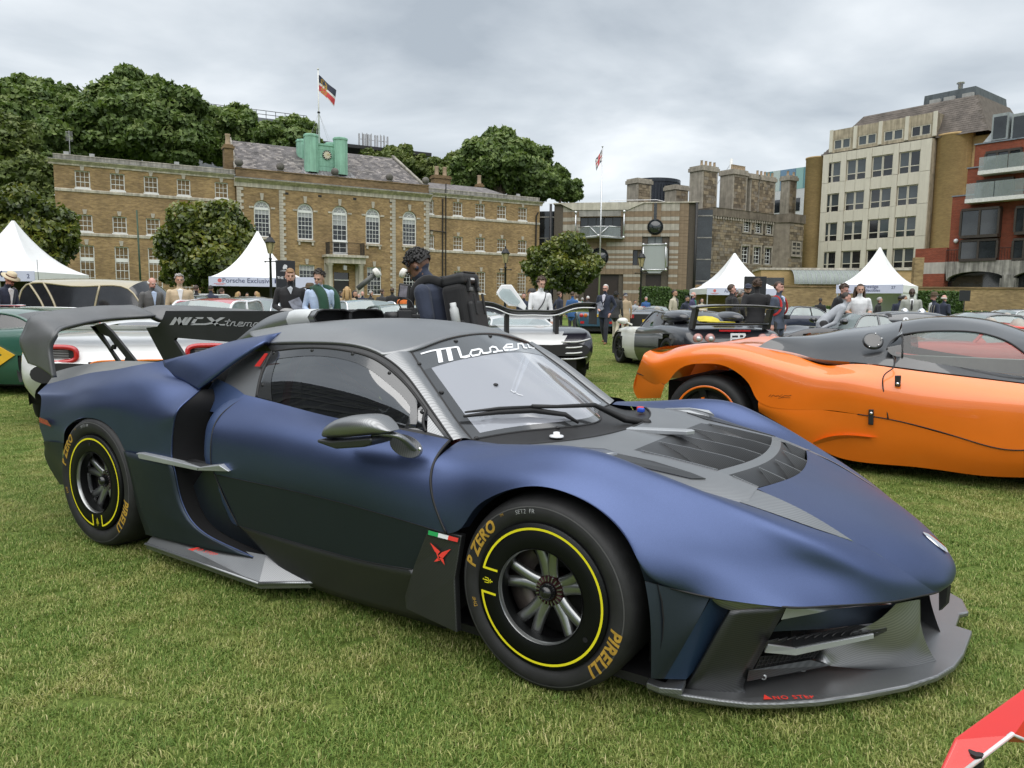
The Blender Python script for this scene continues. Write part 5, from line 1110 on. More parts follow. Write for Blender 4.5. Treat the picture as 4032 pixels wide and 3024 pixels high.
# --- old stone house with tall chimneys
F5=Front(2789,84,55.5)
B5=F5.thing('stone_house','old grey-brown rubble stone house with corbelled parapet, mullioned windows and tall stone chimneys','building')
u5=lambda *p:F5.uz(k4(*p))
RUB=[stone_mat('rubble_stone_%s' % n_,c,.25,.15) for n_,c in (('brown',(.20,.16,.11)),('grey',(.23,.20,.16)),('dark',(.14,.115,.085)),('buff',(.28,.23,.16)))]
DRS=stone_mat('dressed_stone',(.33,.30,.25),.2,.25)
H5=u5(1385,430)[1];UE=u5(1905,600)[0]
wins5=[]
for (x0,y0,x1,y1) in ((1668,540,1715,632),(1760,548,1805,640),(1847,556,1890,650),(1652,740,1702,876),(1746,748,1795,882),(1834,752,1880,886)):
 a,zt=u5(x0,y0);c,z0=u5(x1,y1);wins5.append((a,z0,c,zt))
for r_ in (0,1):
 zt=np.mean([w_[3] for w_ in wins5[r_*3:r_*3+3]]);z0=np.mean([w_[1] for w_ in wins5[r_*3:r_*3+3]])
 for i in range(3):wins5[r_*3+i]=(wins5[r_*3+i][0],z0,wins5[r_*3+i][2],zt)
def rubble(par,u0,u1,z0,z1,holes,y=0.,back=False,M=None,rowh=.30):
 b=MB();z=z0
 while z < z1-.05:
  h=min(rowh*rng.uniform(.75,1.25),z1-z);u=u0
  while u < u1-.05:
   w_=min(rng.uniform(.35,.85),u1-u);m_,zm=u+w_/2,z+h/2
   if not any(q[0]-.22 < m_ < q[2]+.22 and q[1]-.2 < zm < q[3]+.2 for q in holes):
    b.mat(int(rng.integers(0,4)));pr=rng.uniform(0,.045);b.b2((u+.012,y-pr,z+.012),(u+w_-.012,y+.1,z+h-.012))
   u += w_
  z += h
 if M is not None:b.v=[v@np.array(M)[:3,:3].T+np.array(M)[:3,3] for v in b.v]
 o=b.obj('rubble_stones',RUB,par);o['kind']='stuff';return o
b=MB();wall_holes(b,0,UE,0,H5,wins5,y=.06,dp=.3);b.add([(0,.06,0),(0,10,0),(0,10,H5),(0,.06,H5)],[(3,2,1,0)]);b.b2((.02,.5,0),(UE,10,H5-.3));b.obj('wall',mat('dark_joint_mortar',(.09,.075,.06)),B5)
rubble(B5,0,UE,0,H5-.9,wins5)
rubble(B5,0,7.,0,H5-.9,[],M=Matrix.Rotation(PI/2,4,'Z')@Matrix.Scale(-1,4,(0,1,0)))
for w_ in wins5:
 b=MB();a,z0,c,z1=w_
 for q in (((a-.2,-.05,z0-.18),(c+.2,.2,z0-.002)),((a-.2,-.05,z1+.002),(c+.2,.2,z1+.22)),((a-.2,-.05,z0),(a-.002,.2,z1)),((c+.002,-.05,z0),(c+.2,.2,z1))):b.b2(*q)
 b.obj('window_surround',DRS,B5);sash(B5,a,z0,c,z1,2,4,y=.2,fr=.07,bar=.05)
band(B5,'string_course',0,UE,[(0,4.85),(-.08,4.85),(-.08,5.0),(0,5.02)],DRS)
b=MB()
for i in range(int(UE/.42)):b.b2((i*.42,-.16,H5-1.2),(i*.42+.22,0,H5-.9))
b.obj('corbels',DRS,B5);band(B5,'parapet',-.1,UE+.1,[(.3,H5-.9),(-.2,H5-.9),(-.2,H5-.05),(-.26,H5),(.3,H5+.02)],stone_mat('dark_parapet_stone',(.17,.145,.115),.25,.3))
# canted bay at the right end
bay=MB();bz=H5-.2;ub=UE
pts=[(ub,.0),(ub+.9,-1.5),(ub+3.6,-1.5),(ub+4.6,0),(ub+4.6,4),(ub,4)]
bay.prism(pts,2,0,bz);bay.obj('bay',RUB[1],B5)
ptop=[(ub-.15,0),(ub+.82,-1.68),(ub+3.7,-1.68),(ub+4.75,0),(ub+4.7,4),(ub,4)];b=MB();b.prism(ptop,2,bz-.75,bz+.25);b.obj('bay_parapet',stone_mat('dark_parapet_stone',(.17,.145,.115)),B5)
rubble(B5,ub+.95,ub+3.55,.2,bz-.9,[(ub+1.3,7.2,ub+3.2,8.9),(ub+1.3,2.8,ub+3.2,5.2)],y=-1.55)
for z0,z1 in ((7.2,8.9),(2.8,5.2)):sash(B5,ub+1.35,z0,ub+3.15,z1,2,3,y=-1.62,fr=.16,bar=.16,m=DRS)
ch5=[(1335,1500,345,110,4),(1575,1730,400,140,8),(1712,1810,420,172,0),(1775,1960,440,190,5),(2015,2100,455,185,2)]
def stack(f,par,x0,x1,yb,yt,pots,y=3.):
 a,c=f.uz(k4(x0,yb),y),f.uz(k4(x1,yb),y);t=f.uz(k4((x0+x1)/2,yt),y)[1];z0=min(a[1]-2,H5-1);w_=abs(c[0]-a[0])
 b=MB();b.b2((a[0],y,z0),(a[0]+w_*.72,y+w_*.55,t-.6));b.b2((a[0]-.15,y-.15,t-.6),(a[0]+w_*.72+.15,y+w_*.55+.15,t-.2));b.b2((a[0]-.05,y-.05,t-.2),(a[0]+w_*.72+.05,y+w_*.55+.05,t));c_=b.obj('chimney',DRS,par)
 r_=rubble(c_,a[0]+.22,a[0]+w_*.72-.22,z0,t-.7,[],y=y-.02,rowh=.36)
 for i in range(pots):
  b=MB();b.lathe([(.16,0),(.13,.5),(.17,.55)],8,M=Matrix.Translation((a[0]+.2+(w_*.72-.4)*i/max(1,pots-1),y+.4,t+.001)));b.obj('chimney_pot',mat('buff_clay_pot',(.42,.32,.22)),c_,True)
for q in ch5:stack(F5,B5,*q)
for q in ((820,975,380,210,0),(1122,1265,370,262,0)):
 B_=None;stack(F5,B5,*q,y=9.)
b=MB();b.b2((-9,9,6),(-.1,16,H5-.6));b.obj('rear_range',RUB[2],B5)
mast=thing('steel_mast','white stayed mast rising behind the stone chimneys','mast',at(k4(1520,0)[0],112));hm=1.31+(1200-k4(0,85)[1])/FPX*112;b=MB();b.tube([(0,0,0),(0,0,hm)],[.35,.2],10);b.obj('mast_tube',mat('pole_white_paint',(.62,.62,.6)),mast,True)
for x,y in ((-7,3),(6,4)):b=MB();b.tube([(0,0,hm-.6),(x,y,hm-9)],.04,4);b.obj('stay_wire',mat('grey_wire',(.4,.4,.42)),mast)
# dark drum behind, glass block behind
dr=thing('round_tower','dark round glazed drum rising behind the banded building','building',at(k4(927,0)[0],118));rD=193/2.011/FPX*118;zt=1.31+(1197-k4(0,268)[1])/FPX*118
b=MB();b.lathe([(rD,0),(rD,zt),(0.01,zt)],40);b.obj('drum_wall',mat('dark_blue_cladding',(.02,.024,.034),.3,.4),dr)
b=MB()
for k in range(56):a=2*PI*k/56;b.box(((rD+.08)*math.cos(a),(rD+.08)*math.sin(a),zt-3.3),(.18,.12,5.2),rz=a)
b.lathe([(rD+.15,zt-.3),(rD+.15,zt+.2)],40);o=b.obj('drum_fins',mat('black_fin_metal',(.04,.045,.055),.3,.6),dr);o['kind']='stuff'
F8=Front(k4(1790,0)[0],125,140);B8=F8.thing('glass_offices','distant white office block with blue-green glass top storey behind the stone chimneys','building')
u8=lambda *p:F8.uz(k4(*p));Lx=24;zt=u8(1790,165)[1];zm=u8(2000,300)[1]
b=MB();b.b2((0,0,0),(Lx,10,zm));b.obj('wall',mat('white_cladding',(.55,.56,.57),.4),B8)
GC=[mat('glass_%s' % n_,c,.15,spec=.8,var=.08) for n_,c in (('teal',(.10,.24,.27)),('aqua',(.22,.40,.38)),('blue',(.12,.22,.33)),('pale',(.42,.5,.48)))]
for i in range(18):b=MB();b.b2((i*Lx/18+.03,-.02,zm),((i+1)*Lx/18-.03,9,zt));b.obj('glass_panel',GC[(i*7+i//3) % 4],B8)
for z in (zm-3.4,zm-7):
 for i in range(7):b=MB();b.b2((i*3.4+.6,-.06,z),(i*3.4+2.9,.2,z+2.));b.obj('window',DK,B8)
# --- cream panel offices with slate mansard
F6=Front(k5(222,0)[0],92,142.4)
B6=F6.thing('panel_offices','cream concrete panel offices with paired windows, slate mansard and rounded buff brick stair towers','building')
u6=lambda *p:F6.uz(k5(*p))
CRM,CRS=stone_mat('cream_precast_panel',(.60,.57,.48),.03,.05),stone_mat('stained_precast_panel',(.44,.38,.28),.2,.4)
BUF=brick_mat('buff_brick',(.50,.345,.16),(.42,.285,.135),(.46,.36,.22),var=.2)
SLR=stone_mat('brown_slate_mansard',(.115,.10,.085),.2,.2);SLG=stone_mat('blue_grey_slate',(.10,.115,.125),.2,.2)
W6=u6(905,700)[0];zc6=[u6(560,y)[1] for y in (472,650,860,1062,1262)];z_top=u6(300,505)[1]
zrow=[]
for (yt,yb) in ((525,662),(738,862),(935,1062),(1133,1258)):zrow.append((u6(555,yb)[1],u6(555,yt)[1]))
cols6=[(u6(232,640)[0],u6(346,640)[0]),(u6(383,620)[0],u6(512,620)[0]),(u6(548,600)[0],u6(688,600)[0]),(u6(725,580)[0],u6(866,580)[0])]
W6=cols6[3][1]+1.1;H6=[(a,z0,c,z1) for a,c in cols6 for z0,z1 in zrow]
base6=zrow[3][0]-.3
b=MB();wall_holes(b,-.1,W6,base6,z_top,H6,y=.1,dp=.3);b.b2((0,.45,base6),(W6-.1,14,z_top-.05));b.add([(W6,.1,base6),(W6,2.2,base6),(W6,2.2,z_top),(W6,.1,z_top)],[(0,1,2,3)]);b.obj('wall',CRS,B6)
ub_=[-.05]+[x for a,c in cols6 for x in (a,c)]+[W6]
pz=[z_top]+[x for z0,z1 in zrow for x in (z1,z0)]+[base6]
for i in range(len(ub_)-1):
 for j in range(len(pz)-1):
  if i % 2 == 1 and j % 2 == 1:continue
  if i % 2 == 0 and j % 2 == 1:continue
  a,c,z1,z0=ub_[i],ub_[i+1],pz[j],pz[j+1]
  if i % 2 == 0:
   z0=pz[min(j+2,len(pz)-1)]
   if z1-z0 < .3:continue
   b=MB();b.b2((a+.02,-.06,z0+.02),(c-.02,.1,z1-.02));b.obj('precast_mullion',CRM,B6)
  else:
   m_=(a+c)/2
   for p_,q_ in ((a,m_),(m_,c)):
    if z1-z0 > .2:b=MB();b.b2((p_+.015,0,z0+.015),(q_-.015,.1,z1-.015));b.obj('precast_panel',CRM,B6)
PB=mat('office_blind_glass',(.055,.068,.075),.1,spec=.8,var=.25,vs=.7)
def pair(a,c,z0,z1,low=True,y=.16,par=B6,f=CRM):
 m_=(a+c)/2
 for p_,q_ in ((a+.04,m_-.02),(m_+.02,c-.04)):
  h=z1-z0;b=MB();fr=.09
  zs=z0+h*.30 if low else z0
  for e_ in (((p_,y,z0),(p_+fr,y+.1,z1)),((q_-fr,y,z0),(q_,y+.1,z1)),((p_+fr,y,z1-fr),(q_-fr,y+.1,z1)),((p_+fr,y,zs),(q_-fr,y+.1,zs+fr)),((p_+fr,y,z0),(q_-fr,y+.1,z0+fr*.6))):b.b2(*e_)
  o=b.obj('window',f,par)
  pane_obj(o,(p_+q_)/2,y+.06,(zs+z1)/2,q_-p_-2*fr,z1-zs-.1,PB if rng.random() < .75 else PANE)
  if low:pane_obj(o,(p_+q_)/2,y+.06,(z0+zs)/2,q_-p_-2*fr,zs-z0-.02,PANE)
for a,c in cols6:
 for z0,z1 in zrow:pair(a,c,z0,z1)
# mansard with the recessed top storey
zm0=z_top+.02;zr6=F6.uz(k5(620,235),3.)[1]
zt6=F6.uz(k5(600,300),.5)[1]
b=MB();a0_,c0_=F6.uz(k5(215,520),.5)[0],W6+5.2
b.add([(a0_,.6,zm0),(c0_,.6,zm0),(c0_-2.3,3.4,zr6),(a0_+3.6,3.4,zr6),(c0_,14,zm0),(a0_,14,zm0),(c0_-2.3,12,zr6),(a0_+3.6,12,zr6)],[(0,1,2,3),(1,4,6,2),(5,0,3,7),(3,2,6,7),(4,5,7,6)]);b.obj('mansard_roof',SLR,B6)
b=MB();sl=np.array([0,2.8,zr6-zm0]);Ls=np.linalg.norm(sl);su=sl/Ls;sn=np.cross([1,0,0],su);nr=18
for j in range(nr):
 for i in range(int((c0_-a0_)/.5)):
  x=a0_+(i+.5*(j % 2))*.5;t=j/nr
  if x < a0_+3.6*t or x+.5 > c0_-2.3*t:continue
  p0=np.array([x,.6,zm0])+su*Ls*t;q=sn*(.02+rng.uniform(0,.015));b.slab([p0+q,p0+[.48,0,0]+q,p0+np.array([.48,0,0])+su*Ls/nr+sn*.008,p0+su*Ls/nr+sn*.008],-sn*.012)
o=b.obj('roof_slates',mat('brown_slate',(.115,.098,.085),.8,var=.4,vs=1.),B6);o['kind']='stuff'
tz0,tz1=F6.uz(k5(400,480),.3)[1],F6.uz(k5(360,345),.3)[1]
tcols=[(F6.uz(k5(x0,430),.3)[0],F6.uz(k5(x1,430),.3)[0]) for x0,x1 in ((305,415),(462,582),(628,755),(805,935))]
Lt,Rt=F6.uz(k5(290,430),.3)[0],F6.uz(k5(962,400),.3)[0]
b=MB();hh=[(a,tz0+.25,c,tz1-1.15) for a,c in tcols];wall_holes(b,Lt,Rt,tz0-.1,tz1,hh,y=.25,dp=.2);b.b2((Lt,.5,tz0),(Rt,2.6,tz1-.02));b.add([(Rt,.25,tz0),(Rt,2.6,tz0),(Rt,2.6,tz1),(Rt,.25,tz1)],[(0,1,2,3)]);b.obj('dormer_wall',CRS,B6)
for a,z0,c,z1 in hh:pair(a,c,z0,z1,False,y=.28)
for i in range(5):u=Lt+(Rt-Lt)*i/4;b=MB();b.b2((u-.2,.12,tz0),(u+.2,.248,tz1+.05));b.obj('dormer_pier',CRM,B6)
# plant tower on the roof
pA=F6.uz(k5(877,140),4.5);pB=F6.uz(k5(1218,70),4.5);zpb=zr6-4
b=MB();b.add([(pA[0],4.5,zpb),(pB[0]+.6,4.5,zpb),(pB[0],5,pB[1]+.2),(pA[0]+.1,5,pB[1]+.2),(pB[0]+.6,14,zpb),(pA[0],14,zpb),(pB[0],13.4,pB[1]+.2),(pA[0]+.1,13.4,pB[1]+.2)],[(0,1,2,3),(1,4,6,2),(5,0,3,7),(3,2,6,7)]);b.obj('plant_tower',SLG,B6)
for x in (.9,2.4,4.3):b=MB();b.b2((pA[0]+x,4.5,pB[1]-1.6),(pA[0]+x+1.1,4.9,pB[1]-.5));b.obj('louvre',stone_mat('grey_louvre',(.35,.35,.34),.1,.1),B6)
b=MB();b.lathe([(.25,pB[1]-.2),(.25,pB[1]+.8),(.4,pB[1]+.85),(.4,pB[1]+1.0)],12,M=Matrix.Translation((pA[0]+3.7,5.4,0)));b.obj('roof_flue',STL,B6,True)
b=MB();b.b2((pB[0]-1.2,7,zpb-6),(pB[0]+1.2,13,pB[1]-2.2));b.obj('side_wall',BUF,B6)
# buff brick flank with drum towers
zt_=F6.uz(k5(1050,395),1.2)[1]
b=MB();b.b2((W6+.02,1.4,0),(W6+3.0,12,zt_-.6));b.b2((W6+3.2,2.2,0),(W6+7.2,14,zt_-.2));b.obj('flank_wall',BUF,B6)
c_=F6.uz(k5(1030,800),1.2)[0]
b=MB();b.lathe([(1.75,0),(1.75,zt_),(1.85,zt_+.05),(1.85,zt_+.25),(.01,zt_+.3)],40,M=Matrix.Translation((c_+.2,2.2,0)));b.obj('drum_tower',BUF,B6,True)
cL=F6.uz(k5(172,900),1.)[0];zl=F6.uz(k5(188,540),1.)[1]
b=MB();b.lathe([(1.35,0),(1.35,zl),(1.42,zl+.03),(1.42,zl+.2),(.01,zl+.22)],40,M=Matrix.Translation((cL-.2,1.6,0)));b.obj('drum_tower',BUF,B6,True)
for y0,y1 in ((608,705),(820,915),(1030,1122)):
 q0,q1=F6.uz(k5(945,y1),1.38),F6.uz(k5(982,y0),1.38);sash(B6,q0[0],q0[1],q1[0]+.2,q1[1],1,1,y=1.32,fr=.09,m=CRM)
# low buff range and its canopy in front
F6b=Front(m6(0,0)[0]-60,66,100);B9=F6b.thing('low_brick_range','low flat-roofed buff brick range with curved metal canopy behind the white tents','building')
zr9=F6b.uz(m6(300,255))[1];L9=F6b.uz(m6(1290,300))[0]
b=MB();b.b2((0,0,0),(L9,5,zr9));b.obj('wall',BUF,B9);b=MB();b.b2((-.1,-.12,zr9+.002),(L9+.1,5,zr9+.18));b.obj('coping',PORT,B9)
a,c=F6b.uz(m6(135,385)),F6b.uz(m6(720,325))
b=MB();n_=12
for i in range(n_):
 t0_,t1_=PI/2*i/n_,PI/2*(i+1)/n_;b.add([(a[0],-2.2*math.sin(t0_+0),a[1]+1.25*math.cos(t0_)),(c[0],-2.2*math.sin(t0_),a[1]+1.25*math.cos(t0_)),(c[0],-2.2*math.sin(t1_),a[1]+1.25*math.cos(t1_)),(a[0],-2.2*math.sin(t1_),a[1]+1.25*math.cos(t1_))],[(0,1,2,3)])
b.obj('curved_canopy',stone_mat('grey_green_canopy',(.22,.25,.23),.1,.1,.5),B9,True)
for i in range(16):x=a[0]+(c[0]-a[0])*i/15;b=MB();b.tube([(x,-2.22*math.sin(t),a[1]+.01+1.26*math.cos(t)) for t in np.linspace(0,PI/2,8)],.03,4);b.obj('canopy_rib',STL,B9)
b=MB();b.b2((a[0]-2.2,-.04,1),(a[0]-.5,.1,a[1]+.6));b.obj('window',DK,B9)
# --- red brick flats at the right edge
F7=Front(k5(1055,0)[0],68,141)
B7=F7.thing('red_brick_flats','stepped red brick apartment block with glass balconies and bay windows at the right edge','building')
u7=lambda *p:F7.uz(k5(*p))
RB=brick_mat('red_brick',(.27,.062,.032),(.20,.045,.025),(.20,.12,.09),var=.3)
BRZ=mat('bronze_frame',(.06,.05,.042),.4,.4,var=.15);zA7=u7(1075,790)[1];zB7=u7(1180,605)[1];zC7=u7(1230,450)[1];z07=u7(1090,1215)[1]
xA,xB,xC=u7(1072,900)[0],u7(1172,700)[0],u7(1222,520)[0];X7=xA+17
b=MB();b.b2((xA,0,z07),(X7,12,zA7));b.b2((xB,.02,zA7),(X7,12,zB7));b.b2((xC,.04,zB7),(X7,12,zC7));b.obj('wall',RB,B7)
for x,z in ((xA,zA7),(xB,zB7),(xC,zC7)):b=MB();b.b2((x-.06,-.06,z+.002),(X7,.4,z+.1));b.obj('coping',LEAD,B7)
for (x0,y0,x1,y1,n_,prj) in ((1150,1065,1410,870,2,.9),(1140,1215,1392,1070,2,.7),(1240,810,1490,680,3,.5),(1297,635,1540,490,3,.4),(1498,1040,1640,850,2,.7),(1480,1210,1640,1060,2,.6)):
 a,c=u7(x0,y0),u7(x1,y1);z0,z1=a[1],u7(x0+60,y1)[1]
 b=MB();b.b2((a[0],-prj,z0),(c[0],.1,z0+.25));b.b2((a[0],-prj,z1-.2),(c[0],.1,z1));
 for i in range(n_+1):x=a[0]+(c[0]-a[0])*i/n_;b.b2((x-.08,-prj,z0+.25),(x+.08,-prj+.14,z1-.2))
 b.b2((c[0]-.08,-prj+.14,z0+.25),(c[0],.1,z1-.2));w_=b.obj('bay_window',BRZ,B7)
 for i in range(n_):pane_obj(w_,a[0]+(c[0]-a[0])*(i+.5)/n_,-prj+.08,(z0+z1)/2,(c[0]-a[0])/n_-.18,z1-z0-.46,DK)
 b=MB();b.b2((a[0]+.05,-prj+.16,z0+.2),(c[0]-.1,.0,z1-.25));b.obj('bay_inside',MATTB,w_)
for x0,y0,y1 in ((1197,828,715),(1282,645,545)):
 a=u7(x0,y0);zt_=u7(x0,y1)[1];b=MB();b.b2((a[0],-1.3,a[1]-.15),(X7,.01,a[1]+.18));b.obj('balcony_slab',mat('white_balcony_edge',(.62,.62,.6),.5),B7)
 for i in range(7):b=MB();b.b2((a[0]+i*2.2+.03,-1.27,a[1]+.19),(a[0]+(i+1)*2.2-.03,-1.24,zt_));b.obj('balcony_glass',CLG,B7)
z0_=u7(1090,1215)[1];b=MB()
b.tube([(xA,-.5,z0_+1.05),(X7,-.5,z0_+1.05)],.03,5);[b.tube([(xA+i*.22,-.5,z0_),(xA+i*.22,-.5,z0_+1.05)],.015,4) for i in range(70)];b.obj('railing',BLK,B7)
CON=stone_mat('stained_concrete',(.33,.32,.29),.25,.6)
zq=u7(1075,1290)[1];zs=u7(1075,1345)[1]
b=MB();b.b2((xA-2.5,-.6,zq),(xA,2,z07));b.obj('pale_wall',stone_mat('pale_render',(.42,.40,.36),.1,.2),B7);b=MB();b.b2((xA-2.5,-.62,zs-1),(xA,2,zq));b.b2((xA-2.7,-.4,z07+.002),(xA-.0,2,z07+1.3));b.obj('plinth_wall',RB,B7)
ar=[(xA,z07+.02),(X7,z07+.02),(X7,zq)]
for k in range(2,-1,-1):
 c0,w_=xA+5.1*k,4.7
 ar += [(c0+w_+.2,zs+.1)]+[(c0+w_/2+.2+w_/2*math.cos(t),zs+.1+(zq-zs)*1.05*math.sin(t)) for t in np.linspace(.05,PI-.05,10)]+[(c0+.2,zs+.1)]
b=MB();b.prism(ar,1,-.6,.0);b.obj('arcade_wall',CON,B7)
b=MB();b.b2((xA,.3,zs-2),(X7,.5,zq+.6));b.obj('arcade_glass',DK,B7)
for k in (1,2):c0=xA+5.1*k-.15;b=MB();b.b2((c0-.45,-.75,zs-1),(c0+.65,.2,zs+.25));b.b2((c0-.3,-.72,zs+.25),(c0+.5,.2,zs+.55));b.obj('arcade_pier',CON,B7)
zd=F7.uz(k5(1290,345),1.5)[1];b=MB();b.b2((xC+.3,.8,zC7),(X7,8,zC7+.3));b.add([(xC+.2,.8,zC7+.1),(X7,.8,zC7+.1),(X7,2.4,zd+.5),(xC+.9,2.4,zd+.5)],[(0,1,2,3)]);b.obj('zinc_roof',stone_mat('zinc_sheet',(.30,.33,.34),.1,.2,.5),B7)
for x0,x1 in ((1350,1440),(1478,1640)):
 a,c=F7.uz(k5(x0,425),.8),F7.uz(k5(x1,330),.8);b=MB();zt_=a[1]+2.2;b.b2((a[0]-.15,.5,a[1]),(c[0]+.15,3,zt_));d_=b.obj('dormer',stone_mat('zinc_sheet',(.30,.33,.34)),B7);b=MB();b.b2((a[0],.45,a[1]+.15),(c[0],.49,zt_-.25));b.obj('dormer_window',DK,d_)
b=MB();b.ball((u7(1105,1077)[0],-.1,u7(1105,1077)[1]),.2,10,6);b.obj('wall_lamp',WHT,B7,True)
# --- garden wall along the right, hedges
F10=Front(m6(0,0)[0],58,97);zw=F10.uz(m6(1700,405))[1]
W10=F10.thing('garden_wall','long yellow brick garden wall with dark coping behind the tents on the right','wall')
GWM=brick_mat('garden_wall_brick',(.33,.235,.12),(.24,.165,.085),(.26,.21,.14),var=.45)
L10=34;b=MB();b.b2((-6,0,0),(L10,.4,zw-.12));b.obj('wall_face',GWM,W10);b=MB();b.b2((-6,-.08,zw-.118),(L10,.48,zw));b.obj('coping',STOCKD,W10);b=MB();b.b2((-6,-.1,0),(L10,-.002,.55));b.obj('plinth',STOCKD,W10)
q=F10.uz(m6(1320,300));b=MB();b.b2((q[0]-.7,-.1,zw),(q[0]-.05,.4,q[1]+1.3));b.obj('gate_pier',GWM,W10)
# distant roofs behind the brick ranges
F11=Front(k2(1160,0)[0],118,62);B11=F11.thing('dark_roofed_block','long dark sloping office roof with mobile phone aerials behind the clock turret','building')
z1_=F11.uz(k2(1165,825))[1];L11=F11.uz(k2(1855,920))[0]
b=MB();b.b2((-6,0,0),(L11-1,14,z1_-1.6));b.obj('wall',DK,B11);b=MB();b.b2((-8,-1.2,z1_-.5),(L11,14,z1_));b.obj('roof_slab',MATTB,B11)
for x in (1310,1350,1390,1470,1500):
 u=F11.uz(k2(x,830))[0];b=MB();b.tube([(u,2,z1_-.5),(u,2,z1_+2.6)],.08,5);[b.b2((u+dx-.12,1.8,z1_+.3),(u+dx+.12,2.0,z1_+2.4)) for dx in (-.55,.55)];b.tube([(u-.55,2,z1_+1.6),(u+.55,2,z1_+1.6)],.05,4);b.obj('phone_aerial',mat('grey_aerial',(.4,.4,.41)),B11)
F12=Front(k2(-60,0)[0],120,62);B12=F12.thing('tower_block_top','grey clad tower top with railing among the left tree crowns','building');z2_=F12.uz(k2(0,535))[1]
b=MB();b.b2((-7,0,0),(16,12,z2_));b.obj('wall',stone_mat('grey_cladding',(.2,.21,.23),.1,.2),B12);b=MB();[b.tube([(-7,.2,z2_+h),(16,.2,z2_+h)],.05,4) for h in (.6,1.2)];[b.tube([(-7+i*1.5,.2,z2_),(-7+i*1.5,.2,z2_+1.2)],.05,4) for i in range(16)];b.obj('roof_rail',MATTB,B12)
# --- dark office tower across the lawn: seen only as the reflection in the blue car's side window
OT=thing('office_tower','dark gridded office tower mirrored in the side window of the blue car','building',(-46,-37,0),math.atan2(.62,.78)-PI/2+PI)
b=MB();b.b2((-34,0,0),(30,14,33));b.obj('wall',mat('black_tower_glass',(.012,.013,.015),.3,spec=.6),OT)
b=MB()
for k in range(14):b.b2((-34,-.35,2.2*k+1.6),(30,-.01,2.2*k+2.1))
for k in range(44):b.b2((-34+k*1.49,-.22,0),(-34+k*1.49+.3,-.01,33))
o=b.obj('facade_grid',mat('grey_tower_grid',(.055,.056,.058),.5),OT);o['kind']='stuff'
# ================================================================== trees, hedges, tents, lamp posts, signs
def leaf_mat(name,stops,rough=.55,spec=.4):
 m,t,b=nodes(name);MT[name]=m
 at_=t.nodes.new('ShaderNodeAttribute');at_.attribute_name='leaf_tone'
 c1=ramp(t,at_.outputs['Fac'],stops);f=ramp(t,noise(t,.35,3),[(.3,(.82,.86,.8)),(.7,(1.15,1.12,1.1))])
 c=mixc(t,1.,c1,f,'MULTIPLY');t.links.new(c,b.inputs['Base Color']);b.inputs['Roughness'].default_value=rough;b.inputs['Specular IOR Level'].default_value=spec
 tl=t.nodes.new('ShaderNodeBsdfTranslucent');t.links.new(mixc(t,1.,c,(1.1,1.25,.6),'MULTIPLY'),tl.inputs[0])
 mx=t.nodes.new('ShaderNodeMixShader');mx.inputs[0].default_value=.22;o=t.nodes['Material Output'];t.links.new(b.outputs[0],mx.inputs[1]);t.links.new(tl.outputs[0],mx.inputs[2]);t.links.new(mx.outputs[0],o.inputs[0]);return m
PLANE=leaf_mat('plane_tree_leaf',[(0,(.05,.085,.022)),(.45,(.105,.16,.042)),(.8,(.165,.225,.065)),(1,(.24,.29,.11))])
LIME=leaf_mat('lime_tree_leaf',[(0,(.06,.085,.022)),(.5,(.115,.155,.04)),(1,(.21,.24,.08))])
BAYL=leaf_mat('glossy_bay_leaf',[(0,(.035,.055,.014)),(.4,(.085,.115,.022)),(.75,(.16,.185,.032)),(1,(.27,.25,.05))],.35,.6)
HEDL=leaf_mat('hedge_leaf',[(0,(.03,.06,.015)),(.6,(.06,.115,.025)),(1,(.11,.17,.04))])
BARK=stone_mat('tree_bark',(.10,.08,.06),.3,.3)
def fast_quads(name,V_,m,leaf_tone):
 n=len(V_);me=bpy.data.meshes.new(name);me.vertices.add(n*4);me.loops.add(n*4);me.polygons.add(n)
 me.vertices.foreach_set('co',V_.reshape(-1).astype(np.float32));me.loops.foreach_set('vertex_index',np.arange(n*4,dtype=np.int32))
 me.polygons.foreach_set('loop_start',np.arange(0,n*4,4,dtype=np.int32));me.polygons.foreach_set('loop_total',np.full(n,4,np.int32))
 a=me.attributes.new('leaf_tone','FLOAT','POINT');a.data.foreach_set('value',np.repeat(leaf_tone,4).astype(np.float32));me.materials.append(m);me.update();me.validate();return me
def leaves(P,nrm,size,asp=1.6,curl=.3,up=.35):
 """one small quad per point, roughly facing nrm, with scatter"""
 n=len(P);d=nrm+rng.normal(0,.75,(n,3));d[:,2] += up;d /= np.linalg.norm(d,axis=1)[:,None]
 a=rng.normal(0,1,(n,3));t1=np.cross(d,a);t1 /= np.linalg.norm(t1,axis=1)[:,None];t2=np.cross(d,t1)
 s=(size*rng.uniform(.6,1.35,n))[:,None];L_,W_=t1*s*asp/2,t2*s/2
 return np.stack([P-L_,P+W_-d*s*curl*.3,P+L_,P-W_-d*s*curl*.3],1)
def blob_points(blobs,n,rin=.62):
 bl=np.array(blobs,float);wts=(bl[:,3]*bl[:,4])**1.0;k=rng.choice(len(bl),n,p=wts/wts.sum());d=rng.normal(0,1,(n,3));d /= np.linalg.norm(d,axis=1)[:,None]
 r_=rin+(1.04-rin)*rng.random(n)**.6;r_ *= 1+.10*np.sin(d[:,0]*7+k)+.08*np.sin(d[:,2]*9+2*k)
 P=bl[k,:3]+d*r_[:,None]*np.stack([bl[k,3],bl[k,3],bl[k,4]],-1);return P,d
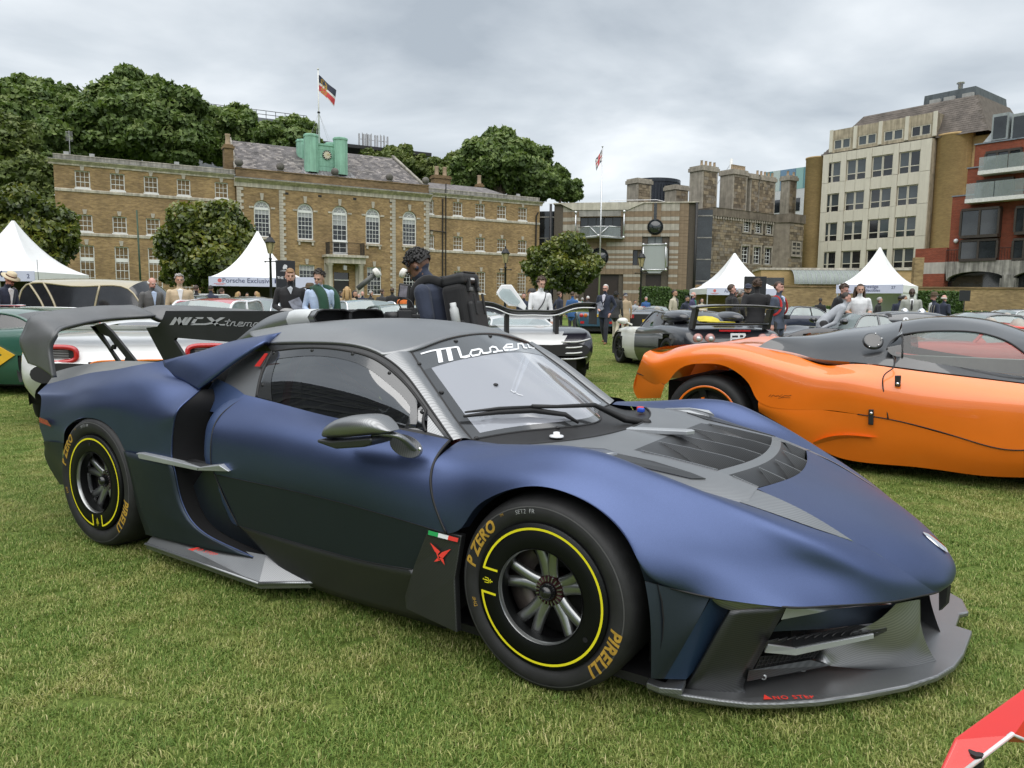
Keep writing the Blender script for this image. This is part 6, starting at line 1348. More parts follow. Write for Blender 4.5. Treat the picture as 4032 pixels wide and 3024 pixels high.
def tree(name,label,group,px,D,blobs,n,size,m,trunk=True,cat='tree'):
 """blobs: (photo column, photo row, radius px, squash, depth offset) all in overview pixels"""
 base=at(V(px,0)[0],D);t=thing(name,label,cat,base,0,group);sc_=1617/D;B_=[]
 for (bx,by,br,sq,dd) in blobs:
  q=oD(V(bx,by),(D+dd));B_.append((*(q-base),br*1.07/sc_,br*1.07/sc_*sq))
 n=int(n*1.7);size=size*.72;ch=[]
 for q in B_:
  for k in range(15):
   d=rng.normal(0,1,3);d[2]=abs(d[2])*1.1-.45;d /= np.linalg.norm(d);rr=rng.uniform(.20,.38)
   ch.append((q[0]+d[0]*q[3]*.86,q[1]+d[1]*q[3]*.86,q[2]+d[2]*q[4]*.86,q[3]*rr,q[4]*rr))
 B0=B_;B_=[(*q[:3],q[3]*.8,q[4]*.8) for q in B_]+ch*1;P,d=blob_points(B_,n);rn=np.clip(.42+.30*d[:,2]+rng.normal(0,.2,n)+.2*np.sin(P[:,0]*1.3)*np.sin(P[:,2]*1.7),0,1)  # leaf colour lightened where clumps face up: top light put in
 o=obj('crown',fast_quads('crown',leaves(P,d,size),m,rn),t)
 if trunk:
  b=MB();c=np.mean([q[:3] for q in B_],0);B_=B0;zt=min(q[2]-q[4]*.3 for q in B_);b.tube([(0,0,0),(c[0]*.2,c[1]*.2,zt*.6),(c[0]*.4,c[1]*.4,zt)],[.45*size*1.6,.36*size*1.6,.3*size*1.6],8)
  for q in B_:b.tube([(c[0]*.4,c[1]*.4,zt*.96),(np.array(q[:3])+np.array([c[0]*.4,c[1]*.4,zt]))/2-np.array([0,0,.1*q[4]]),q[:3]],[.2*size*1.6,.13*size*1.6,.06*size],6)
  b.obj('trunk',BARK,t,True)
 return t
g_='big plane trees behind the brick ranges'
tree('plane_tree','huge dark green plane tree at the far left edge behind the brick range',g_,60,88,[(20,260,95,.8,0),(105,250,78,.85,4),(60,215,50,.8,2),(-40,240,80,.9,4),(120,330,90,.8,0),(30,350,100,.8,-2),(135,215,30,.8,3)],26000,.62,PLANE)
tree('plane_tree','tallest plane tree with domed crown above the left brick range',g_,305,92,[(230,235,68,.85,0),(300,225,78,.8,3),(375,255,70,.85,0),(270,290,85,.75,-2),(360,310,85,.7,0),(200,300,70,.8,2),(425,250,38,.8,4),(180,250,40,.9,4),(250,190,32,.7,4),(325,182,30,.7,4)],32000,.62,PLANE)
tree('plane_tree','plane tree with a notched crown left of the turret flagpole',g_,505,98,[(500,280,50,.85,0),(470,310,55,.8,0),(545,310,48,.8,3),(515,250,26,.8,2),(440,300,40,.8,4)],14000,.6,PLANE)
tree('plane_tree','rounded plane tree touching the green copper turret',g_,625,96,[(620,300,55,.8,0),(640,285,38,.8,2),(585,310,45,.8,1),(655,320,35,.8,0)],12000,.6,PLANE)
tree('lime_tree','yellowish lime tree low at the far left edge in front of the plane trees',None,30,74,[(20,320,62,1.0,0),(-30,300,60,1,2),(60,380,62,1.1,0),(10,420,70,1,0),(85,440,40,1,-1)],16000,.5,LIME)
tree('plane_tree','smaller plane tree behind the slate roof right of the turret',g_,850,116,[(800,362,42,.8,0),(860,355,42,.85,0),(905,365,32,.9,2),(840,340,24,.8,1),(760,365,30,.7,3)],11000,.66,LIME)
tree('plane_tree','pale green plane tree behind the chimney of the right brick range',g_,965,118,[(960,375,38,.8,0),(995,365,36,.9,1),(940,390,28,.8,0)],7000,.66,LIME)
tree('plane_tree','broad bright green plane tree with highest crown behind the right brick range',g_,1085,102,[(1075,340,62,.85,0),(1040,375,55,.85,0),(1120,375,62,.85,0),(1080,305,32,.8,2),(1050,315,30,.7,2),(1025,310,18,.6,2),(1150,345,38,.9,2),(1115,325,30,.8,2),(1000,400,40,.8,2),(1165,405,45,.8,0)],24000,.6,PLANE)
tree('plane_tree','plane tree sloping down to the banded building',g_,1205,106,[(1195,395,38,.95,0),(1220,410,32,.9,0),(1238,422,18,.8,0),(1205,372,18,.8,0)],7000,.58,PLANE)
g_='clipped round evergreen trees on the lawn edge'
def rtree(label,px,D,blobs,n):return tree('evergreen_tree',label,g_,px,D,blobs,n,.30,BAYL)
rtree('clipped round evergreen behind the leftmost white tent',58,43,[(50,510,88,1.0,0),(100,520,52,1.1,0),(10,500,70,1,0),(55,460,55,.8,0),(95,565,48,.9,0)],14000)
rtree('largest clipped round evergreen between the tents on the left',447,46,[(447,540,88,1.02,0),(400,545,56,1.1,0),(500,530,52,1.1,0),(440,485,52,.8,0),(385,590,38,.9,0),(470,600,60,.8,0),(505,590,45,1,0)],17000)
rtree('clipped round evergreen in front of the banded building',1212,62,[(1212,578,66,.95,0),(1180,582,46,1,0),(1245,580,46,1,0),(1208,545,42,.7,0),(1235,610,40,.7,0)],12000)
def hedge(name,label,p0,p1,D,h,dep_,n=5000,group=None,m=HEDL,fl=None):
 a,c=at(V(p0,0)[0],D),at(V(p1,0)[0],D);L_=np.linalg.norm(c-a);ang=math.atan2(c[1]-a[1],c[0]-a[0]);t=thing(name,label,'hedge',a,ang,group)
 b=MB();b.b2((.1,.1,0),(L_-.1,dep_-.1,h-.12));b.obj('stems',mat('dark_twigs',(.02,.03,.012),.9),t)
 k=rng.integers(0,3,n);P=rng.random((n,3))*[L_,dep_,h];d=np.zeros((n,3));P[k == 0,1]=0;d[k == 0]=(0,-1,0);P[k == 1,2]=h;d[k == 1]=(0,0,1);e_=rng.random(n) < .5;P[(k == 2) & e_,0]=0;P[(k == 2) & ~e_,0]=L_;d[(k == 2) & e_]=(-1,0,0);d[(k == 2) & ~e_]=(1,0,0)
 P += rng.normal(0,.05,(n,3));obj('foliage',fast_quads('foliage',leaves(P,d,.11),m,np.clip(.4+.35*d[:,2]+rng.normal(0,.2,n),0,1)),t)  # leaves on the top face coloured lighter, as painted top light
 if fl:b=MB();[b.ball((rng.uniform(0,L_),rng.uniform(-.1,.3),rng.uniform(h*.4,h*1.1)),.055,6,4) for i in range(40)];o=b.obj('yellow_blooms',mat('cream_rose',(.6,.5,.25),.7),t);o['kind']='stuff'
 return t
hedge('box_hedge','square clipped hedge block beside the lamp post by the banded building',1389,1446,56,2.5,1.6,7000,'clipped hedges')
hedge('box_hedge','long lower hedge running behind the tent with the right hand banner',1447,1500,60,2.35,1.4,5000,'clipped hedges')
hedge('box_hedge','clipped hedge against the garden wall behind the man in striped blazer',1990,2080,50,2.3,1.2,7000,'clipped hedges')
hedge('rose_bush','low rose bush with cream blooms below the garden wall',2085,2140,50,1.0,.8,2500,None,HEDL,True)
hedge('shrub','dark leafy shrub at the foot of the garden wall behind the black coat men',1760,1800,52,1.2,.8,2500)
# tents
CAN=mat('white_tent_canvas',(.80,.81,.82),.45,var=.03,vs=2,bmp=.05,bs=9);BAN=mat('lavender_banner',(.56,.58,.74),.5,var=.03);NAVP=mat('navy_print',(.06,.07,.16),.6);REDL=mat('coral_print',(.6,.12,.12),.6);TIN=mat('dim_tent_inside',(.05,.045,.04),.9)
def tent(label,px,D,s,rot,peak,eave,texts=(),logo=True,back=True,side=0,group='white pagoda tents'):
 o=thing('pagoda_tent',label,'tent',at(V(px,0)[0],D),YAW+rot,group);h=s/2;b=MB()
 rr=[1,.92,.82,.7,.58,.46,.34,.23,.13,.06,.02]
 zf=lambda r_:eave+(peak-eave)*(.34*(1-r_)+.66*(1-r_)**2.3)
 G=[[(h*r_*x,h*r_*y,zf(r_)-.18*r_*(1-abs(k))*(1-r_)*2) for x,y,k in [(a,-1,a) for a in np.linspace(-1,1,9)[:-1]]+[(1,a,a) for a in np.linspace(-1,1,9)[:-1]]+[(-a,1,a) for a in np.linspace(-1,1,9)[:-1]]+[(-1,-a,a) for a in np.linspace(-1,1,9)[:-1]]] for r_ in rr]
 b.grid(np.array(G),closed=True,flip=True);roof=b.obj('tent_roof',CAN,o,True)
 for x,y,dx,dy in ((-1,-1,1,0),(1,-1,0,1),(1,1,-1,0),(-1,1,0,-1)):
  b=MB();n=12;top=[np.array([h*(x+2*dx*i/n),h*(y+2*dy*i/n),eave]) for i in range(n+1)];lo=[p+np.array([0,0,-.42-.0*i]) for i,p in enumerate(top)];b.grid(np.array([top,lo]));b.obj('valance',CAN,o)
  b=MB();b.tube([(x*(h-.06),y*(h-.06),0),(x*(h-.06),y*(h-.06),eave)],.05,8);b.obj('tent_leg',STL,o)
 if back:b=MB();b.b2((-h+.1,h-.08,0),(h-.1,h-.05,eave-.4));b.obj('tent_wall',TIN if not side else CAN,o)  # dark back wall puts the dimness inside into its colour
 if side:b=MB();b.b2((h-.09,-h+.1,0),(h-.06,h-.1,eave-.38));b.obj('tent_wall',CAN,o)
 b=MB();b.b2((-h-.005,-h-.05,eave-.47),(h+.005,-h-.012,eave+.03));bn=b.obj('banner',BAN,o)
 for s_,x,z,sz in texts:flat_text(s_,sz,(x,-h-.056,eave-.22+z),(1,0,0),(0,0,1),NAVP,bn,'banner_lettering',.003)
 if logo:
  b=MB();b.lathe([(0,0),(.11,0)],10,M=Matrix.Translation((-h+.55,-h-.056,eave-.17)),ax=1);b.b2((-h+.25,-h-.058,eave-.36),(-h+.85,-h-.055,eave-.335));b.b2((-h+.36,-h-.058,eave-.41),(-h+.74,-h-.055,eave-.395));b.obj('banner_logo',REDL,bn)
 return o
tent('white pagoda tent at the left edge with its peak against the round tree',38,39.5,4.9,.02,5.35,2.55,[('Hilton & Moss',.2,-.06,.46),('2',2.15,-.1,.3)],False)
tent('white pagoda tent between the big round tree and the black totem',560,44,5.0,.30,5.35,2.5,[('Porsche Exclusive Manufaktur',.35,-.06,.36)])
b=MB();b.b2((-.5,-.01,0),(.5,.01,.4));sg=thing('banner_board','small lavender numbered banner behind the man in black jumper','sign',at(V(662,0)[0],36)+np.array([0,0,2.0]),YAW);b=MB();b.b2((-.75,-.02,-.35),(.75,.02,.4));q=b.obj('board',BAN,sg);flat_text('3',.3,(.45,-.025,-.05),(1,0,0),(0,0,1),NAVP,sg,'lettering')
for x in (-.7,.7):b=MB();b.tube([(x,0,-2.0),(x,0,-.35)],.03,6);b.obj('post',STL,sg)
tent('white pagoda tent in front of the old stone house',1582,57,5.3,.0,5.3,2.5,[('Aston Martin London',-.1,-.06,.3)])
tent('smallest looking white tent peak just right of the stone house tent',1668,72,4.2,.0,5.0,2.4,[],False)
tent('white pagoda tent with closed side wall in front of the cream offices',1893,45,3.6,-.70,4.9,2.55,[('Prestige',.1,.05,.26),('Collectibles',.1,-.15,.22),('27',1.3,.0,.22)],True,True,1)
# lamp posts
LMB=mat('black_cast_iron',(.012,.013,.014),.4,.3);LGL=mat('amber_lamp_glass',(.42,.36,.2),.2)
lp=thing('lamp_post','black lantern post by the tent in front of the clock house','lamp post',at(V(586,0)[0],36),0,'black lantern lamp posts')
b=MB();b.lathe([(.14,0),(.14,.5),(.08,.6),(.07,1.2),(.055,3.2),(.09,3.25),(.05,3.3),(.045,3.5)],12);b.obj('column',LMB,lp,True)
b=MB();b.tube([(-.35,0,3.12),(.35,0,3.12)],.025,6);[b.ball((x,0,3.12),.045,8,6) for x in (-.37,.37)];b.obj('ladder_bar',LMB,lp,True)
b=MB();b.lathe([(.11,3.5),(.22,4.0)],4,M=Matrix.Rotation(PI/4,4,'Z'));ln_=b.obj('lantern',LGL,lp);b=MB();b.lathe([(.25,4.0),(.25,4.04),(.12,4.24),(.05,4.28),(.04,4.4),(0,4.44)],8);b.obj('lantern_cap',LMB,ln_)
b=MB();[b.tube([(.11*x,.11*y,3.5),(.215*x,.215*y,4.0)],.014,4) for x,y in ((1,0),(0,1),(-1,0),(0,-1))];b.obj('lantern_frame',LMB,ln_)
for px,D,L_ in ((1091,42,'black lantern post in front of the right brick range'),(1383,44.5,'black lantern post beside the hedge and banded building')):
 c=copy_tree(lp);c.location=at(V(px,0)[0],D);c['label']=L_
gp=thing('green_pole','thin dark green pole rising beside the large round evergreen','pole',at(V(306,0)[0],52));b=MB();b.tube([(0,0,0),(-.15,0,7.3)],[.07,.05],8);b.obj('pole',mat('green_paint',(.015,.05,.025),.5),gp,True)
# totems
SGB=mat('black_sign_board',(.012,.013,.017),.4,var=.1);SGW=mat('white_print',(.68,.69,.7),.6);SGG=mat('grey_print',(.16,.17,.18),.6)
def totem(label,px,D,w_,dp,h,rot,front,sidet,sidex):
 o=thing('sign_totem',label,'sign',at(V(px,0)[0],D),YAW+rot,'tall black totem signs');b=MB();b.b2((-w_/2,-dp/2,0),(w_/2,dp/2,h));q=b.obj('board',SGB,o);bevel(q,.008)
 y=-dp/2-.003
 bm=MB();bm.add([(x*.001*w_/.5-.02,y,h-.16+z*.001) for x,z in ((-60,-40),(-50,10),(-30,45),(0,60),(20,50),(50,45),(62,0),(40,-30),(55,-60),(0,-50),(-40,-70))],[tuple(range(11))]);bm.obj('emblem',SGW,q)
 for z,ww in ((-.255,.16),(-.275,.24)):b=MB();b.b2((-ww/2-.02,y-.001,h+z),(ww/2-.02,y,h+z+.008));b.obj('small_print',SGW,q)
 flat_text(front,.085,(.0,y,h-.47),(1,0,0),(0,0,1),SGW,q,'lettering',.002)
 flat_text(sidet,dp*.62 if sidex else .13,((-w_/2-.003) if sidex else w_*.33,0 if sidex else y,h*.52),(0,0,-1),((0,-1,0) if sidex else (1,0,0)),SGG if sidex else SGW,q,'lettering',.002,space=1.25)
 return o
totem('black totem sign with dragon emblem behind the man in black jumper',618,19.5,.47,.16,2.32,.42,'THE WILDS','THE WILDS',True)
totem('black totem sign with vertical lettering behind the group of men on the right',1629,26,.72,.16,2.3,-.05,'','THE DUKES',False)
ps=thing('board_on_pole','small square black board on a thin pole before the garden wall','sign',at(V(2082,0)[0],40),YAW);zc_=1.31+(665-639)/1617*40;b=MB();b.b2((-.28,-.03,zc_-.28),(.28,.03,zc_+.28));b.obj('board',SGB,ps);b=MB();b.tube([(0,0,0),(0,0,zc_-.28)],.025,6);b.obj('pole',SGB,ps)
# microphones on booms
for (p0,p1,p2,D,L_) in (((575,655),(760,500),(812,462),13.,'grey boom microphone with white fluffy tip slanting up left of the photographer'),((1120,520),(1100,500),(1040,472),7.5,'short boom microphone with white fluffy tip by the photographer')):
 a,c,e_=(oD(m3(*p),D) for p in (p0,p1,p2));o=thing('boom_microphone',L_,'microphone',a);b=MB();b.tube([(0,0,0),c-a],.045 if D > 10 else .012,8);b.obj('boom_pole',mat('grey_boom',(.09,.095,.09),.5),o,True);b=MB();b.tube(spl([c-a,(c+e_)/2-a,e_-a],8),np.array([.05,.085,.09,.09,.09,.09,.085,.05])*D/13,10);b.obj('fluffy_tip',mat('white_fur',(.68,.67,.63),.95,var=.2,vs=60,bmp=.5,bs=90),o,True)
# red information stand at the lower right corner
st_=thing('information_stand','bright red folded information board cut by the lower right corner','sign',(0,0,0))
REDS=mat('red_sign_face',(.62,.025,.02),.3,var=.05,vs=3,coat=.3)
A_,B_,C_,D_=oD(zF(1765,1125),1.30),oD(zF(1842,960),1.33),oD(zF(2420,545),1.45),oD(zF(2260,985),1.33)
E_=oD(zF(2150,935),1.30);F_=oD(zF(1890,1135),1.29);dn=oD(zF(2100,1500),1.22)
b=MB();b.slab([A_,B_,E_,F_],-_f*.004);b.slab([B_,C_,D_,E_],-_f*.004);bo_=b.obj('red_panel',REDS,st_)
ctube('white_edge',[F_,E_,D_],.004,mat('white_board_edge',(.7,.7,.72),.4),par=st_)
b=MB();n_=(E_-B_)/np.linalg.norm(E_-B_)
for k,s_ in enumerate((.9,.7,.95)):p=B_*.9+A_*.1+(E_-B_)*.012*(k+.3)-_f*.003;q=p+(A_-B_)*s_;b.add([p,q,q+n_*.0012,p+n_*.0012],[(0,1,2,3)])
b.obj('small_print',mat('pale_red_print',(.75,.35,.33),.5),st_)
b=MB();g0=(A_+E_)/2;b.tube([g0,np.array([g0[0]+.02,g0[1]+.1,0])],.012,8);b.obj('stand_leg',MATTB,st_)
# ================================================================== the other cars
def gloss(name,col,metal=0.,rough=.18,coat=1.,var=.05):return mat(name,col,rough if metal else .35,metal,var=var,vs=3,coat=coat,coatr=.03)
ORG=gloss('orange_paint',(.80,.17,.008));GCF=mat('gloss_carbon_fibre',(.010,.0105,.0115),.3,0.,var=.25,vs=120,coat=1.,coatr=.03,spec=.7)
CARG=glass('car_window_glass',(.78,.84,.82),.02,.75,(.03,.035,.035),.06);DARKG=glass('dark_car_glass',(.4,.42,.44),.02,.35,(.012,.013,.015),.08)
PALEG=glass('pale_car_glass',(.75,.82,.82),.03,.45,(.35,.42,.42),.10)
TYR2=mat('car_tyre',(.013,.013,.014),.65,var=.2);RIMS=mat('silver_alloy_rim',(.45,.46,.47),.3,.9,var=.08);RIMD=mat('dark_alloy_rim',(.05,.05,.052),.3,.8);LRED=mat('red_lamp_lens',(.45,.015,.02),.15,coat=.8);LCLR=mat('clear_lamp_lens',(.5,.52,.54),.1,.3,coat=1.)
_wh={}
def road_wheel(par,x,y,r_,wd,side,rim=RIMS,ns=10,tw=.03):
 """side -1: outward is -y"""
 k=(round(r_,3),round(wd,3),rim.name,ns)
 if k not in _wh:
  b=MB();b.lathe([(r_*.70,.015),(r_*.74,0),(r_*.90,-.004),(r_*.97,.02),(r_,.05),(r_,wd-.05),(r_*.95,wd),(r_*.7,wd)],40,ax=1);ty=b.mesh('tyre',TYR2,True)
  b=MB();b.lathe([(r_*.71,.008),(r_*.66,.014),(r_*.64,.06),(r_*.63,wd*.8)],40,ax=1)
  for i in range(ns):
   a=2*PI*i/ns;d=np.array([math.cos(a),0,math.sin(a)]);n_=np.array([-math.sin(a),0,math.cos(a)])*tw
   b.slab([d*r_*.10+n_*.7+[0,.03,0],d*r_*.67+n_*.55+[0,.02,0],d*r_*.67-n_*.55+[0,.02,0],d*r_*.10-n_*.7+[0,.03,0]],(0,.03,0))
  b.lathe([(0,.015),(r_*.13,.02),(r_*.16,.05)],16,ax=1);ri=b.mesh('rim',rim,False)
  b=MB();b.lathe([(0,.10),(r_*.64,.10)],24,ax=1);b.lathe([(r_*.30,.075),(r_*.50,.075),(r_*.50,.1)],24,ax=1);br=b.mesh('brake',mat('dark_brake',(.03,.03,.03),.5,.3))
  _wh[k]=(ty,ri,br)
 ty,ri,br=_wh[k];w_=bpy.data.objects.new('wheel',None);link(w_,par);w_.location=(x,y,r_);w_.rotation_euler=(0,rng.uniform(0,1),0 if side < 0 else PI)
 obj('tyre',ty,w_);obj('rim',ri,w_);obj('brake',br,w_);return w_
def car(name,label,px,D,phi,paint,P,group=None,scale=1.):
 """general car: x forward, loft of sections nose to tail, then cabin, wheels and lamps"""
 o=thing(name,label,'car',at(V(px,0)[0],D),YAW+R(phi),group,scale)
 L_,W_=P['L'],P['W'];xs=np.array([s[0] for s in P['st']]);n=46;X=np.linspace(xs[0],xs[-1],n)
 S=np.array([spl(P['st'],n*4)]) [0];f=lambda k:np.interp(X,S[np.argsort(S[:,0]),0],S[np.argsort(S[:,0]),k])
 zc,zs,hw,zl=f(1),f(2),f(3),f(4)
 # section: sill, flank, shoulder, inner, centre
 secs=[]
 for i in range(n):
  w_=hw[i];half=spl([(w_*.90,zl[i]),(w_*.985,zl[i]+(zs[i]-zl[i])*.25),(w_,zl[i]+(zs[i]-zl[i])*.62),(w_*.95,zs[i]-.02),(w_*.80,zs[i]+(zc[i]-zs[i])*.35+.012),(w_*.42,zc[i]-.002),(0,zc[i])],20)
  full=np.concatenate([half,half[-2::-1]*[-1,1]]);secs.append([(X[i],y,z) for y,z in full])
 G=np.array(secs);keep=[];a_,b_=G.shape[:2];fs=[]
 whs=P['wh']
 for i in range(a_-1):
  for j in range(b_-1):
   c=(G[i,j]+G[i+1,j]+G[i+1,j+1]+G[i,j+1])/4
   if any(abs(c[1]) > W_*.28 and (c[0]-wx)**2+(c[2]-wr)**2 < (wr*1.10)**2 for wx,wr in whs):continue
   fs.append((i*b_+j,i*b_+j+1,(i+1)*b_+j+1,(i+1)*b_+j))
 me=mesh('body',G.reshape(-1,3),fs,paint if not P.get('two') else [paint,P['two'][0]],True)
 if P.get('two'):
  for p_ in me.polygons:
   if P['two'][1](p_.center):p_.material_index=1
 obj('body',me,o)
 b=MB()
 for k_ in (0,-1):b.add(G[k_],[tuple(range(b_))])
 b.obj('end_panel',P.get('endm',paint),o)
 b=MB();b.b2((xs.min()+.15,-W_*.36,.12),(xs.max()-.15,W_*.36,min(zs.min(),.5)));b.obj('underbody',MATTB,o)
 for wx,wr in whs:
  i=int(np.argmin(np.abs(X-wx)));w_=hw[i]
  for s in (-1,1):
   b=MB();b.lathe([(wr*1.12,0),(wr*1.02,.012),(wr*1.04,.1),(wr*1.06,.34)],30,M=Matrix.Translation((wx,s*(w_*.985),wr))@Matrix.Scale(-s,4,(0,1,0)),t0=-.4,t1=PI+.4,ax=1);b.obj('wheel_arch',MATTB,o,True)
   road_wheel(o,wx,s*(w_*.985-.015),wr,P.get('tw',.26),s,P.get('rim',RIMS),P.get('ns',10),P.get('spoke',.03))
 g=P.get('gh')
 if g:
  x0,xr0,xr1,x1,zr,wb,wr=(g[k] for k in ('x0','xr0','xr1','x1','zr','wb','wr'));zb_=lambda x:float(np.interp(x,X,zs if True else zc));zcc=lambda x:float(np.interp(x,X,zc))
  gm=g.get('glass',DARKG);rp=g.get('roof',paint)
  def row(x,y,zc_,ze,bow):return [(x+bow*(1-(k/6-1)**2)-0.,y*(k/6-1),zc_+(ze-zc_)*(k/6-1)**2) for k in range(13)]
  bf=row(x0-.28,wb*.97,zcc(x0)+.01,zb_(x0-.2)+.01,.28);cr=g.get('cr',.06);tf=row(xr0,wr,zr-.01,zr-.01-cr,.05);tm=row((xr0+xr1)/2,wr*1.02,zr+.012,zr+.012-cr,0);tr_=row(xr1,wr*.97,zr-.03,zr-.03-cr,-.05);br=row(x1+.15,wb*.9,zcc(x1)+.01,zb_(x1)+.0,-.15)
  part('windscreen',loft([bf,(np.array(bf)+tf)/2+np.array([.02,0,.03]),tf],24,10),g.get('wglass',gm),o);part('roof',loft([tf,tm,tr_],24,14),rp,o);part('rear_window',loft([tr_,(np.array(tr_)+br)/2+np.array([-.02,0,.04*g.get('rb',1)]),br],24,10),g.get('rglass',gm),o)
  for s in (0,12):
   sg=-1 if s == 0 else 1;top=[bf[s],((bf[s][0]+tf[s][0])/2+.0,(bf[s][1]+tf[s][1])/2,(bf[s][2]+tf[s][2])/2+.03),tf[s],tm[s],tr_[s],((br[s][0]+tr_[s][0])/2,(br[s][1]+tr_[s][1])/2,(br[s][2]+tr_[s][2])/2+.03*g.get('rb',1)),br[s]]
   bx=np.linspace(bf[s][0],br[s][0],7);bot=[(x,sg*wb*1.0,zb_(x)-.0) for x in bx];Gs_=loft([top,(np.array(top)+bot)/2+np.array([0,sg*.02,0]),bot],40,8)
   part('side_window',Gs_[:,5:36],gm,o);part('pillar',Gs_[:,:6],rp,o);part('pillar',Gs_[:,35:],rp,o)
   ctube('roof_rail',np.array(spl(top,24)),.022,g.get('rail',rp),6,par=o)
   for fr in g.get('bars',(.5,)):q=int(5+30*fr);ctube('window_pillar',Gs_[:,q]+np.array([0,sg*.003,0]),.025,g.get('rail',MATTB),6,par=o)
  for y in (-.36,.36):b=MB();b.ball(((xr0+xr1)/2-.1,y,zb_(x0)+.08),(.12,.2,.28),10,8);b.obj('seat',P.get('seat',mat('pale_leather_seat',(.35,.33,.29),.6)),o,True)
 for q in P.get('lamps',()):
  (x,y,z),sz,m,sh=q
  for s in ((1,-1) if y else (1,)):
   b=MB()
   if sh == 'ball':b.ball((x,s*y,z),sz,14,8)
   else:b.box((x,s*y,z),sz)
   b.obj('lamp',m,o,sh == 'ball')
 for q in P.get('boxes',()):
  nm,a,c,m=q;b=MB();b.b2(a,c);oo=b.obj(nm,m,o);bevel(oo,.01,2)
 if P.get('mirrors'):
  x,y,z,m=P['mirrors']
  for s in (1,-1):b=MB();b.ball((x,s*y,z),(.09,.12,.07),12,8);b.tube([(x,s*(y-.08),z-.03),(x+.02,s*(y-.22),z-.08)],.02,6);b.obj('door_mirror',m,o,True)
 if P.get('plate'):
  x,z,s_,m=P['plate'];dr_=-1 if x < 0 else 1;b=MB();b.b2((x,-.26,z-.055),(x+.012*dr_,.26,z+.055));pl_=b.obj('number_plate',m,o);flat_text(s_,.10,(x+.014*dr_,0,z-.035),(0,-1 if dr_ < 0 else 1,0),(0,0,1),BLK,pl_,'lettering',.002)
 return o
# stations: x, centre height, shoulder height, half width, sill height (nose first)
def supercar(L_=4.5,W_=1.95,nose=.42,hood=.66,belt=.78,tail=.85,sill=.16):
 h=L_/2;w_=W_/2
 return [(h,nose,nose-.06,w_*.62,.22),(h-.12,nose+.08,nose+.05,w_*.84,.18),(h-.6,hood-.02,hood+.02,w_*.97,sill),(h-1.1,hood+.10,hood+.10,w_,sill),(.35,belt+.06,belt,w_*.97,sill),(-.4,belt+.12,belt+.02,w_*.98,sill),(-h+1.0,tail+.02,tail,w_,sill),(-h+.4,tail,tail-.03,w_*.97,.2),(-h,tail-.08,tail-.12,w_*.88,.28)]
def saloon(L_=4.6,W_=1.7,hood=.92,belt=.95,tail=.9,sill=.25):
 h=L_/2;w_=W_/2
 return [(h,hood-.25,hood-.3,w_*.8,.32),(h-.15,hood-.08,hood-.12,w_*.93,.27),(h-.9,hood,hood-.06,w_,sill),(.5,belt+.02,belt-.02,w_,sill),(-.6,belt+.02,belt-.02,w_,sill),(-h+.8,tail+.03,tail-.04,w_,sill),(-h+.15,tail-.08,tail-.12,w_*.93,.28),(-h,tail-.2,tail-.25,w_*.85,.34)]
# ---- orange supercar alongside, its flank seen from the right
oc=thing('orange_supercar','glossy orange supercar with black carbon roof parked just beyond the dark blue car','car',(-.2,4.2,0))
_oc=np.array([-.2,4.2,0]);YC=4.2
def o1(x,y):return (2450+x/1.5863,1250+y/1.5863)
def o2(x,y):return (3200+x/1.3606,1200+y/1.3606)
def P1(Y,*pts):return [q-_oc for q in pl(o1,Y,*pts)]
def P2(Y,*pts):return [q-_oc for q in pl(o2,Y,*pts)]
def both(name,G,m,flip=False):
 G=np.asarray(G);part(name,G,m,oc,flip);part(name,mir(G),m,oc,not flip)
crest=P1([3.42,3.42,3.40,3.38,3.36,3.35,3.34,3.34,3.33,3.32],(175,205),(235,216),(330,192),(450,167),(560,158),(680,160),(800,175),(960,212),(1100,246),(1269,300))+P2([3.30,3.29,3.28,3.27],(200,318),(430,338),(800,385),(1132,425))
crest += [crest[-1]+np.array([.6,0,-.06]),crest[-1]+np.array([1.2,.05,-.16])]
midc=P1([3.30,3.22,3.20,3.18,3.17,3.16,3.15,3.15],(120,268),(200,300),(300,268),(430,232),(560,222),(700,245),(900,320),(1150,400))+P2([3.14,3.13,3.12,3.12],(150,450),(430,500),(800,545),(1132,580))
midc += [midc[-1]+np.array([.6,0,-.03]),midc[-1]+np.array([1.2,.05,-.10])]
lowc=P1([3.36,3.24,3.20,3.17,3.16,3.16,3.16,3.16,3.155,3.15],(92,345),(265,420),(330,345),(420,295),(520,287),(620,297),(720,345),(800,430),(850,522),(1269,578))+P2([3.15,3.14,3.13,3.13],(200,580),(405,612),(800,715),(1132,778))
lowc += [lowc[-1]+np.array([.6,0,.25]),lowc[-1]+np.array([1.2,.05,.12])]
both('flank_panel',loft([crest,(spl(crest,40)*.5+spl(midc,40)*.5)+np.array([0,-.035,.015]),midc,lowc],110,26),ORG)
sl_t=P1([3.16,3.15],(850,524),(1269,580))+P2([3.15,3.14,3.13,3.13],(200,582),(405,614),(800,717),(1132,780))
sl_b=P1([3.2,3.19],(855,590),(1180,785))+P2([3.22,3.22,3.22,3.22],(130,815),(560,870),(900,915),(1132,925))
t5=spl(sl_t,40);b5=spl(sl_b,40);sl_m=(t5*.5+b5*.5)+np.array([0,-.015,0])
both('sill_panel',loft([t5,sl_m,b5],60,16),ORG)
both('rear_corner',loft([P1([3.36,3.30,3.22],(92,347),(180,382),(265,422)),P1([3.42,3.34,3.26],(70,450),(160,460),(250,470)),P1([3.42,3.36,3.3],(95,505),(170,505),(240,503))],14,10),ORG)
rc=P1([3.42,3.40,3.36,3.42],(175,205),(118,268),(92,345),(70,450));rcs=np.array(rc)
part('tail_panel',loft([rcs,rcs*np.array([1,0,1])+np.array([-.12,0,0]),mir(rcs)],12,12),ORG,oc)
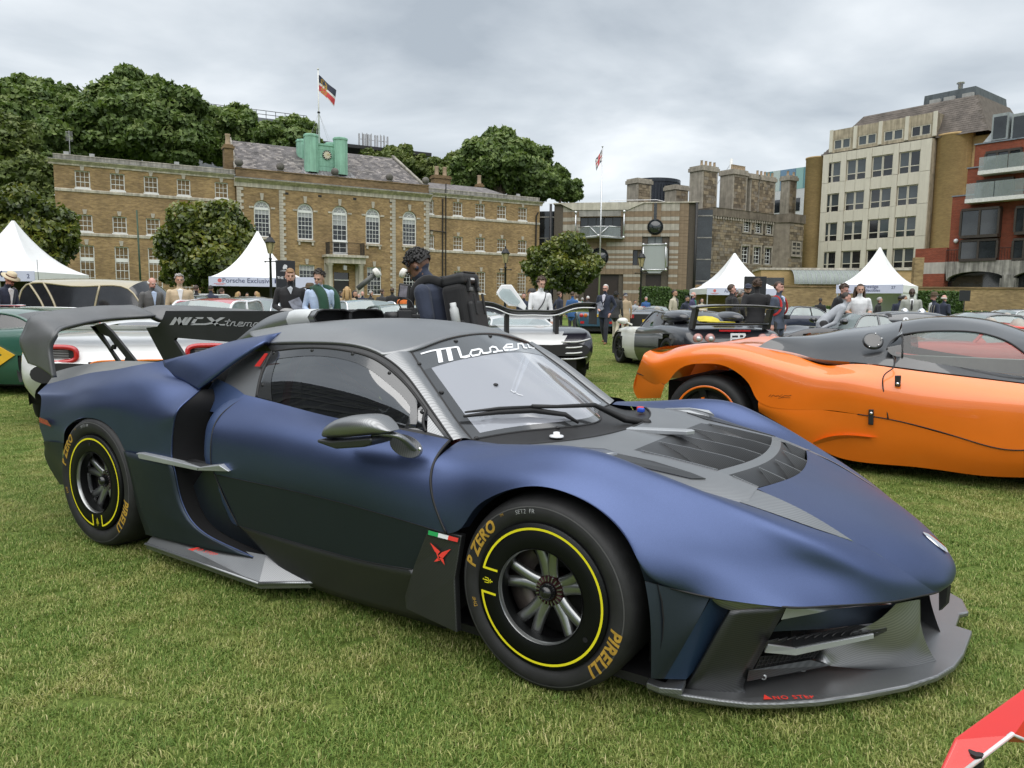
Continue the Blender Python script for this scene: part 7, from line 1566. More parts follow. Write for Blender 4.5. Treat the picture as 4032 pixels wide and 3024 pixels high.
deckc=spl(crest,14)[:8];part('rear_deck',loft([deckc,deckc*np.array([1,.5,1])+np.array([0,0,-.05]),deckc*np.array([1,0,1])+np.array([0,0,-.03]),mir(deckc*np.array([1,.5,1]))+np.array([0,0,-.05]),mir(deckc)],16,24),ORG,oc)
# carbon upper body
sil=P2([3.7,3.9,3.98,4.05,4.1,4.15,4.18,4.2,4.2,4.2,4.2],(-130,175),(0,160),(55,150),(215,126),(330,114),(480,85),(640,65),(780,62),(900,74),(1000,94),(1132,138))
sil += [sil[-1]+np.array([.5,0,-.20]),sil[-1]+np.array([.95,0,-.36])]
blt=P1([3.34],(850,184))+P2([3.335,3.33,3.32,3.31,3.30,3.29,3.28],(-60,268),(0,286),(200,306),(430,330),(700,365),(900,390),(1132,418))
wb_=P2([3.40,3.40,3.39,3.38],(480,279),(700,320),(1000,366),(1132,386));wtp=P2([3.57,3.60,3.61,3.61,3.60,3.57,3.52],(480,160),(560,147),(700,140),(860,146),(960,166),(1060,206),(1150,270))
wtp += [wtp[-1]+np.array([.22,-.08,-.14])];wb_ += [wtp[-1]+np.array([.0,-.02,-.02])]
qcut=P2([3.57,3.45,3.40],(480,160),(480,220),(480,279))
q0=P2([3.56,3.44,3.42],(430,190),(400,240),(425,268))
# rear carbon quarter: from tail to the window's rear edge, between silhouette and belt
sq=spl(sil[:6],30);bq=spl(blt[:5],30)
both('carbon_quarter',loft([sq,(sq*.6+bq*.4)+np.array([0,-.07,.03]),bq],40,16),GCF)
sr=spl(sil[5:],30);wr_=spl(wtp,30)
both('carbon_roof',loft([sr,(sr*.55+wr_*.45)+np.array([0,-.05,.035]),wr_],40,14),GCF)
bw=spl(blt[4:]+[blt[-1]+np.array([.7,.03,-.06])],30);wbs=spl(wb_,30)
both('carbon_waist',loft([wbs,bw],40,5),GCF)
both('carbon_pillar',loft([spl([sil[5],wtp[0]],8),spl([sq[-1]*.5+bq[-1]*.5,q0[1]],8),spl([blt[4],wb_[0]],8)],10,10),GCF)
both('side_glass',loft([spl(wtp,30),spl(wb_,30)],40,10),CARG)
both('quarter_glass',np.stack([spl([wtp[0]]+[q0[0],q0[1],q0[2],wb_[0]],16)+np.array([0,-.012,0]),spl(qcut,16)+np.array([0,-.012,0])]),DARKG)
ctube('window_seal',np.array(wtp)+np.array([0,-.006,0]),.008,BLK,6,par=oc,k=40);ctube('window_seal',np.array(qcut)+np.array([0,-.008,0]),.008,BLK,6,par=oc);ctube('window_seal',np.array([q0[1],q0[0],wtp[0]])+np.array([0,-.01,0]),.008,BLK,6,par=oc,k=12)
wsc=loft([[sr[-1]*.0+sil[-4],wtp[-1]*1.],[sil[-1],np.array(wb_[-1])+np.array([.35,-.02,-.08])]],8,8);both('windscreen',wsc,CARG)
dg=P2([3.31,3.22,3.16,3.145,3.14],(430,275),(432,338),(385,375),(383,480),(405,612))+P2([3.135,3.13,3.125],(440,655),(520,685),(1132,779));dgt=np.array(dg)+np.array([0,-.004,0])
ctube('shut_line',dgt[:5],.005,BLK,5,par=oc,k=30);ctube('shut_line',spl(lowc,200)[105:172]+np.array([0,-.003,0]),.004,BLK,5,par=oc);ctube('shut_line',np.array(P1([3.36,3.30,3.24],(92,346),(180,381),(265,421)))+np.array([0,-.005,0]),.004,BLK,5,par=oc)
for pts in (((440,378),(475,378),(470,440),(440,438)),((300,560),(328,560),(326,644),(298,642))):
 q=np.array(P2(3.135,*pts));b=MB();b.slab(q,(0,-.012,0));q2=b.obj('door_catch',MATTB,oc);bevel(q2,.012,3);c=q.mean(0);b=MB();b.ball(c+np.array([0,-.014,-.02 if pts[0][0] == 440 else .03]),(.012,.008,.012),10,6);b.obj('catch_button',CHR,q2,True)
c=P2(3.50,(322,197))[0];sy=-.02
b=MB();b.lathe([(0,-.02),(.055,-.022),(.075,-.016),(.078,0)],28,M=Matrix.Translation(c)@Matrix.Rotation(R(-38),4,'X')@Matrix.Rotation(R(14),4,'Z'),ax=1);fc=b.obj('fuel_cap',GCF,oc,True)
for k in range(6):a=k*PI/3+.3;b=MB();b.ball(np.array(c)+np.array(Matrix.Rotation(R(-38),3,'X')@Vector((.067*math.cos(a),-.02,.067*math.sin(a)))),.006,6,4);b.obj('cap_screw',CHR,fc)
sg_=lambda p:P1(3.145,p)[0]
ribbon('signature',[([(915,494),(930,480),(928,498),(945,484),(955,492),(975,488),(985,494)],3),([(985,494),(1000,480),(992,500),(1015,488),(1040,490),(1056,486)],3),([(975,504),(1010,500),(1050,502)],2)],mat('dark_brown_print',(.05,.015,.005),.5),sg_,lambda x,y:(x,y),oc)
dent=loft([P2([3.18,3.145,3.145,3.15],(0,738),(90,706),(200,698),(345,712)),P2([3.26,3.24,3.22,3.16],(60,775),(130,745),(220,722),(345,714))],16,8)
wx_=float(P1(3.2,(527,430))[0][0])
part('sill_scallop',dent+np.array([0,-.012,0]),ORG,oc)
for x in (wx_,wx_+2.795):
 for s in (-1,1):
  w_=road_wheel(oc,x,s*1.0,.355,.33,s,RIMD,5,.05)
  b=MB();b.lathe([(.272,-.006),(.262,-.012),(.255,-.004)],48,ax=1);b.obj('rim_stripe',ORG,w_,True)
  b=MB();
  for i in range(5):a=2*PI*i/5;d=np.array([math.cos(a),0,math.sin(a)]);n_=np.array([-math.sin(a),0,math.cos(a)])*.014;b.slab([d*.05+n_+[0,.012,0],d*.17+n_+[0,.004,0],d*.17-n_+[0,.004,0],d*.05-n_+[0,.012,0]],(0,.01,0))
  b.obj('rim_inlay',ORG,w_)
b=MB();b.b2((wx_-.3,-.78,.12),(wx_+3.2,.78,.62));b.b2((wx_-.45,-.7,.25),(wx_,.7,.62));b.obj('underbody',HOLE,oc)
for y in (-.36,.36):
 b=MB();b.tube(spl([(wx_+1.55,y,.35),(wx_+1.25,y,.55),(wx_+1.08,y,.85),(wx_+1.04,y,1.0)],10),[.22,.22,.21,.2,.19,.18,.16,.12,.11,.10],12,sq=(1,.5));b.obj('seat',mat('pale_green_leather',(.50,.55,.50),.5),oc,True)
b=MB();b.b2((wx_+1.2,.70,.74),(wx_+2.5,.8,.86));b.b2((wx_+2.3,-.7,.62),(wx_+2.7,.7,.80));b.obj('interior_trim',mat('pale_green_leather',(.50,.55,.50)),oc)
nose_o=car  # nose out of frame: kept simple
st_n=[(wx_+3.75,.40,.36,.55,.2),(wx_+3.5,.55,.50,.86,.16),(wx_+3.0,.70,.70,.97,.14),(wx_+2.5,.78,.78,1.0,.14),(wx_+2.3,.82,.80,1.02,.14)]
Sx=spl(st_n,16);sec=[]
for x,zc_,zs_,hw_,zl_ in Sx:half=spl([(hw_*.9,zl_),(hw_,(zl_+zs_)/2),(hw_*.94,zs_),(hw_*.5,zc_),(0,zc_)],12);sec.append([(x,y,z) for y,z in np.concatenate([half,half[-2::-1]*[-1,1]])])
part('nose_panel',np.array(sec),ORG,oc)
# ---- two tone coupe with tall wing and twin round lamps
BWT=gloss('black_paint',(.012,.013,.018));WHP=gloss('ivory_white_paint',(.72,.72,.66))
st=[(2.2,.45,.38,.62,.2),(2.05,.55,.5,.85,.16),(1.5,.70,.76,.98,.16),(1.0,.80,.82,.99,.16),(.4,.86,.82,.97,.16),(-.4,.92,.86,.98,.16),(-1.2,.96,.90,1.0,.18),(-1.8,.90,.86,.98,.24),(-2.12,.80,.78,.90,.3),(-2.22,.66,.64,.80,.36)]
vy=car('two_tone_coupe','black and white two tone coupe with raised rear wing and twin round tail lamps',1482,15.4,101,BWT,dict(L=4.46,W=2.0,st=st,wh=[(1.35,.345),(-1.36,.355)],two=(WHP,lambda c:c[0] > .35 and abs(c[1]) > .55),rim=RIMD,ns=14,spoke=.018,
 gh=dict(x0=.95,xr0=.35,xr1=-.55,x1=-1.6,zr=1.20,wb=.86,wr=.58,bars=(.62,),rb=2.),lamps=[((-2.17,.72,.72),(.05,.095,.095),mat('pink_lamp_ring',(.42,.20,.18),.2,coat=.8),'ball'),((-2.19,.72,.72),(.055,.055,.055),LCLR,'ball'),((-2.19,.50,.72),(.05,.095,.095),mat('pink_lamp_ring',(.42,.20,.18)),'ball'),((-2.21,.50,.72),(.055,.055,.055),LCLR,'ball'),((-2.12,0,.86),(.02,.6,.03),LRED,'box')],mirrors=(.85,1.05,.95,WHP)))
wing_s=[(-1.95,-.80,1.26),(-1.95,-.4,1.29),(-1.95,0,1.295),(-1.95,.4,1.29),(-1.95,.80,1.26)];wg=np.array(wing_s)
part('rear_wing',loft([wg,wg+np.array([-.18,0,-.025]),wg+np.array([-.32,0,.0])],20,6),GCF,vy,th=.03)
for y in (-.72,.72):b=MB();b.slab([(-1.95,y-.03,1.24),(-2.12,y-.03,1.24),(-1.98,y-.03,.88),(-1.82,y-.03,.88)],(0,.06,0));b.obj('wing_strut',mat('grey_strut',(.06,.062,.065),.4,.5),vy)
part('rear_flap',loft([np.array([(-1.78,y,.93) for y in np.linspace(-.72,.72,7)]),np.array([(-2.05,y,.96) for y in np.linspace(-.70,.70,7)])],8,4),GCF,vy,th=.04)
for y in (-.55,.55):b=MB();b.ball((-.75,y,1.06),(.55,.2,.13),14,8);b.obj('air_scoop',BWT,vy,True)
b=MB()
for q in (((-.115,.16),(-.0,.16),(-.0,.12),(-.09,.12),(-.09,.02),(0,.02),(0,-.02),(-.115,-.02)),((-.10,.085),(0,.085),(0,.055),(-.10,.055)),((0,-.02),(.03,-.02),(.03,.16),(0,.16)),((.03,.16),(.11,.16),(.12,.12),(.09,.075),(.13,.04),(.12,-.02),(.03,-.02),(.03,.01),(.085,.015),(.085,.05),(.03,.06),(.03,.085),(.08,.09),(.08,.125),(.03,.13))):
 b.add([(-2.245,-x*1.25,.66+z*1.0) for x,z in q],[tuple(range(len(q)))])
b.obj('rear_emblem',WHT,vy);b=MB();b.b2((-1.55,-.3,.98),(-1.2,.1,1.0));b.ball((-.9,.0,1.0),(.3,.3,.1),8,6);b.obj('yellow_cover',mat('yellow_cloth',(.6,.5,.04),.7),vy)
# ---- white hypercar seen from behind under the rear wing
WHS=gloss('pearl_white_paint',(.66,.67,.67));OSTR=mat('orange_pinstripe',(.75,.2,.03),.4)
kst=[(2.2,.5,.42,.7,.2),(1.5,.74,.74,.97,.16),(.5,.85,.82,.97,.16),(-.5,.93,.86,1.0,.16),(-1.4,.92,.90,1.03,.2),(-1.85,.86,.86,1.02,.3),(-2.08,.78,.77,.96,.42),(-2.15,.66,.66,.9,.48)]
kg=car('white_hypercar','white hypercar with red oval tail lamps seen from behind beneath the dark rear wing',311,9.5,113,WHS,dict(L=4.4,W=2.06,st=kst,wh=[(1.4,.34),(-1.25,.36)],rim=RIMD,endm=MATTB,gh=dict(x0=.9,xr0=.2,xr1=-.5,x1=-1.7,zr=1.06,wb=.7,wr=.45,rb=1.5,glass=DARKG,roof=WHS)))
for s in (1,-1):
 b=MB();n=28;P=[np.array([-2.115-.02*abs(math.cos(t)),s*.70+.20*math.copysign(abs(math.cos(t))**.6,math.cos(t)),.755+.075*math.copysign(abs(math.sin(t))**.6,math.sin(t))]) for t in np.linspace(0,2*PI,n)];b.tube(P,.026,8,cap=False);lm=b.obj('tail_lamp',LRED,kg,True)
 b=MB();b.add([(-2.115,p[1],p[2]) for p in P[:-1]],[tuple(range(n-1))]);b.obj('lamp_grille',MATTB,lm)
 for k in range(6):b=MB();b.tube([(-2.125,s*.70-.13,.715+.016*k),(-2.125,s*.70+.13,.715+.016*k)],.004,4);b.obj('lamp_slat',mat('grey_slat',(.2,.2,.2),.4),lm)
b=MB();b.tube(spl([(-2.16,.42,.56),(-2.17,.38,.66),(-2.18,.30,.685),(-2.19,0,.69),(-2.18,-.30,.685),(-2.17,-.38,.66),(-2.16,-.42,.56)],30),.010,6);b.obj('orange_line',OSTR,kg)
b=MB();b.b2((-2.17,-.4,.5),(-2.15,.4,.68));b.obj('exhaust_panel',MATTB,kg)
b=MB();b.b2((-2.05,-.95,1.00),(-1.75,.95,1.03));b.b2((-2.04,-.9,.98),(-1.78,.9,.998));b.obj('rear_wing',mat('silver_wing_paint',(.5,.51,.52),.25,.5),kg)
# ---- dark green car with the yellow chevron at the left edge
GRN=gloss('deep_green_paint',(.02,.085,.06));YST=mat('yellow_chevron_paint',(.72,.42,.03),.3,coat=1.)
gst=[(2.2,.45,.4,.7,.2),(1.6,.72,.74,.98,.16),(.8,.84,.82,1.0,.16),(-.2,.9,.84,.98,.16),(-1.2,.94,.88,1.0,.18),(-1.9,.88,.84,.96,.25),(-2.2,.7,.68,.85,.3)]
gc=car('green_supercar','dark green supercar with yellow chevron stripes and silver spoked wheel cut by left edge',24,10.8,172,GRN,dict(L=4.4,W=2.0,st=gst,wh=[(1.35,.345),(-1.30,.36)],rim=RIMS,ns=5,spoke=.05,gh=dict(x0=.9,xr0=.3,xr1=-.5,x1=-1.5,zr=1.15,wb=.82,wr=.55)))
b=MB()
for s in (1,):
 for k,q in enumerate((((-.30,.86),(-.90,.56),(-.35,.22),(-.35,.34),(-.72,.56),(-.30,.74)),((-.30,.70),(-.62,.55),(-.33,.40)))):
  b.mat(k);b.slab([(x,1.0,z) for x,z in q],(0,.012,0))
b.obj('chevron',[YST,MATTB],gc)
# ---- red roadster beyond it
RED=gloss('scarlet_paint',(.62,.03,.012))
rst=[(2.2,.5,.45,.6,.25),(1.9,.66,.64,.78,.2),(1.2,.86,.92,.83,.2),(.4,.88,.84,.8,.2),(-.4,.84,.8,.8,.2),(-1.2,.95,.97,.84,.2),(-1.9,.82,.8,.75,.25),(-2.2,.6,.6,.55,.3)]
rr_=car('red_roadster','red open racing roadster with small curved windscreen at the left edge',55,13.2,183,RED,dict(L=4.4,W=1.66,st=rst,wh=[(1.25,.34),(-1.2,.36)],rim=RIMS,ns=16,spoke=.012,tw=.2))
b=MB();G=[[(.55+.25*math.cos(t)-(.22 if z > .95 else 0),.6*math.sin(t),z) for t in np.linspace(-1.5,1.5,14)] for z in (.86,1.02,1.16)];b.grid(np.array(G));b.obj('windscreen',CARG,rr_,True);ctube('screen_frame',G[2],.012,CHR,6,par=rr_)
# ---- long vintage saloon
TAN=gloss('fawn_paint',(.36,.31,.19));DGR=gloss('dark_green_paint',(.018,.07,.035))
lst=[(2.9,.75,.7,.55,.35),(2.7,1.0,.95,.70,.32),(1.6,1.08,1.04,.84,.3),(.8,1.12,1.08,.92,.3),(-1.2,1.12,1.08,.95,.3),(-2.3,1.08,1.0,.92,.32),(-2.8,.9,.85,.82,.36),(-2.95,.7,.66,.7,.4)]
li=car('vintage_saloon','long two tone fawn and green vintage saloon with chrome window frames behind the red roadster',148,17.6,176,DGR,dict(L=5.9,W=1.9,st=lst,wh=[(1.8,.38),(-1.7,.38)],tw=.2,two=(TAN,lambda c:.82 < c[2] < .99 and abs(c[1]) > .5),
 gh=dict(x0=1.05,xr0=.50,xr1=-1.9,x1=-2.6,zr=1.74,wb=.90,wr=.76,roof=TAN,rail=TAN,bars=(.22,.30,.60),glass=mat('limousine_blind',(.016,.017,.02),.12,var=.2,coat=.6),wglass=CARG,rb=4.,cr=.19)))
for s in (1,-1):ctube('chrome_strip',[(2.6,s*.72,1.02),(.8,s*.945,1.075),(-1.2,s*.975,1.075),(-2.6,s*.88,1.0)],.014,CHR,6,par=li,k=30)
ctube('radio_aerial',[(1.0,-.4,1.6),(1.05,-.45,2.2)],.006,BLK,5,par=li)
# ---- smaller distant cars
SLV=gloss('silver_paint',(.40,.42,.43),.6);BLU=gloss('pale_blue_paint',(.20,.31,.37));NVY=gloss('navy_paint',(.012,.018,.045));TEAL=gloss('teal_blue_paint',(.02,.07,.12));GRY=gloss('gunmetal_paint',(.10,.105,.11),.5);GRN2=gloss('racing_green_paint',(.015,.06,.035));YLW=gloss('yellow_paint',(.65,.45,.03))
YPL=mat('yellow_number_plate',(.72,.48,.03),.45,var=.04);WPL=mat('white_number_plate',(.7,.7,.68),.45)
car('small_red_car','little red rounded car roof with pale framed rear window',486,13.2,84,gloss('raspberry_paint',(.55,.05,.06)),dict(L=3.2,W=1.35,st=saloon(3.2,1.35,.85,.85,.8),wh=[(1.0,.27),(-1.0,.27)],tw=.16,gh=dict(x0=.7,xr0=.3,xr1=-.75,x1=-1.3,zr=1.32,wb=.62,wr=.52,rail=WHT,glass=PALEG)))
car('grey_coupe','dark grey classic fastback coupe with large rear window near the black totem',543,15.5,92,gloss('slate_grey_paint',(.055,.06,.065),.4),dict(L=4.5,W=1.75,st=saloon(4.5,1.75,.85,.88,.95),wh=[(1.3,.31),(-1.3,.31)],gh=dict(x0=.8,xr0=.2,xr1=-.55,x1=-1.6,zr=1.36,wb=.80,wr=.62,rail=CHR,glass=PALEG)))
car('pale_blue_coupe','pale blue classic fastback coupe with chrome framed screen left of the photographer',793,16.5,-52,BLU,dict(L=4.5,W=1.68,st=saloon(4.5,1.68,.86,.9,.86),wh=[(1.3,.33),(-1.25,.33)],rim=CHR,ns=24,spoke=.008,gh=dict(x0=.85,xr0=.2,xr1=-.5,x1=-1.75,zr=1.33,wb=.76,wr=.58,rail=CHR,glass=PALEG,bars=(.45,.78))))
car('green_coupe','dark green classic car half hidden beside the photographer',878,14.,-60,GRN2,dict(L=4.2,W=1.65,st=saloon(4.2,1.65,.82,.86,.82),wh=[(1.2,.32),(-1.2,.32)],gh=dict(x0=.7,xr0=.1,xr1=-.6,x1=-1.5,zr=1.25,wb=.74,wr=.56,glass=PALEG)))
car('silver_saloon','silver saloon far back between the two older men',590*0+400,24,78,SLV,dict(L=4.5,W=1.75,st=saloon(4.5,1.75),wh=[(1.3,.32),(-1.3,.32)],gh=dict(x0=.8,xr0=.2,xr1=-.9,x1=-1.5,zr=1.45,wb=.80,wr=.64,glass=PALEG)))
car('white_estate','white car parked behind the man in dark jacket by the tent',455,27,70,gloss('white_paint',(.68,.69,.7)),dict(L=4.5,W=1.75,st=saloon(4.5,1.75),wh=[(1.3,.32),(-1.3,.32)],gh=dict(x0=.8,xr0=.2,xr1=-.9,x1=-1.6,zr=1.5,wb=.80,wr=.64,glass=PALEG)))
car('yellow_sports_car','yellow and black low sports car between the two older men on the left',352,21,20,YLW,dict(L=4.2,W=1.8,st=supercar(4.2,1.8),wh=[(1.2,.31),(-1.2,.32)],gh=dict(x0=.9,xr0=.3,xr1=-.4,x1=-1.5,zr=1.18,wb=.78,wr=.55,roof=MATTB)))
# black winged track car and white gullwing behind it
dv=car('black_winged_car','black and white hypercar with broad black rear wing behind the photographer',1112,13.9,98,gloss('black_violet_paint',(.012,.011,.02)),dict(L=4.6,W=2.02,st=kst,wh=[(1.4,.34),(-1.3,.36)],rim=RIMD,two=(WHS,lambda c:abs(c[1]) < .5),endm=MATTB,gh=dict(x0=.9,xr0=.2,xr1=-.5,x1=-1.7,zr=1.10,wb=.74,wr=.5,roof=WHS,glass=PALEG)))
wg=np.array([(-2.0,-1.0,1.24),(-2.0,-.62,1.22),(-2.0,-.38,1.13),(-2.0,0,1.12),(-2.0,.38,1.13),(-2.0,.62,1.22),(-2.0,1.0,1.24)])
part('rear_wing',loft([wg+np.array([.30,0,-.07]),wg,wg+np.array([-.14,0,.07])],30,6),gloss('black_paint',(.012,.013,.018)),dv,th=.02)
ctube('wing_pinstripe',wg+np.array([-.13,0,.0]),.01,WHT,5,par=dv,k=30)
for y in (-1.0,1.0):b=MB();b.b2((-2.15,y-.012,.98),(-1.7,y+.012,1.3));b.obj('wing_endplate',MATTB,dv)
for y in (-.4,.4):b=MB();b.b2((-2.0,y-.03,.8),(-1.8,y+.03,1.14));b.obj('wing_strut',MATTB,dv)
for s in (1,-1):
 for k in range(4):b=MB();b.tube(spl([(-2.12,s*.45,.70-.09*k),(-2.16,s*.72,.71-.09*k),(-2.05,s*.93,.75-.09*k)],8),.013,6);b.obj('rear_slat',WHS,dv,True)
gw=car('white_gullwing','white supercar with its door raised beside the man in white shirt',1085,19.5,70,gloss('white_paint',(.68,.69,.7)),dict(L=4.4,W=1.95,st=supercar(),wh=[(1.3,.33),(-1.3,.34)],gh=dict(x0=.9,xr0=.3,xr1=-.4,x1=-1.4,zr=1.13,wb=.8,wr=.55,glass=PALEG)))
dpts=[oD(m4(*p),18.4) for p in ((352,520),(420,410),(560,410),(760,700),(740,760),(640,700),(520,690),(400,590))];Mi=gw.matrix_basis.inverted() if False else (Matrix.Translation(gw.location)@Matrix.Rotation(YAW+R(70),4,'Z')).inverted()
dl=[np.array(Mi@Vector(p)) for p in dpts];b=MB();b.slab(dl,tuple((Mi.to_3x3()@Vector(_f))*.08));q=b.obj('raised_door',gloss('white_paint',(.68,.69,.7)),gw);bevel(q,.02)
ip=[np.array(Mi@Vector(oD(m4(*p),18.36))) for p in ((385,520),(440,462),(540,475),(680,640),(640,690),(530,660),(420,590))];b=MB();b.add(ip,[tuple(range(7))]);b.obj('door_window',PALEG,q)
car('blue_sports_car','dark teal sports car seen from behind with yellow number plate and four round lamps',1282,34.5,88,TEAL,dict(L=4.3,W=1.75,st=saloon(4.3,1.75,.7,.85,1.0,.22),wh=[(1.25,.32),(-1.3,.33)],tw=.28,plate=(-2.16,.80,'A289 HPX',YPL),gh=dict(x0=.9,xr0=.2,xr1=-.3,x1=-1.2,zr=1.14,wb=.74,wr=.58,roof=PALEG,glass=PALEG),lamps=[((-2.14,.66,.80),(.05,.085,.085),LRED,'ball'),((-2.14,.48,.80),(.05,.085,.085),mat('amber_lamp',(.5,.12,.02),.2),'ball'),((-2.15,.62,.5),(.03,.16,.1),LRED,'box')]))
car('grey_supercar','gunmetal wedge supercar with red tail lamps and yellow plate reading 2003',1402,33.5,80,GRY,dict(L=4.6,W=2.0,st=supercar(4.6,2.0,.45,.7,.85,.98),wh=[(1.3,.33),(-1.3,.35)],tw=.32,rim=RIMD,endm=MATTB,plate=(-2.31,.62,'2003',YPL),gh=dict(x0=.9,xr0=.3,xr1=-.3,x1=-1.6,zr=1.16,wb=.8,wr=.56),lamps=[((-2.28,.78,.80),(.06,.34,.15),LRED,'box')]))
car('red_sports_car','red sports car roof behind the gunmetal supercar',1368,39,60,RED,dict(L=4.4,W=1.9,st=supercar(),wh=[(1.3,.33),(-1.3,.34)],gh=dict(x0=.9,xr0=.3,xr1=-.4,x1=-1.5,zr=1.22,wb=.8,wr=.55,glass=PALEG)))
car('silver_sports_car','silver sports car roof just beyond the gunmetal supercar',1415,40,85,SLV,dict(L=4.4,W=1.9,st=supercar(),wh=[(1.3,.33),(-1.3,.34)],gh=dict(x0=.9,xr0=.3,xr1=-.4,x1=-1.5,zr=1.22,wb=.8,wr=.55,glass=PALEG)))
car('navy_coupe','navy blue coupe parked side on behind the man with red rucksack straps',1722,32.5,172,NVY,dict(L=4.6,W=1.85,st=saloon(4.6,1.85,.85,.9,.9,.2),wh=[(1.35,.33),(-1.35,.33)],gh=dict(x0=.85,xr0=.2,xr1=-.7,x1=-1.6,zr=1.3,wb=.82,wr=.62,glass=PALEG)))
for px,D,ph,pc_,lb in ((1760,41,175,SLV,'silver car in the far row behind the navy coupe'),(1705,44,170,gloss('white_paint',(.68,.69,.7)),'white car in the far row left of the stooping man'),(1968,37,165,YLW,'yellow car behind the man in pale grey suit')):
 car('parked_car',lb,px,D,ph,pc_,dict(L=4.4,W=1.8,st=supercar(4.4,1.8,.5,.75,.85,.9),wh=[(1.3,.32),(-1.3,.33)],gh=dict(x0=.9,xr0=.3,xr1=-.5,x1=-1.5,zr=1.22,wb=.78,wr=.55,glass=PALEG)),'cars in the far row by the wall')
pst=[(2.3,.45,.4,.62,.2),(2.1,.58,.56,.86,.16),(1.4,.72,.84,.97,.16),(.8,.80,.82,.97,.16),(.0,.86,.82,.96,.16),(-.8,.98,.88,.98,.16),(-1.5,.96,.92,.98,.18),(-2.1,.84,.82,.93,.26),(-2.3,.68,.66,.8,.3)]
po=car('black_roadster','black open topped hypercar with number 8 roundel and twin roof humps',1862,17.3,176,gloss('black_paint',(.012,.013,.018)),dict(L=4.6,W=1.95,st=pst,wh=[(1.4,.34),(-1.35,.35)],rim=RIMS,ns=10,mirrors=(.75,1.03,.98,BWT),gh=dict(x0=.8,xr0=.2,xr1=-.35,x1=-.9,zr=1.17,wb=.82,wr=.60,roof=GRY,rail=GRY,glass=PALEG)))
for y in (-.42,.42):b=MB();b.ball((-1.0,y,1.0),(.85,.32,.22),18,10);b.obj('roof_hump',GRY,po,True);b=MB();b.ball((-.42,y,1.06),(.10,.2,.11),12,8);b.obj('hump_intake',MATTB,po,True);b=MB();b.tube([(-1.1,y,1.16),(-1.18,y,1.24)],.09,12);b.obj('top_exhaust',CHR,po,True)
flat_text('8',.26,(-.62,.90,.92),(-1,0,.0),(0,-.35,.94),WHT,po,'race_number',.006)
b=MB();b.slab([(.3,.975,.86),(-.6,.96,.93),(-1.2,.985,.86),(-1.2,.99,.82),(-.6,.975,.89),(.3,.985,.82)],(0,.006,0));b.obj('pale_blue_stripe',mat('pale_blue_stripe',(.2,.45,.62),.4),po);b=MB();b.slab([(.3,.98,.82),(-.6,.972,.89),(-1.2,.985,.82),(-1.2,.985,.80),(-.6,.975,.87),(.3,.985,.80)],(0,.008,0));b.obj('red_stripe',REDL,po)
car('black_coupe','black coupe with pale side window just above the orange car roof at right',2128,13.6,178,gloss('black_paint',(.012,.013,.018)),dict(L=4.5,W=1.95,st=supercar(4.5,1.95,.45,.7,.92,1.0),wh=[(1.3,.34),(-1.3,.35)],gh=dict(x0=.8,xr0=.25,xr1=-.4,x1=-1.5,zr=1.235,wb=.85,wr=.58,roof=GRY,rail=GRY,glass=PALEG)))
car('silver_coupe','silver roofed car cut by the right edge behind the black coupe',2205,20,175,BWT,dict(L=4.5,W=1.9,st=supercar(4.5,1.9,.5,.8,.95,1.0),wh=[(1.3,.34),(-1.3,.35)],gh=dict(x0=.9,xr0=.4,xr1=-.4,x1=-1.5,zr=1.28,wb=.85,wr=.6,roof=SLV,rail=SLV,glass=PALEG)))
car('red_coupe','red sports car seen through the side window of the orange supercar',2135,9.9,172,RED,dict(L=4.4,W=1.9,st=supercar(4.4,1.9,.5,.78,.86,.95),wh=[(1.3,.33),(-1.3,.34)],gh=dict(x0=.8,xr0=.2,xr1=-.4,x1=-1.2,zr=1.12,wb=.8,wr=.55,glass=PALEG)))
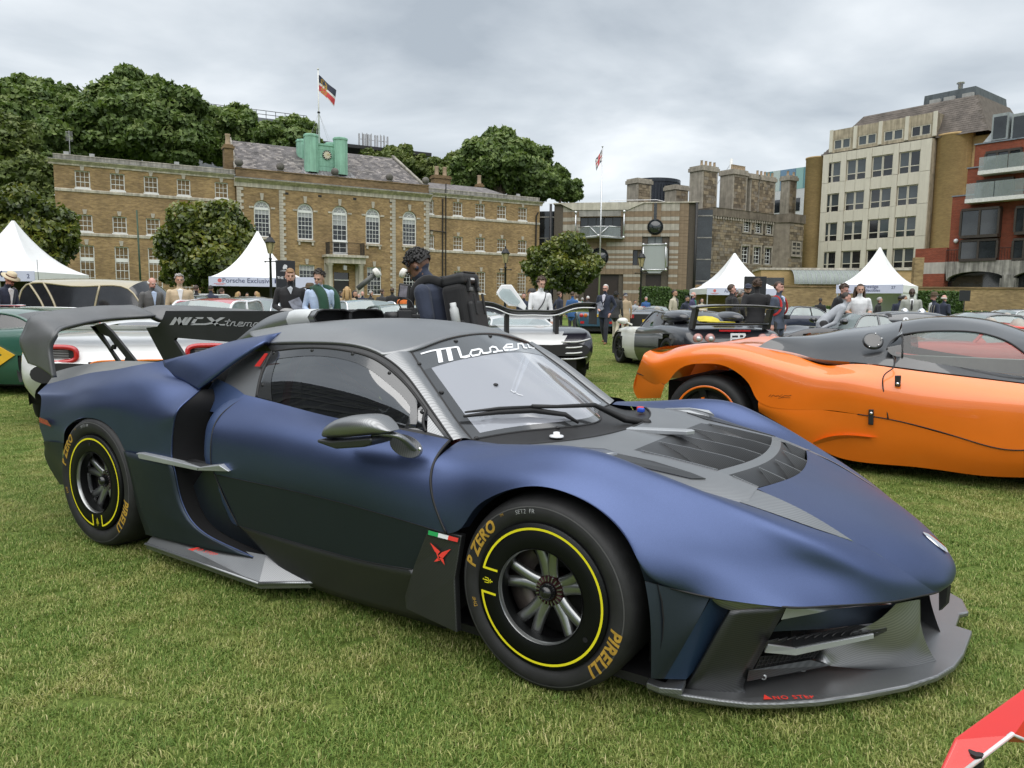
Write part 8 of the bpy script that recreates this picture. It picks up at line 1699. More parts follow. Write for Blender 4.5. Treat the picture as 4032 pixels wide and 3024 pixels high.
# ================================================================== people
SK={'fair':(.50,.30,.22),'tan':(.42,.24,.16),'pink':(.55,.30,.24),'brown':(.16,.08,.05),'dark':(.055,.03,.022)}
def skin(k):return mat('%s_skin' % k,SK[k],.5,var=.08,vs=30)
def cloth(name,col,bmp=.25):return mat(name+'_cloth',col,.85,var=.12,vs=9,bmp=bmp,bs=40,sheen=.1)
def hairm(name,col):return mat(name+'_hair',col,.55,var=.3,vs=60,bmp=.4,bs=120)
HAIRS={'brown':(.05,.028,.016),'black':(.010,.009,.009),'grey':(.30,.29,.28),'white':(.55,.54,.52),'blond':(.38,.25,.11),'ginger':(.24,.13,.055),'dark':(.022,.016,.012)}
_bodies=[]
def person(label,px,D,H,phi,top,legs,sk='fair',hair='brown',style='short',lean=0.,nod=0.,arms=('down','down'),sleeve=1.,jacket=0.,collar=None,tie=None,coat=0.,vox=.018,extra=(),group=None,wide=1.,shoes=(.02,.015,.012),walk=0.,turn=0.):
 """px, D: photo column (overview) and depth; phi: facing, 0 = photo right, 90 = away, -90 = towards the camera"""
 o=thing('person',label,'person',at(V(px,0)[0],D),YAW+R(phi),group,H/1.80);S=[]   # segments: p0, p1, r0, r1, material slot
 piv=np.array([0,0,.95]);Ry=np.array(Matrix.Rotation(R(lean),3,'Y'))
 up=lambda p:(np.array(p,float)-piv)@Ry.T+piv
 nk=up((.0,0,1.50));Rh=np.array(Matrix.Rotation(R(lean*.35+nod),3,'Y')@Matrix.Rotation(0,3,'Z'));Rh=Rh@np.array(Matrix.Rotation(R(turn),3,'Z'));hd=lambda p:nk+Rh@(np.array(p,float)-np.array((0,0,1.50)))
 f=wide*(1+.07*jacket)
 b=MB()
 rings=[(.84,.155,.105,0),(.93,.168,.118,0),(1.02,.158,.11,0),(1.12,.150,.104,.005),(1.24,.168,.115,.01),(1.36,.188,.118,.008),(1.43,.190,.102,0),(1.475,.150,.082,-.005),(1.505,.072,.065,-.005)]
 if jacket or coat:rings[0]=(.80 if not coat else .55,.19,.135,0);rings[1]=(.93,.185,.13,0)
 G=[]
 for z,wy,wx,x0 in rings:
  R_=[up((x0+wx*f*math.cos(t),wy*f*math.sin(t),z)) if z > .94 else np.array((x0+wx*f*math.cos(t),wy*f*math.sin(t),z)) for t in np.linspace(0,2*PI,20,endpoint=False)];G.append(R_)
 b.grid(np.array(G),closed=True);b.add(G[0],[tuple(range(19,-1,-1))]);b.add(G[-1],[tuple(range(20))])
 for i in range(len(rings)-1):S.append((np.mean(G[i],0),np.mean(G[i+1],0),rings[i][1]*f*.8,rings[i+1][1]*f*.8,0 if rings[i+1][0] > .95 or coat or jacket else 1))
 def cap(p0,p1,r0,r1,slot,n=10):
  p0,p1=np.array(p0,float),np.array(p1,float);k=np.linspace(0,1,4)[:,None];b.tube(p0+(p1-p0)*k,np.linspace(r0,r1,4),n);b.ball(p0,r0*.99,n,6);b.ball(p1,r1*.99,n,6);S.append((p0,p1,r0,r1,slot))
 cap(nk+np.array([-.01,0,-.03]),hd((.01,0,1.58)),.060,.056,2)
 # head: skull, jaw, nose, ears, brow
 c=hd((.0,0,1.69));
 def hb(p,r_,slot=2):
  m=MB();m.ball((0,0,0),r_,14,10);v_=np.concatenate(m.v)@Rh.T+hd(p);b.add(v_,m.f);S.append((hd(p),hd(p)+.001,min(r_)*.9,min(r_)*.9,slot))
 hb((-.012,0,1.705),(.098,.078,.098));hb((.02,0,1.64),(.075,.064,.085));hb((.045,0,1.60),(.045,.045,.035));hb((.098,0,1.655),(.018,.014,.026));hb((.075,0,1.70),(.02,.055,.018));hb((.086,0,1.612),(.012,.026,.012))
 for s in (1,-1):hb((-.01,s*.078,1.665),(.022,.012,.032))
 # legs
 for s in (1,-1):
  st=walk*s;hip=np.array((0,s*.09,.90));kn=np.array((.03+st*.16,s*.095,.50));an=np.array((-.02+st*.26-(.10 if st < 0 else 0),s*.10,.09+(.05 if st < 0 else 0)))
  lr=1.1;cap(hip,kn,.088*lr,.064*lr,1);cap(kn,an+np.array([0,0,.01]),.064*lr,.052*lr,1)
  cap(an+np.array([-.04,0,-.035]),an+np.array([.13,s*.01,-.055]),.042,.033,3,8)
 # arms
 A={'down':((-.03,.245,1.16),(.03,.265,.90)),'front':((-.02,.26,1.17),(.24,.10,1.08)),'phone':((.02,.25,1.18),(.27,.06,1.28)),'pocket':((-.10,.30,1.17),(.06,.21,.95)),'reach':((.20,.24,1.26),(.42,.18,1.12)),'chin':((.10,.22,1.22),(.13,.06,1.50)),'drop':((.05,.23,1.16),(.16,.22,.92)),'wide':((.0,.33,1.20),(.22,.30,1.05)),'fold':((.02,.25,1.17),(.20,-.08,1.16)),'lean':((.16,.24,1.10),(.10,.24,.82))}
 for s,a in ((1,arms[0]),(-1,arms[1])):
  e_,w_=(np.array(q)*np.array([1,s,1]) for q in A[a]);sh=(0,s*.185*f,1.425)
  e_,w_,sh=up(e_),up(w_),up(sh);ar=1+.16*jacket
  cap(sh,e_,.058*ar*wide,.045*ar,0);
  ms=0 if sleeve > .9 else 2
  if 0 < sleeve <= .5:cap(sh,sh+(e_-sh)*.75,.066,.06,0)
  cap(e_,w_,.044*ar if ms == 0 else .043,.033*ar if ms == 0 else .030,ms)
  d=(w_-e_)/np.linalg.norm(w_-e_);sd=np.cross(d,[0,0,1.]);sd=sd/(np.linalg.norm(sd)+1e-6);nn=np.cross(sd,d)
  cap(w_,w_+d*.035,.027,.03,2);cap(w_+d*.03+sd*.018,w_+d*.085+sd*.02,.021,.02,2,8);cap(w_+d*.03-sd*.014,w_+d*.085-sd*.016,.021,.02,2,8)
  for k in range(4):
   q=w_+d*.085+sd*(.027-.018*k);L_=(.062,.072,.068,.052)[k];k1=q+d*L_*.6-nn*.012*s*0-nn*.012;cap(q,k1,.0095,.009,2,6);cap(k1,k1+d*L_*.4-nn*.022,.009,.008,2,6)
  q=w_+d*.035+sd*.03;cap(q,q+d*.04+sd*.022-nn*.01,.0105,.0095,2,6);cap(q+d*.04+sd*.022-nn*.01,q+d*.07+sd*.014-nn*.016,.0095,.0085,2,6)
 me=b.mesh('body',[top,legs,skin(sk),mat('shoe_%02d' % int(shoes[0]*100),shoes,.4)]);bo=obj('body',me,o)
 m=bo.modifiers.new('skin','REMESH');m.mode='VOXEL';m.voxel_size=vox;m.use_smooth_shade=True;m2=bo.modifiers.new('soft','SMOOTH');m2.iterations=2;m2.factor=.5
 _bodies.append((bo,S))
 # eyes, brows, mouth
 EYE=mat('dark_eye',(.015,.012,.01),.2);LIP=mat('lip_%s' % sk,tuple(np.array(SK[sk])*np.array([.75,.5,.5])),.5)
 for s in (1,-1):
  q=MB();q.ball((0,0,0),(.008,.012,.007),8,6);v_=[np.concatenate(q.v)@Rh.T+hd((.0905,s*.030,1.680))];q.v=v_;q.obj('eye',EYE,o,True)
  q=MB();q.box((0,0,0),(.008,.036,.008));q.v=[np.concatenate(q.v)@Rh.T+hd((.094,s*.031,1.702))];q.obj('eyebrow',hairm(hair,HAIRS[hair]),o)
 q=MB();q.box((0,0,0),(.008,.042,.008));q.v=[np.concatenate(q.v)@Rh.T+hd((.097,0,1.613))];q.obj('mouth',LIP,o)
 HM=hairm(hair,HAIRS[hair])
 if style != 'bald':
  q=MB();n=26;pts=[]
  curl=style in ('curly','messy')
  for i in range(17):
   for j in range(n):
    a=PI*.5-(PI*.62)*i/16;t=2*PI*j/n;front=math.cos(t);lim=-.02+(.62 if front > .35 else (.12 if front > -.2 else -.42))
    el=math.sin(a);el=max(el,lim+.0) if style != 'long' else max(el,lim);ca=math.sqrt(max(0,1-el*el))
    rr=1.0+(.05 if not curl else .16*rng.random()+.04)
    pts.append(np.array((-.014+.100*rr*ca*math.cos(t),.081*rr*ca*math.sin(t),.103*rr*el)))
  G2=np.array(pts).reshape(17,n,3)@Rh.T+hd((-.002,0,1.705));q.grid(G2,closed=True)
  if curl:
   for k in range(420 if vox < .009 else 90):
    d=rng.normal(0,1,3);d[2]=abs(d[2])*1.1-.15;d /= np.linalg.norm(d)
    if d[0] > .5 and d[2] < .62 or d[2] < -.35 or (d[2] < .05 and d[0] > -.2):continue
    q.ball((np.array((-.014,0,.0))+d*rng.uniform(.96,1.16)*np.array((.104,.086,.106)))@Rh.T+hd((-.002,0,1.705)),rng.uniform(.007,.014) if vox < .009 else rng.uniform(.012,.022),6,4)
  if style == 'long':
   for s in (1,-1):
    for k in range(5):q.tube(spl([hd((-.03-.02*k,s*(.075),1.72)),hd((-.02-.025*k,s*.10,1.60)),hd((.02-.03*k,s*.11,1.47)),hd((.06-.03*k,s*.115,1.34))],10),np.linspace(.03,.014,10),8)
   q.tube(spl([hd((-.09,0,1.72)),hd((-.11,0,1.55)),hd((-.11,0,1.38))],8),[.07,.075,.075,.07,.07,.065,.05,.03],10)
  if style == 'short' :pass
  q.obj('hair',HM,o,True)
 if style == 'fringe':q=MB();q.ball((0,0,0),(.025,.065,.016),10,6);q.v=[np.concatenate(q.v)@Rh.T+hd((.075,0,1.755))];q.obj('fringe',HM,o,True)
 if style == 'bald' and hair in ('white','grey'):
  q=MB()
  for t in np.linspace(PI*.42,PI*1.58,14):q.ball(np.array((-.014+.10*math.cos(t),.08*math.sin(t),-.02))@Rh.T+hd((0,0,1.70)),(.018,.018,.03),7,5)
  q.obj('hair',HM,o,True)
 if collar is not None:
  v_=[up(p) for p in ((.105*f,.055 if jacket >= 1 else .035,1.475),(.128*f,.0,1.17 if jacket >= 1 else 1.37),(.105*f,-.055,1.475),(.075,0,1.51))];q=MB();q.slab([p+np.array([.016,0,0]) for p in v_],(-.03,0,0));q.obj('shirt_front',collar,o)
  if tie:q=MB();q.slab([up(p)+np.array([.032,0,0]) for p in ((.112*f,.016,1.46),(.125*f,.028,1.22),(.127*f,0,1.17),(.125*f,-.028,1.22),(.112*f,-.016,1.46))],(-.01,0,0));q.obj('tie',tie,o)
 for e_ in extra:
  k=e_[0]
  if k == 'hat':
   q=MB();q.lathe([(.001,.105),(.06,.11),(.088,.09),(.098,.035),(.10,.02),(.175,.0),(.17,-.012),(.09,.008)],22);q.v=[np.concatenate(q.v)@Rh.T+hd((-.01,0,1.745))];h_=q.obj('hat',e_[1],o,True);q=MB();q.lathe([(.1005,.018),(.0995,.045)],22);q.v=[np.concatenate(q.v)@Rh.T+hd((-.01,0,1.745))];q.obj('hat_band',e_[2],h_,True)
  elif k == 'cap':
   q=MB();q.ball((0,0,0),(.112,.092,.085),16,8);q.slab([(.08,.07,-.005),(.19,.05,-.02),(.20,0,-.018),(.19,-.05,-.02),(.08,-.07,-.005)],(0,0,.012));q.v=[np.concatenate(q.v)@Rh.T+hd((-.008,0,1.745))];q.obj('cap',e_[1],o,True)
  elif k == 'glasses':
   q=MB()
   for s in (1,-1):q.tube([np.array((0,s*.033+.026*math.cos(t),.019*math.sin(t))) for t in np.linspace(0,2*PI,13)],.004,5,cap=False);q.tube([(0,s*.058,.004),(-.09,s*.078,.0)],.004,4)
   q.tube([(0,-.008,.004),(0,.008,.004)],.004,4);q.v=[np.concatenate(q.v)@Rh.T+hd((.103,0,1.680))];q.obj('glasses',MATTB,o)
  elif k == 'strap':
   q=MB();q.tube(spl([up(p) for p in ((-.10,.13,1.46),(.0,.12,1.50),(.13,.04,1.32),(.135,-.10,1.12),(.02,-.185,.98))],16),.022,6,sq=(.4,1));q.obj('bag_strap',e_[1],o)
  elif k == 'straps':
   for s in (1,-1):q=MB();q.tube(spl([up(p) for p in ((-.10,s*.11,1.42),(.0,s*.12,1.495),(.125,s*.115,1.36),(.10,s*.15,1.16),(-.05,s*.17,1.08))],16),.026,6,sq=(.4,1));q.obj('rucksack_strap',e_[1],o)
  elif k == 'lanyard':
   q=MB();q.tube([up(p) for p in ((.08,.06,1.49),(.14,.0,1.17),(.08,-.06,1.49))],.006,5);q.box(up((.15,0,1.12)),(.008,.07,.10));q.obj('lanyard',e_[1],o)
  elif k == 'beard':
   q=MB();q.ball((0,0,0),(.045,.056,.04),12,8);q.v=[np.concatenate(q.v)@Rh.T+hd((.05,0,1.597))];q.obj('beard',HM,o,True)
  elif k == 'stripes':
   for t in np.linspace(-2.6,2.6,11):
    q=MB();P=[up((x0+.004+wx*f*1.02*math.cos(t),wy*f*1.02*math.sin(t),z)) for z,wy,wx,x0 in rings[0:7]];q.tube(P,.007,5);q.obj('blazer_stripe',e_[1],o)
 return o
def finish_bodies():
 bpy.context.view_layer.update();dg=bpy.context.evaluated_depsgraph_get()
 for bo,S in _bodies:
  me=bpy.data.meshes.new_from_object(bo.evaluated_get(dg));mats=list(bo.data.materials);bo.modifiers.clear();old=bo.data
  n=len(me.polygons);c=np.empty(n*3);me.polygons.foreach_get('center',c);c=c.reshape(-1,3);best=np.full(n,9.);idx=np.zeros(n,np.int32)
  for p0,p1,r0,r1,sl in S:
   d=p1-p0;t=np.clip(((c-p0)@d)/(d@d+1e-9),0,1);q=np.linalg.norm(c-(p0+t[:,None]*d),axis=1)/(r0+(r1-r0)*t)
   k=q < best;best[k]=q[k];idx[k]=sl
  me.materials.clear()
  for m in mats:me.materials.append(m)
  me.polygons.foreach_set('material_index',idx);me.polygons.foreach_set('use_smooth',np.ones(n,bool));me.name='body';bo.data=me;bpy.data.meshes.remove(old)
def held(name,label,cat,par_o,loc,dims,m,rot=(0,0,0)):
 """a thing held by a person: stays top-level, placed in the holder's frame"""
 M=Matrix.Translation(par_o.location)@Matrix.Rotation(par_o.rotation_euler[2],4,'Z')@Matrix.Scale(par_o.scale[0],4)
 from mathutils import Euler
 b=MB();b.box((0,0,0),dims);q=b.obj(name,m);q.matrix_world=M@Matrix.Translation(loc)@Euler(rot).to_matrix().to_4x4();bevel(q,min(dims)*.2);return tag(q,label,cat)
C_={n_:cloth(n_,c) for n_,c in dict(navy=(.02,.026,.05),black=(.012,.012,.014),charcoal=(.035,.035,.037),grey=(.10,.10,.10),beige=(.50,.40,.27),sky=(.42,.52,.70),white=(.70,.71,.72),green=(.015,.06,.035),camel=(.38,.29,.19),denim=(.06,.075,.11),heather=(.36,.38,.41),teal=(.03,.22,.17),orange=(.55,.13,.02),blue=(.03,.10,.26),olive=(.08,.07,.045),palegrey=(.33,.34,.31),purple=(.05,.045,.11),stone=(.46,.42,.33),brown=(.10,.065,.04),red=(.5,.03,.03),tan=(.30,.15,.05),polo=(.022,.03,.055),lilac=(.55,.53,.62)).items()}
STRAW=mat('straw',(.60,.52,.36),.8,var=.12);BRH=mat('brown_felt',(.09,.065,.04),.9)
W=C_
# left side
person('man in straw hat and navy jacket looking down at the left edge',8,15.2,1.80,-10,W['navy'],W['charcoal'],'pink','grey','short',8,28,('drop','drop'),jacket=1,collar=W['white'],extra=(('hat',STRAW,mat('brown_hat_band',(.10,.03,.02),.8)),('glasses',)),vox=.014)
person('bald older man in grey tweed jacket and pale blue shirt',327,16.4,1.76,-38,W['grey'],W['charcoal'],'pink','white','bald',2,14,('down','down'),jacket=1,collar=W['sky'],vox=.014)
person('smiling grey haired man in beige linen jacket with a lanyard',389,16.3,1.83,-62,W['beige'],W['stone'],'tan','grey','messy',0,0,('down','down'),jacket=1,collar=W['white'],extra=(('lanyard',W['white']),),vox=.014)
p_=person('young man in black zip jumper holding a magazine and grey coat',628,13.1,1.85,-72,W['black'],W['charcoal'],'fair','ginger','fringe',0,6,('front','front'),jacket=.6,collar=W['heather'],vox=.011)
held('magazine','grey magazine held against the black jumper','magazine',p_,(.30,.10,1.17),(.02,.20,.27),mat('magazine_cover',(.16,.17,.21),.4,var=.5,vs=14),(.4,-.3,.2))
b=MB();P=spl([(.20,-.16,1.10),(.30,-.02,1.08),(.30,.12,1.06)],10);b.tube(P,[.05,.07,.085,.09,.09,.09,.09,.085,.07,.05],10);b.tube(spl([(.30,.02,1.08),(.29,.02,.9),(.27,.04,.75)],8),[.08,.085,.09,.09,.09,.085,.07,.05],10);q=b.obj('folded_coat',cloth('pale_grey',(.28,.28,.28)),None,True);q.matrix_world=Matrix.Translation(p_.location)@Matrix.Rotation(p_.rotation_euler[2],4,'Z');tag(q,'pale grey coat folded over the forearm of the man in black jumper','coat')
p_=person('dark haired young man in pale blue shirt with green sweater over his shoulder',692,12.7,1.82,-85,W['sky'],W['denim'],'fair','dark','messy',4,20,('down','front'),collar=None,vox=.011,turn=-14)
b=MB();b.tube(spl([(-.05,-.12,1.50),(.10,-.02,1.50),(.16,.06,1.38),(.17,.09,1.15),(.15,.10,.85)],16),[.05,.06,.07,.075,.08,.085,.085,.085,.085,.085,.085,.08,.08,.075,.07,.05],10);b.tube(spl([(.0,-.16,1.48),(-.02,.12,1.51),(.0,.24,1.40),(-.02,.27,1.1),(-.02,.26,.85)],16),.065,10);q=b.obj('green_sweater',W['green'],None,True);q.matrix_world=Matrix.Translation(p_.location)@Matrix.Rotation(p_.rotation_euler[2],4,'Z');tag(q,'dark green sweater draped over the pale blue shirt','sweater')
held('brochure','pale folded brochure in the hand of the man in blue shirt','brochure',p_,(.36,-.06,1.12),(.20,.14,.02),mat('pale_paper_print',(.55,.57,.55),.4,var=.3,vs=20),(.2,.2,0))
person('person in brown hat and dark coat partly hidden behind the blue shirt',670,15.5,1.62,100,W['brown'],W['charcoal'],'fair','brown','short',extra=(('hat',BRH,BRH),),jacket=1)
# photographer with backpack
ph=person('photographer in navy polo shirt with curly black hair looking down at his camera',958,5.75,1.75,160,W['polo'],W['black'],'brown','black','curly',10,40,('down','lean'),sleeve=.5,vox=.0075,wide=1.12,extra=())
Mp=Matrix.Translation(ph.location)@Matrix.Rotation(ph.rotation_euler[2],4,'Z')@Matrix.Scale(ph.scale[0],4)@Matrix.Translation((0,0,.95))@Matrix.Rotation(R(11),4,'Y')@Matrix.Translation((0,0,-.95))
PK=cloth('black_backpack',(.011,.011,.012),.3);PK2=mat('black_moulded_pack',(.014,.014,.015),.6,var=.2)
bp=thing('backpack','large black camera backpack with moulded panels worn by the photographer','backpack');bp.matrix_world=Mp
def rbox(name,c,d,m,par,bev=.03,seg=3):b=MB();b.box(c,d);q=b.obj(name,m,par);bevel(q,bev,seg);return q
rbox('main_compartment',(-.235,0,1.20),(.19,.335,.50),PK,bp,.05,4);rbox('front_pocket',(-.345,0,1.12),(.06,.27,.36),PK2,bp,.028,4);rbox('lid',(-.25,0,1.475),(.20,.31,.09),PK2,bp,.03,4);rbox('lid_panel',(-.30,0,1.522),(.09,.22,.012),PK,bp,.006);rbox('side_pocket',(-.24,-.18,1.06),(.13,.04,.2),PK,bp,.02);rbox('side_pocket',(-.24,.18,1.06),(.13,.04,.2),PK,bp,.02);rbox('base',(-.25,0,.955),(.19,.31,.05),PK2,bp,.02)
for y in (-.08,.08):rbox('buckle_strap',(-.378,y,1.27),(.012,.032,.16),PK2,bp,.004);rbox('lid_strap',(-.345,y,1.42),(.03,.032,.10),PK2,bp,.004);rbox('buckle',(-.36,y,1.385),(.02,.045,.03),mat('grey_buckle',(.10,.10,.10),.3),bp,.005)
rbox('pack_label',(-.352,0,1.468),(.004,.07,.016),WHT,bp,.001)
b=MB();b.lathe([(0,0),(.034,0),(.034,.15),(.024,.17),(.024,.20),(0,.2)],14,M=Matrix.Translation((-.25,.215,1.10)));b.obj('bottle',mat('frosted_bottle',(.6,.62,.62),.3,alpha=.9),bp,True)
for s in (1,-1):b=MB();b.tube(spl([(-.16,s*.10,1.46),(-.02,s*.135,1.525),(.12,s*.14,1.42),(.135,s*.15,1.25),(.03,s*.19,1.10),(-.15,s*.15,1.0)],22),.034,8,sq=(.35,1));b.obj('shoulder_strap',PK,bp,True)
for y in (-.05,.06):b=MB();b.tube(spl([(-.25,y,.94),(-.26,y-.01,.90),(-.24,y+.01,.88),(-.245,y,.93)],10),.006,5);b.obj('hanging_cord',PK2,bp)
# his camera rig
rig=thing('camera_rig','black cinema camera on a hand grip in front of the photographer','camera',oD(V(872,683),5.45));CB=mat('black_camera_body',(.014,.014,.015),.45,var=.3)
def rb2(n_,px,py,D,dims,m,par):c=oD(V(px,py),D)-np.array(par.location);b=MB();b.box((0,0,0),dims);q=b.obj(n_,m,par,loc=c);q.rotation_euler=(0,0,YAW+.25);bevel(q,.006);return q
rb2('camera_body',874,682,5.45,(.10,.08,.08),CB,rig);rb2('top_plate',873,669,5.45,(.07,.05,.025),CB,rig);rb2('grip_arm',897,683,5.5,(.12,.035,.03),CB,rig);rb2('grip_module',893,672,5.5,(.05,.04,.05),CB,rig)
b=MB();c0=oD(V(862,684),5.44)-np.array(rig.location);b.tube([c0,c0+np.array([-.10,-.03,0])],[.038,.034],16);b.obj('lens',CB,rig,True)
b=MB();b.tube(spl([c0+np.array([.03,0,.05]),c0+np.array([.0,0,.11]),c0+np.array([.1,0,.12]),c0+np.array([.14,0,.05])],14),.005,5);b.obj('cable',CB,rig)
mn=thing('field_monitor','small black field monitor held up beside the photographer chest','monitor',oD(V(873,630),5.5));q=rbox('monitor_case',(0,0,0),(.085,.03,.115),CB,mn,.01);q2=rbox('monitor_screen',(-.006,-.017,.0),(.055,.004,.085),mat('dim_screen',(.16,.15,.18),.15,var=.4,vs=25),mn,.002);mn.rotation_euler=(0,.12,YAW+.15)
# centre
p_=person('tall young man in white shirt with black bag strap looking down at a car',1165,16.1,1.86,-72,W['white'],W['stone'],'fair','brown','curly',6,16,('drop','drop'),extra=(('strap',W['black']),),vox=.013)
person('man in black jacket bending over behind the black rear wing',1196,16.6,1.80,188,W['black'],W['black'],'tan','black','short',42,25,('reach','reach'),jacket=1)
p_=person('silver haired man in navy suit and glasses walking across the lawn with a magazine',1307,24.2,1.92,-118,W['navy'],cloth('dark_navy',(.018,.02,.03)),'pink','white','short',0,0,('pocket','front'),jacket=1,collar=W['lilac'],extra=(('glasses',),('strap',W['black'])),walk=.65,vox=.014,shoes=(.20,.09,.03))
held('magazine','grey magazine held by the walking man in navy suit','magazine',p_,(.29,-.06,1.14),(.02,.2,.27),mat('magazine_cover',(.16,.17,.21),.4),(.5,-.2,0))
person('man in dark jacket with black bag walking behind the navy suit',1331,28,1.75,60,W['charcoal'],W['stone'],'brown','black','messy',0,0,jacket=1,walk=.4)
person('man in camel trench coat and dark cap facing away',1352,31,1.74,105,W['camel'],W['stone'],'pink','grey','short',4,10,jacket=1,coat=1,extra=(('cap',W['navy']),))
person('bearded man in stone jacket beside the long hedge',1456,26.5,1.82,-38,W['stone'],W['charcoal'],'tan','dark','short',0,4,jacket=1,collar=W['grey'],extra=(('beard',),))
person('older man in purple quilted jacket under the tent banner',1496,28.5,1.78,-30,W['purple'],W['charcoal'],'pink','white','bald',0,8,jacket=1,collar=W['teal'],extra=(('glasses',),))
person('stooping dark haired man between the stone jacket and the quilted jacket',1477,29.5,1.66,-45,W['navy'],W['charcoal'],'tan','black','short',12,12,jacket=1)
person('woman in cream cardigan standing far back by the tent',1516,37,1.62,-80,W['stone'],W['charcoal'],'fair','dark','long',0,0,('fold','fold'))
person('laughing man in black jacket with a rucksack seen in profile',1579,18.6,1.82,8,W['black'],W['charcoal'],'pink','brown','short',0,2,('chin','down'),jacket=1,extra=(('straps',W['charcoal']),),vox=.014)
person('bearded man in dark baseball cap facing the camera between two dark jackets',1614,19.4,1.84,-105,W['olive'],W['charcoal'],'tan','black','short',0,6,jacket=1,collar=W['white'],extra=(('cap',W['navy']),('beard',)),vox=.014)
person('grey haired man half hidden behind the black rucksack man',1599,20.5,1.74,30,W['olive'],W['charcoal'],'pink','grey','messy',jacket=1)
person('man in dark waxed jacket seen from behind with curly brown hair',1634,16.3,1.87,82,W['black'],W['charcoal'],'tan','brown','curly',2,4,('pocket','pocket'),jacket=1,wide=1.12,vox=.013)
p_=person('young man in navy hoodie with red rucksack straps and a camera round his neck',1681,16.2,1.82,-48,W['denim'],W['charcoal'],'pink','brown','fringe',0,0,('down','down'),jacket=.8,collar=W['sky'],extra=(('straps',W['red']),),vox=.013)
held('camera','black camera hanging on the navy hoodie','camera',p_,(.20,.02,1.06),(.09,.14,.09),CB)
# right
person('man in grey hooded sweatshirt bending down to look into the black roadster',1779,17.2,1.84,-14,W['heather'],W['charcoal'],'pink','dark','short',52,-8,('reach','lean'),jacket=.8,vox=.013)
person('young man in black top leaning behind the grey sweatshirt',1807,18.4,1.86,-50,W['black'],W['charcoal'],'pink','brown','messy',10,18,('drop','front'),jacket=.5,vox=.015)
p_=person('long haired woman in white shirt holding a small camera',1855,17.8,1.84,-105,W['white'],W['denim'],'fair','brown','long',4,8,('front','front'),sleeve=.5,vox=.013)
held('compact_camera','small black camera in the hands of the long haired woman','camera',p_,(.36,.0,1.08),(.07,.12,.07),CB)
person('older man in black jacket by the tent wall',1893,27,1.66,-10,W['black'],W['charcoal'],'pink','grey','short',8,8,jacket=1)
person('dark suited man turning away in front of the tent side wall',1943,29,1.74,60,W['navy'],W['charcoal'],'tan','black','short',jacket=1)
person('second dark suited man beside the tent side wall with hand raised',1953,29.6,1.76,-20,W['black'],W['charcoal'],'tan','black','short',0,0,('chin','down'),jacket=1)
person('bald man in pale grey suit with black tie holding a cup',1968,22,1.86,-112,W['palegrey'],W['palegrey'],'dark','black','bald',0,4,('front','front'),jacket=1,collar=W['white'],tie=W['black'],vox=.015,extra=(('beard',),))
person('man in brown hat and navy striped blazer in profile',2017,23,1.74,178,W['navy'],W['beige'],'pink','white','short',0,4,('front','down'),jacket=1,collar=W['white'],extra=(('hat',BRH,BRH),('stripes',W['stone'])),vox=.015)
person('balding man in dark blue suit turned to the right',2038,26,1.74,20,W['navy'],W['navy'],'pink','white','bald',0,4,('front','front'),jacket=1)
# far crowd
g_='visitors in the far crowd'
far=[('man in dark jacket inside the leftmost tent',31,36,1.76,60,'black','dark','short','fair'),('woman with dark hair tied back inside the leftmost tent',46,35,1.62,-20,'charcoal','black','short','fair'),('person in dark cap by the windscreen of the vintage saloon',66,30,1.72,-30,'brown','dark','short','tan'),
 ('man in black sweater seen from behind left of the tent',424,24,1.74,85,'black','brown','short','pink'),('man in dark blue jacket seen from behind by the tent',455,25,1.76,95,'navy','dark','short','fair'),('person in dark hooded coat by the tent leg',480,27,1.68,70,'charcoal','brown','messy','fair'),('blonde woman under the tent facing right',514,36,1.68,20,'black','blond','long','fair'),('smiling woman with dark hair under the tent',534,38,1.64,-70,'black','dark','short','fair'),('blonde woman with straight hair under the tent facing left',557,36,1.70,190,'black','blond','long','fair'),
 ('blonde woman in brown coat right of the blue shirt',750,20,1.68,100,'camel','blond','long','fair'),('woman with dark hair beside the blonde woman in brown coat',766,23,1.62,-40,'charcoal','black','long','tan'),('man in dark suit seen from behind near the orange jacket',847,30,1.84,88,'black','brown','short','fair'),('man in dark coat left of the dark suited man',824,31,1.80,70,'charcoal','brown','short','pink'),('person in bright orange jacket looking at a phone',874,24,1.66,-90,'orange','dark','short','tan'),('grey haired man in dark coat among the crowd by the porch',800,33,1.76,40,'black','grey','short','pink'),('man raising his hands by the porch',735,34,1.74,50,'black','dark','short','fair'),('bald man in navy jacket by the porch',783,36,1.76,-60,'navy','grey','bald','pink'),('person in pink top by the porch',775,38,1.66,-70,'lilac','grey','short','pink'),
 ('man with red lanyard behind the raised white door',1131,27,1.66,-85,'navy','dark','short','pink'),('man with orange collar under the round tree',1208,30,1.76,30,'navy','brown','short','pink'),('man in bright blue jacket under the round tree',1236,29,1.75,60,'blue','brown','short','pink'),('person in teal top by the dark doors',1258,38,1.60,90,'teal','grey','short','pink'),('man in white cap and dark jacket by the dark doors',1270,38,1.68,120,'charcoal','white','short','pink'),('person in white shirt beside the blue jacket',1246,33,1.68,100,'white','brown','short','fair'),('man in dark cap by the red box',1395,40,1.70,-80,'blue','grey','short','pink'),('woman in red top behind the camel coat',1341,36,1.62,100,'brown','dark','short','dark'),('person in checked shirt crouching by the lamp post',1372,37,1.50,-60,'heather','black','short','tan'),('man in dark coat far back beside the garden wall',1772,33,1.66,80,'black','dark','short','tan')]
for k,(lb,px,D,H,phi,tp,hr,sty,sk) in enumerate(far):
 person(lb,px,D,H,phi,W[tp],W[('charcoal','denim','stone','black')[k % 4]],sk,hr,sty,rng.uniform(0,5),rng.uniform(0,10),(('down','front','drop','pocket')[k % 4],('down','down','front')[k % 3]),jacket=.8,vox=.024,group=g_)
finish_bodies()
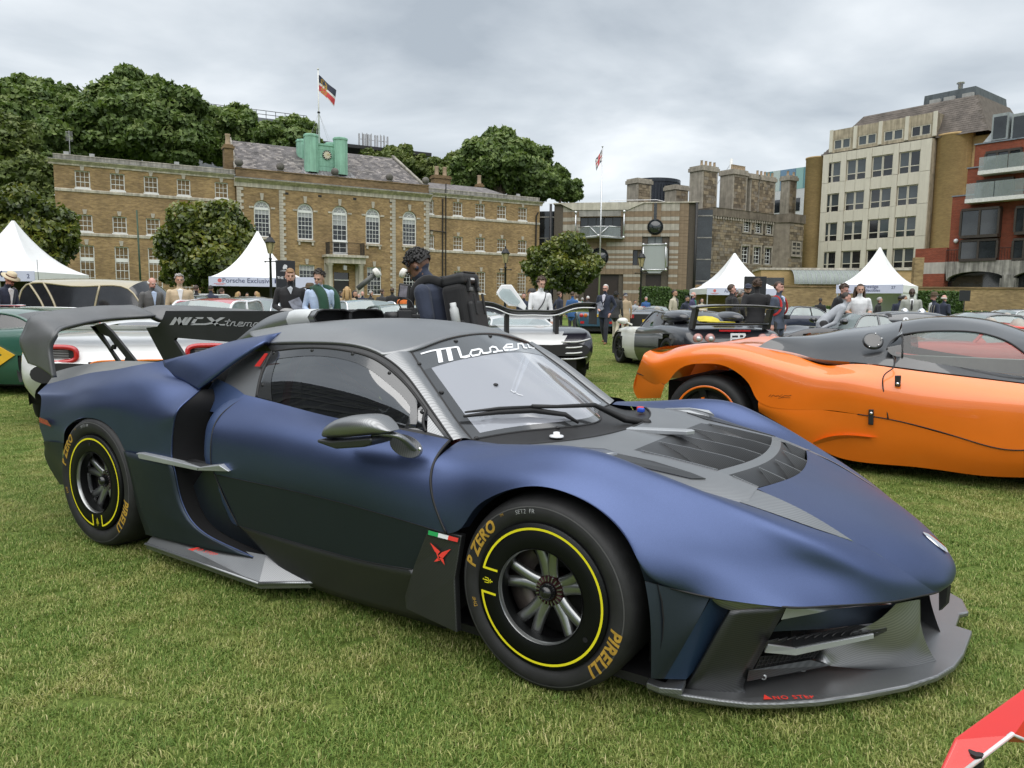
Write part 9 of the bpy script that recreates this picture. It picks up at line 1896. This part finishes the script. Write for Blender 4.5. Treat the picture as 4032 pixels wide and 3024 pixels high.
# ================================================================== grass blades over the near lawn
def grass():
 m,t,b=nodes('grass_blade');MT['grass_blade']=m
 a=t.nodes.new('ShaderNodeAttribute');a.attribute_name='leaf_tone'
 n1=noise(t,.9,4,'World');n2=noise(t,5.,3,'World')
 c1=ramp(t,a.outputs['Fac'],[(0,(.09,.165,.028)),(.4,(.18,.275,.055)),(.66,(.31,.37,.10)),(.85,(.50,.49,.20)),(1,(.64,.58,.32))])
 c2=ramp(t,a.outputs['Fac'],[(0,(.15,.20,.045)),(.35,(.31,.34,.09)),(.7,(.52,.49,.21)),(1,(.68,.61,.36))])
 f=t.nodes.new('ShaderNodeMath');f.operation='ADD';t.links.new(n1,f.inputs[0]);t.links.new(n2,f.inputs[1])
 fr=ramp(t,f.outputs[0],[(.46,(0,0,0)),(.62,(.8,.8,.8))]);
 fr_f=t.nodes.new('ShaderNodeMapRange');fr_f.inputs[1].default_value=.9;fr_f.inputs[2].default_value=1.22;t.links.new(f.outputs[0],fr_f.inputs[0])
 c=mixc(t,fr_f.outputs[0],c1,c2);t.links.new(c,b.inputs['Base Color']);b.inputs['Roughness'].default_value=.55;b.inputs['Specular IOR Level'].default_value=.3
 tl=t.nodes.new('ShaderNodeBsdfTranslucent');t.links.new(c,tl.inputs[0]);mx=t.nodes.new('ShaderNodeMixShader');mx.inputs[0].default_value=.3;o=t.nodes['Material Output'];t.links.new(b.outputs[0],mx.inputs[1]);t.links.new(tl.outputs[0],mx.inputs[2]);t.links.new(mx.outputs[0],o.inputs[0])
 T=.5;patches=[]
 for k in range(5):
  n=6400 if k < 3 else 3200;wd=(.0031 if k < 3 else .0055)
  P=rng.random((n,2))*T-T/2;h=rng.uniform(.010,.023,n)*(1+.25*np.sin(P[:,0]*21+k)*np.sin(P[:,1]*17));az_=rng.uniform(0,2*PI,n);ln=rng.uniform(.2,1.25,n)*h*1.1
  d=np.stack([np.cos(az_),np.sin(az_),0*az_],-1);s=np.stack([-d[:,1],d[:,0],0*az_],-1)*(wd*rng.uniform(.6,1.3,n)/2)[:,None]
  p0=np.concatenate([P,np.zeros((n,1))-.004],1);p1=p0+d*(ln*.4)[:,None];p1[:,2]=h*.62;p2=p0+d*ln[:,None];p2[:,2]=h*rng.uniform(.6,1.,n)
  Vv=np.stack([p0-s,p0+s,p1+s*.9,p1-s*.9,p2],1).reshape(-1,3);b0=np.arange(n)*5
  me=bpy.data.meshes.new('grass_tuft');me.vertices.add(n*5);me.loops.add(n*7);me.polygons.add(n*2)
  me.vertices.foreach_set('co',Vv.reshape(-1).astype(np.float32));li=np.stack([b0,b0+1,b0+2,b0+3,b0+3,b0+2,b0+4],1).reshape(-1);me.loops.foreach_set('vertex_index',li.astype(np.int32))
  ls=np.stack([np.arange(n)*7,np.arange(n)*7+4],1).reshape(-1);me.polygons.foreach_set('loop_start',ls.astype(np.int32));me.polygons.foreach_set('loop_total',np.tile([4,3],n).astype(np.int32))
  at_=me.attributes.new('leaf_tone','FLOAT','POINT');at_.data.foreach_set('value',np.repeat(np.clip(rng.beta(1.6,2.4,n),0,1),5).astype(np.float32));me.materials.append(m);me.update()
  patches.append(bpy.data.objects.new('grass_tuft',me))
 pts=[]
 for zone,(d0,d1,step) in enumerate(((1.2,9.5,.44),(9.5,32.,.5))):
  D=d0
  X=np.arange(-40,40,step)
  for dd in np.arange(d0,d1,step):
   for x in X:
    if abs(x) > dd*.74+1.0:continue
    q=CAM+FH*dd+RH*x;pts.append((q[0]+rng.uniform(-.05,.05),q[1]+rng.uniform(-.05,.05),.0,zone))
 pts=np.array(pts);me=bpy.data.meshes.new('grass');me.vertices.add(len(pts));me.vertices.foreach_set('co',pts[:,:3].reshape(-1).astype(np.float32))
 zi_=np.where(pts[:,3] == 0,rng.integers(0,3,len(pts)),rng.integers(3,5,len(pts))).astype(np.int32);a1=me.attributes.new('pick','INT','POINT');a1.data.foreach_set('value',zi_)
 a2=me.attributes.new('spin','FLOAT','POINT');a2.data.foreach_set('value',rng.uniform(0,2*PI,len(pts)).astype(np.float32));a3=me.attributes.new('grow','FLOAT','POINT');a3.data.foreach_set('value',np.where(pts[:,3] == 0,rng.uniform(.9,1.12,len(pts)),rng.uniform(1.1,1.3,len(pts))).astype(np.float32))
 g=obj('grass',me);tag(g,kind='stuff')
 ng=bpy.data.node_groups.new('grass_cover','GeometryNodeTree');ng.interface.new_socket('Geometry',in_out='INPUT',socket_type='NodeSocketGeometry');ng.interface.new_socket('Geometry',in_out='OUTPUT',socket_type='NodeSocketGeometry')
 n_=ng.nodes.new;L=ng.links.new;gi,go=n_('NodeGroupInput'),n_('NodeGroupOutput');io=n_('GeometryNodeInstanceOnPoints');m2p=n_('GeometryNodeMeshToPoints');L(gi.outputs[0],m2p.inputs[0]);L(m2p.outputs[0],io.inputs['Points'])
 jn=n_('GeometryNodeJoinGeometry')
 for p_ in reversed(patches):
  oi=n_('GeometryNodeObjectInfo');oi.inputs['Object'].default_value=p_;oi.inputs['As Instance'].default_value=True;L(oi.outputs['Geometry'],jn.inputs[0])
 L(jn.outputs[0],io.inputs['Instance']);io.inputs['Pick Instance'].default_value=True
 def na(name,tp):q=n_('GeometryNodeInputNamedAttribute');q.data_type=tp;q.inputs['Name'].default_value=name;return q.outputs['Attribute']
 L(na('pick','INT'),io.inputs['Instance Index']);cx_=n_('ShaderNodeCombineXYZ');L(na('spin','FLOAT'),cx_.inputs[2]);L(cx_.outputs[0],io.inputs['Rotation']);cs=n_('ShaderNodeCombineXYZ');gr_=na('grow','FLOAT');[L(gr_,cs.inputs[i]) for i in range(3)];L(cs.outputs[0],io.inputs['Scale']);L(io.outputs[0],go.inputs[0])
 md_=g.modifiers.new('cover','NODES');md_.node_group=ng
grass()
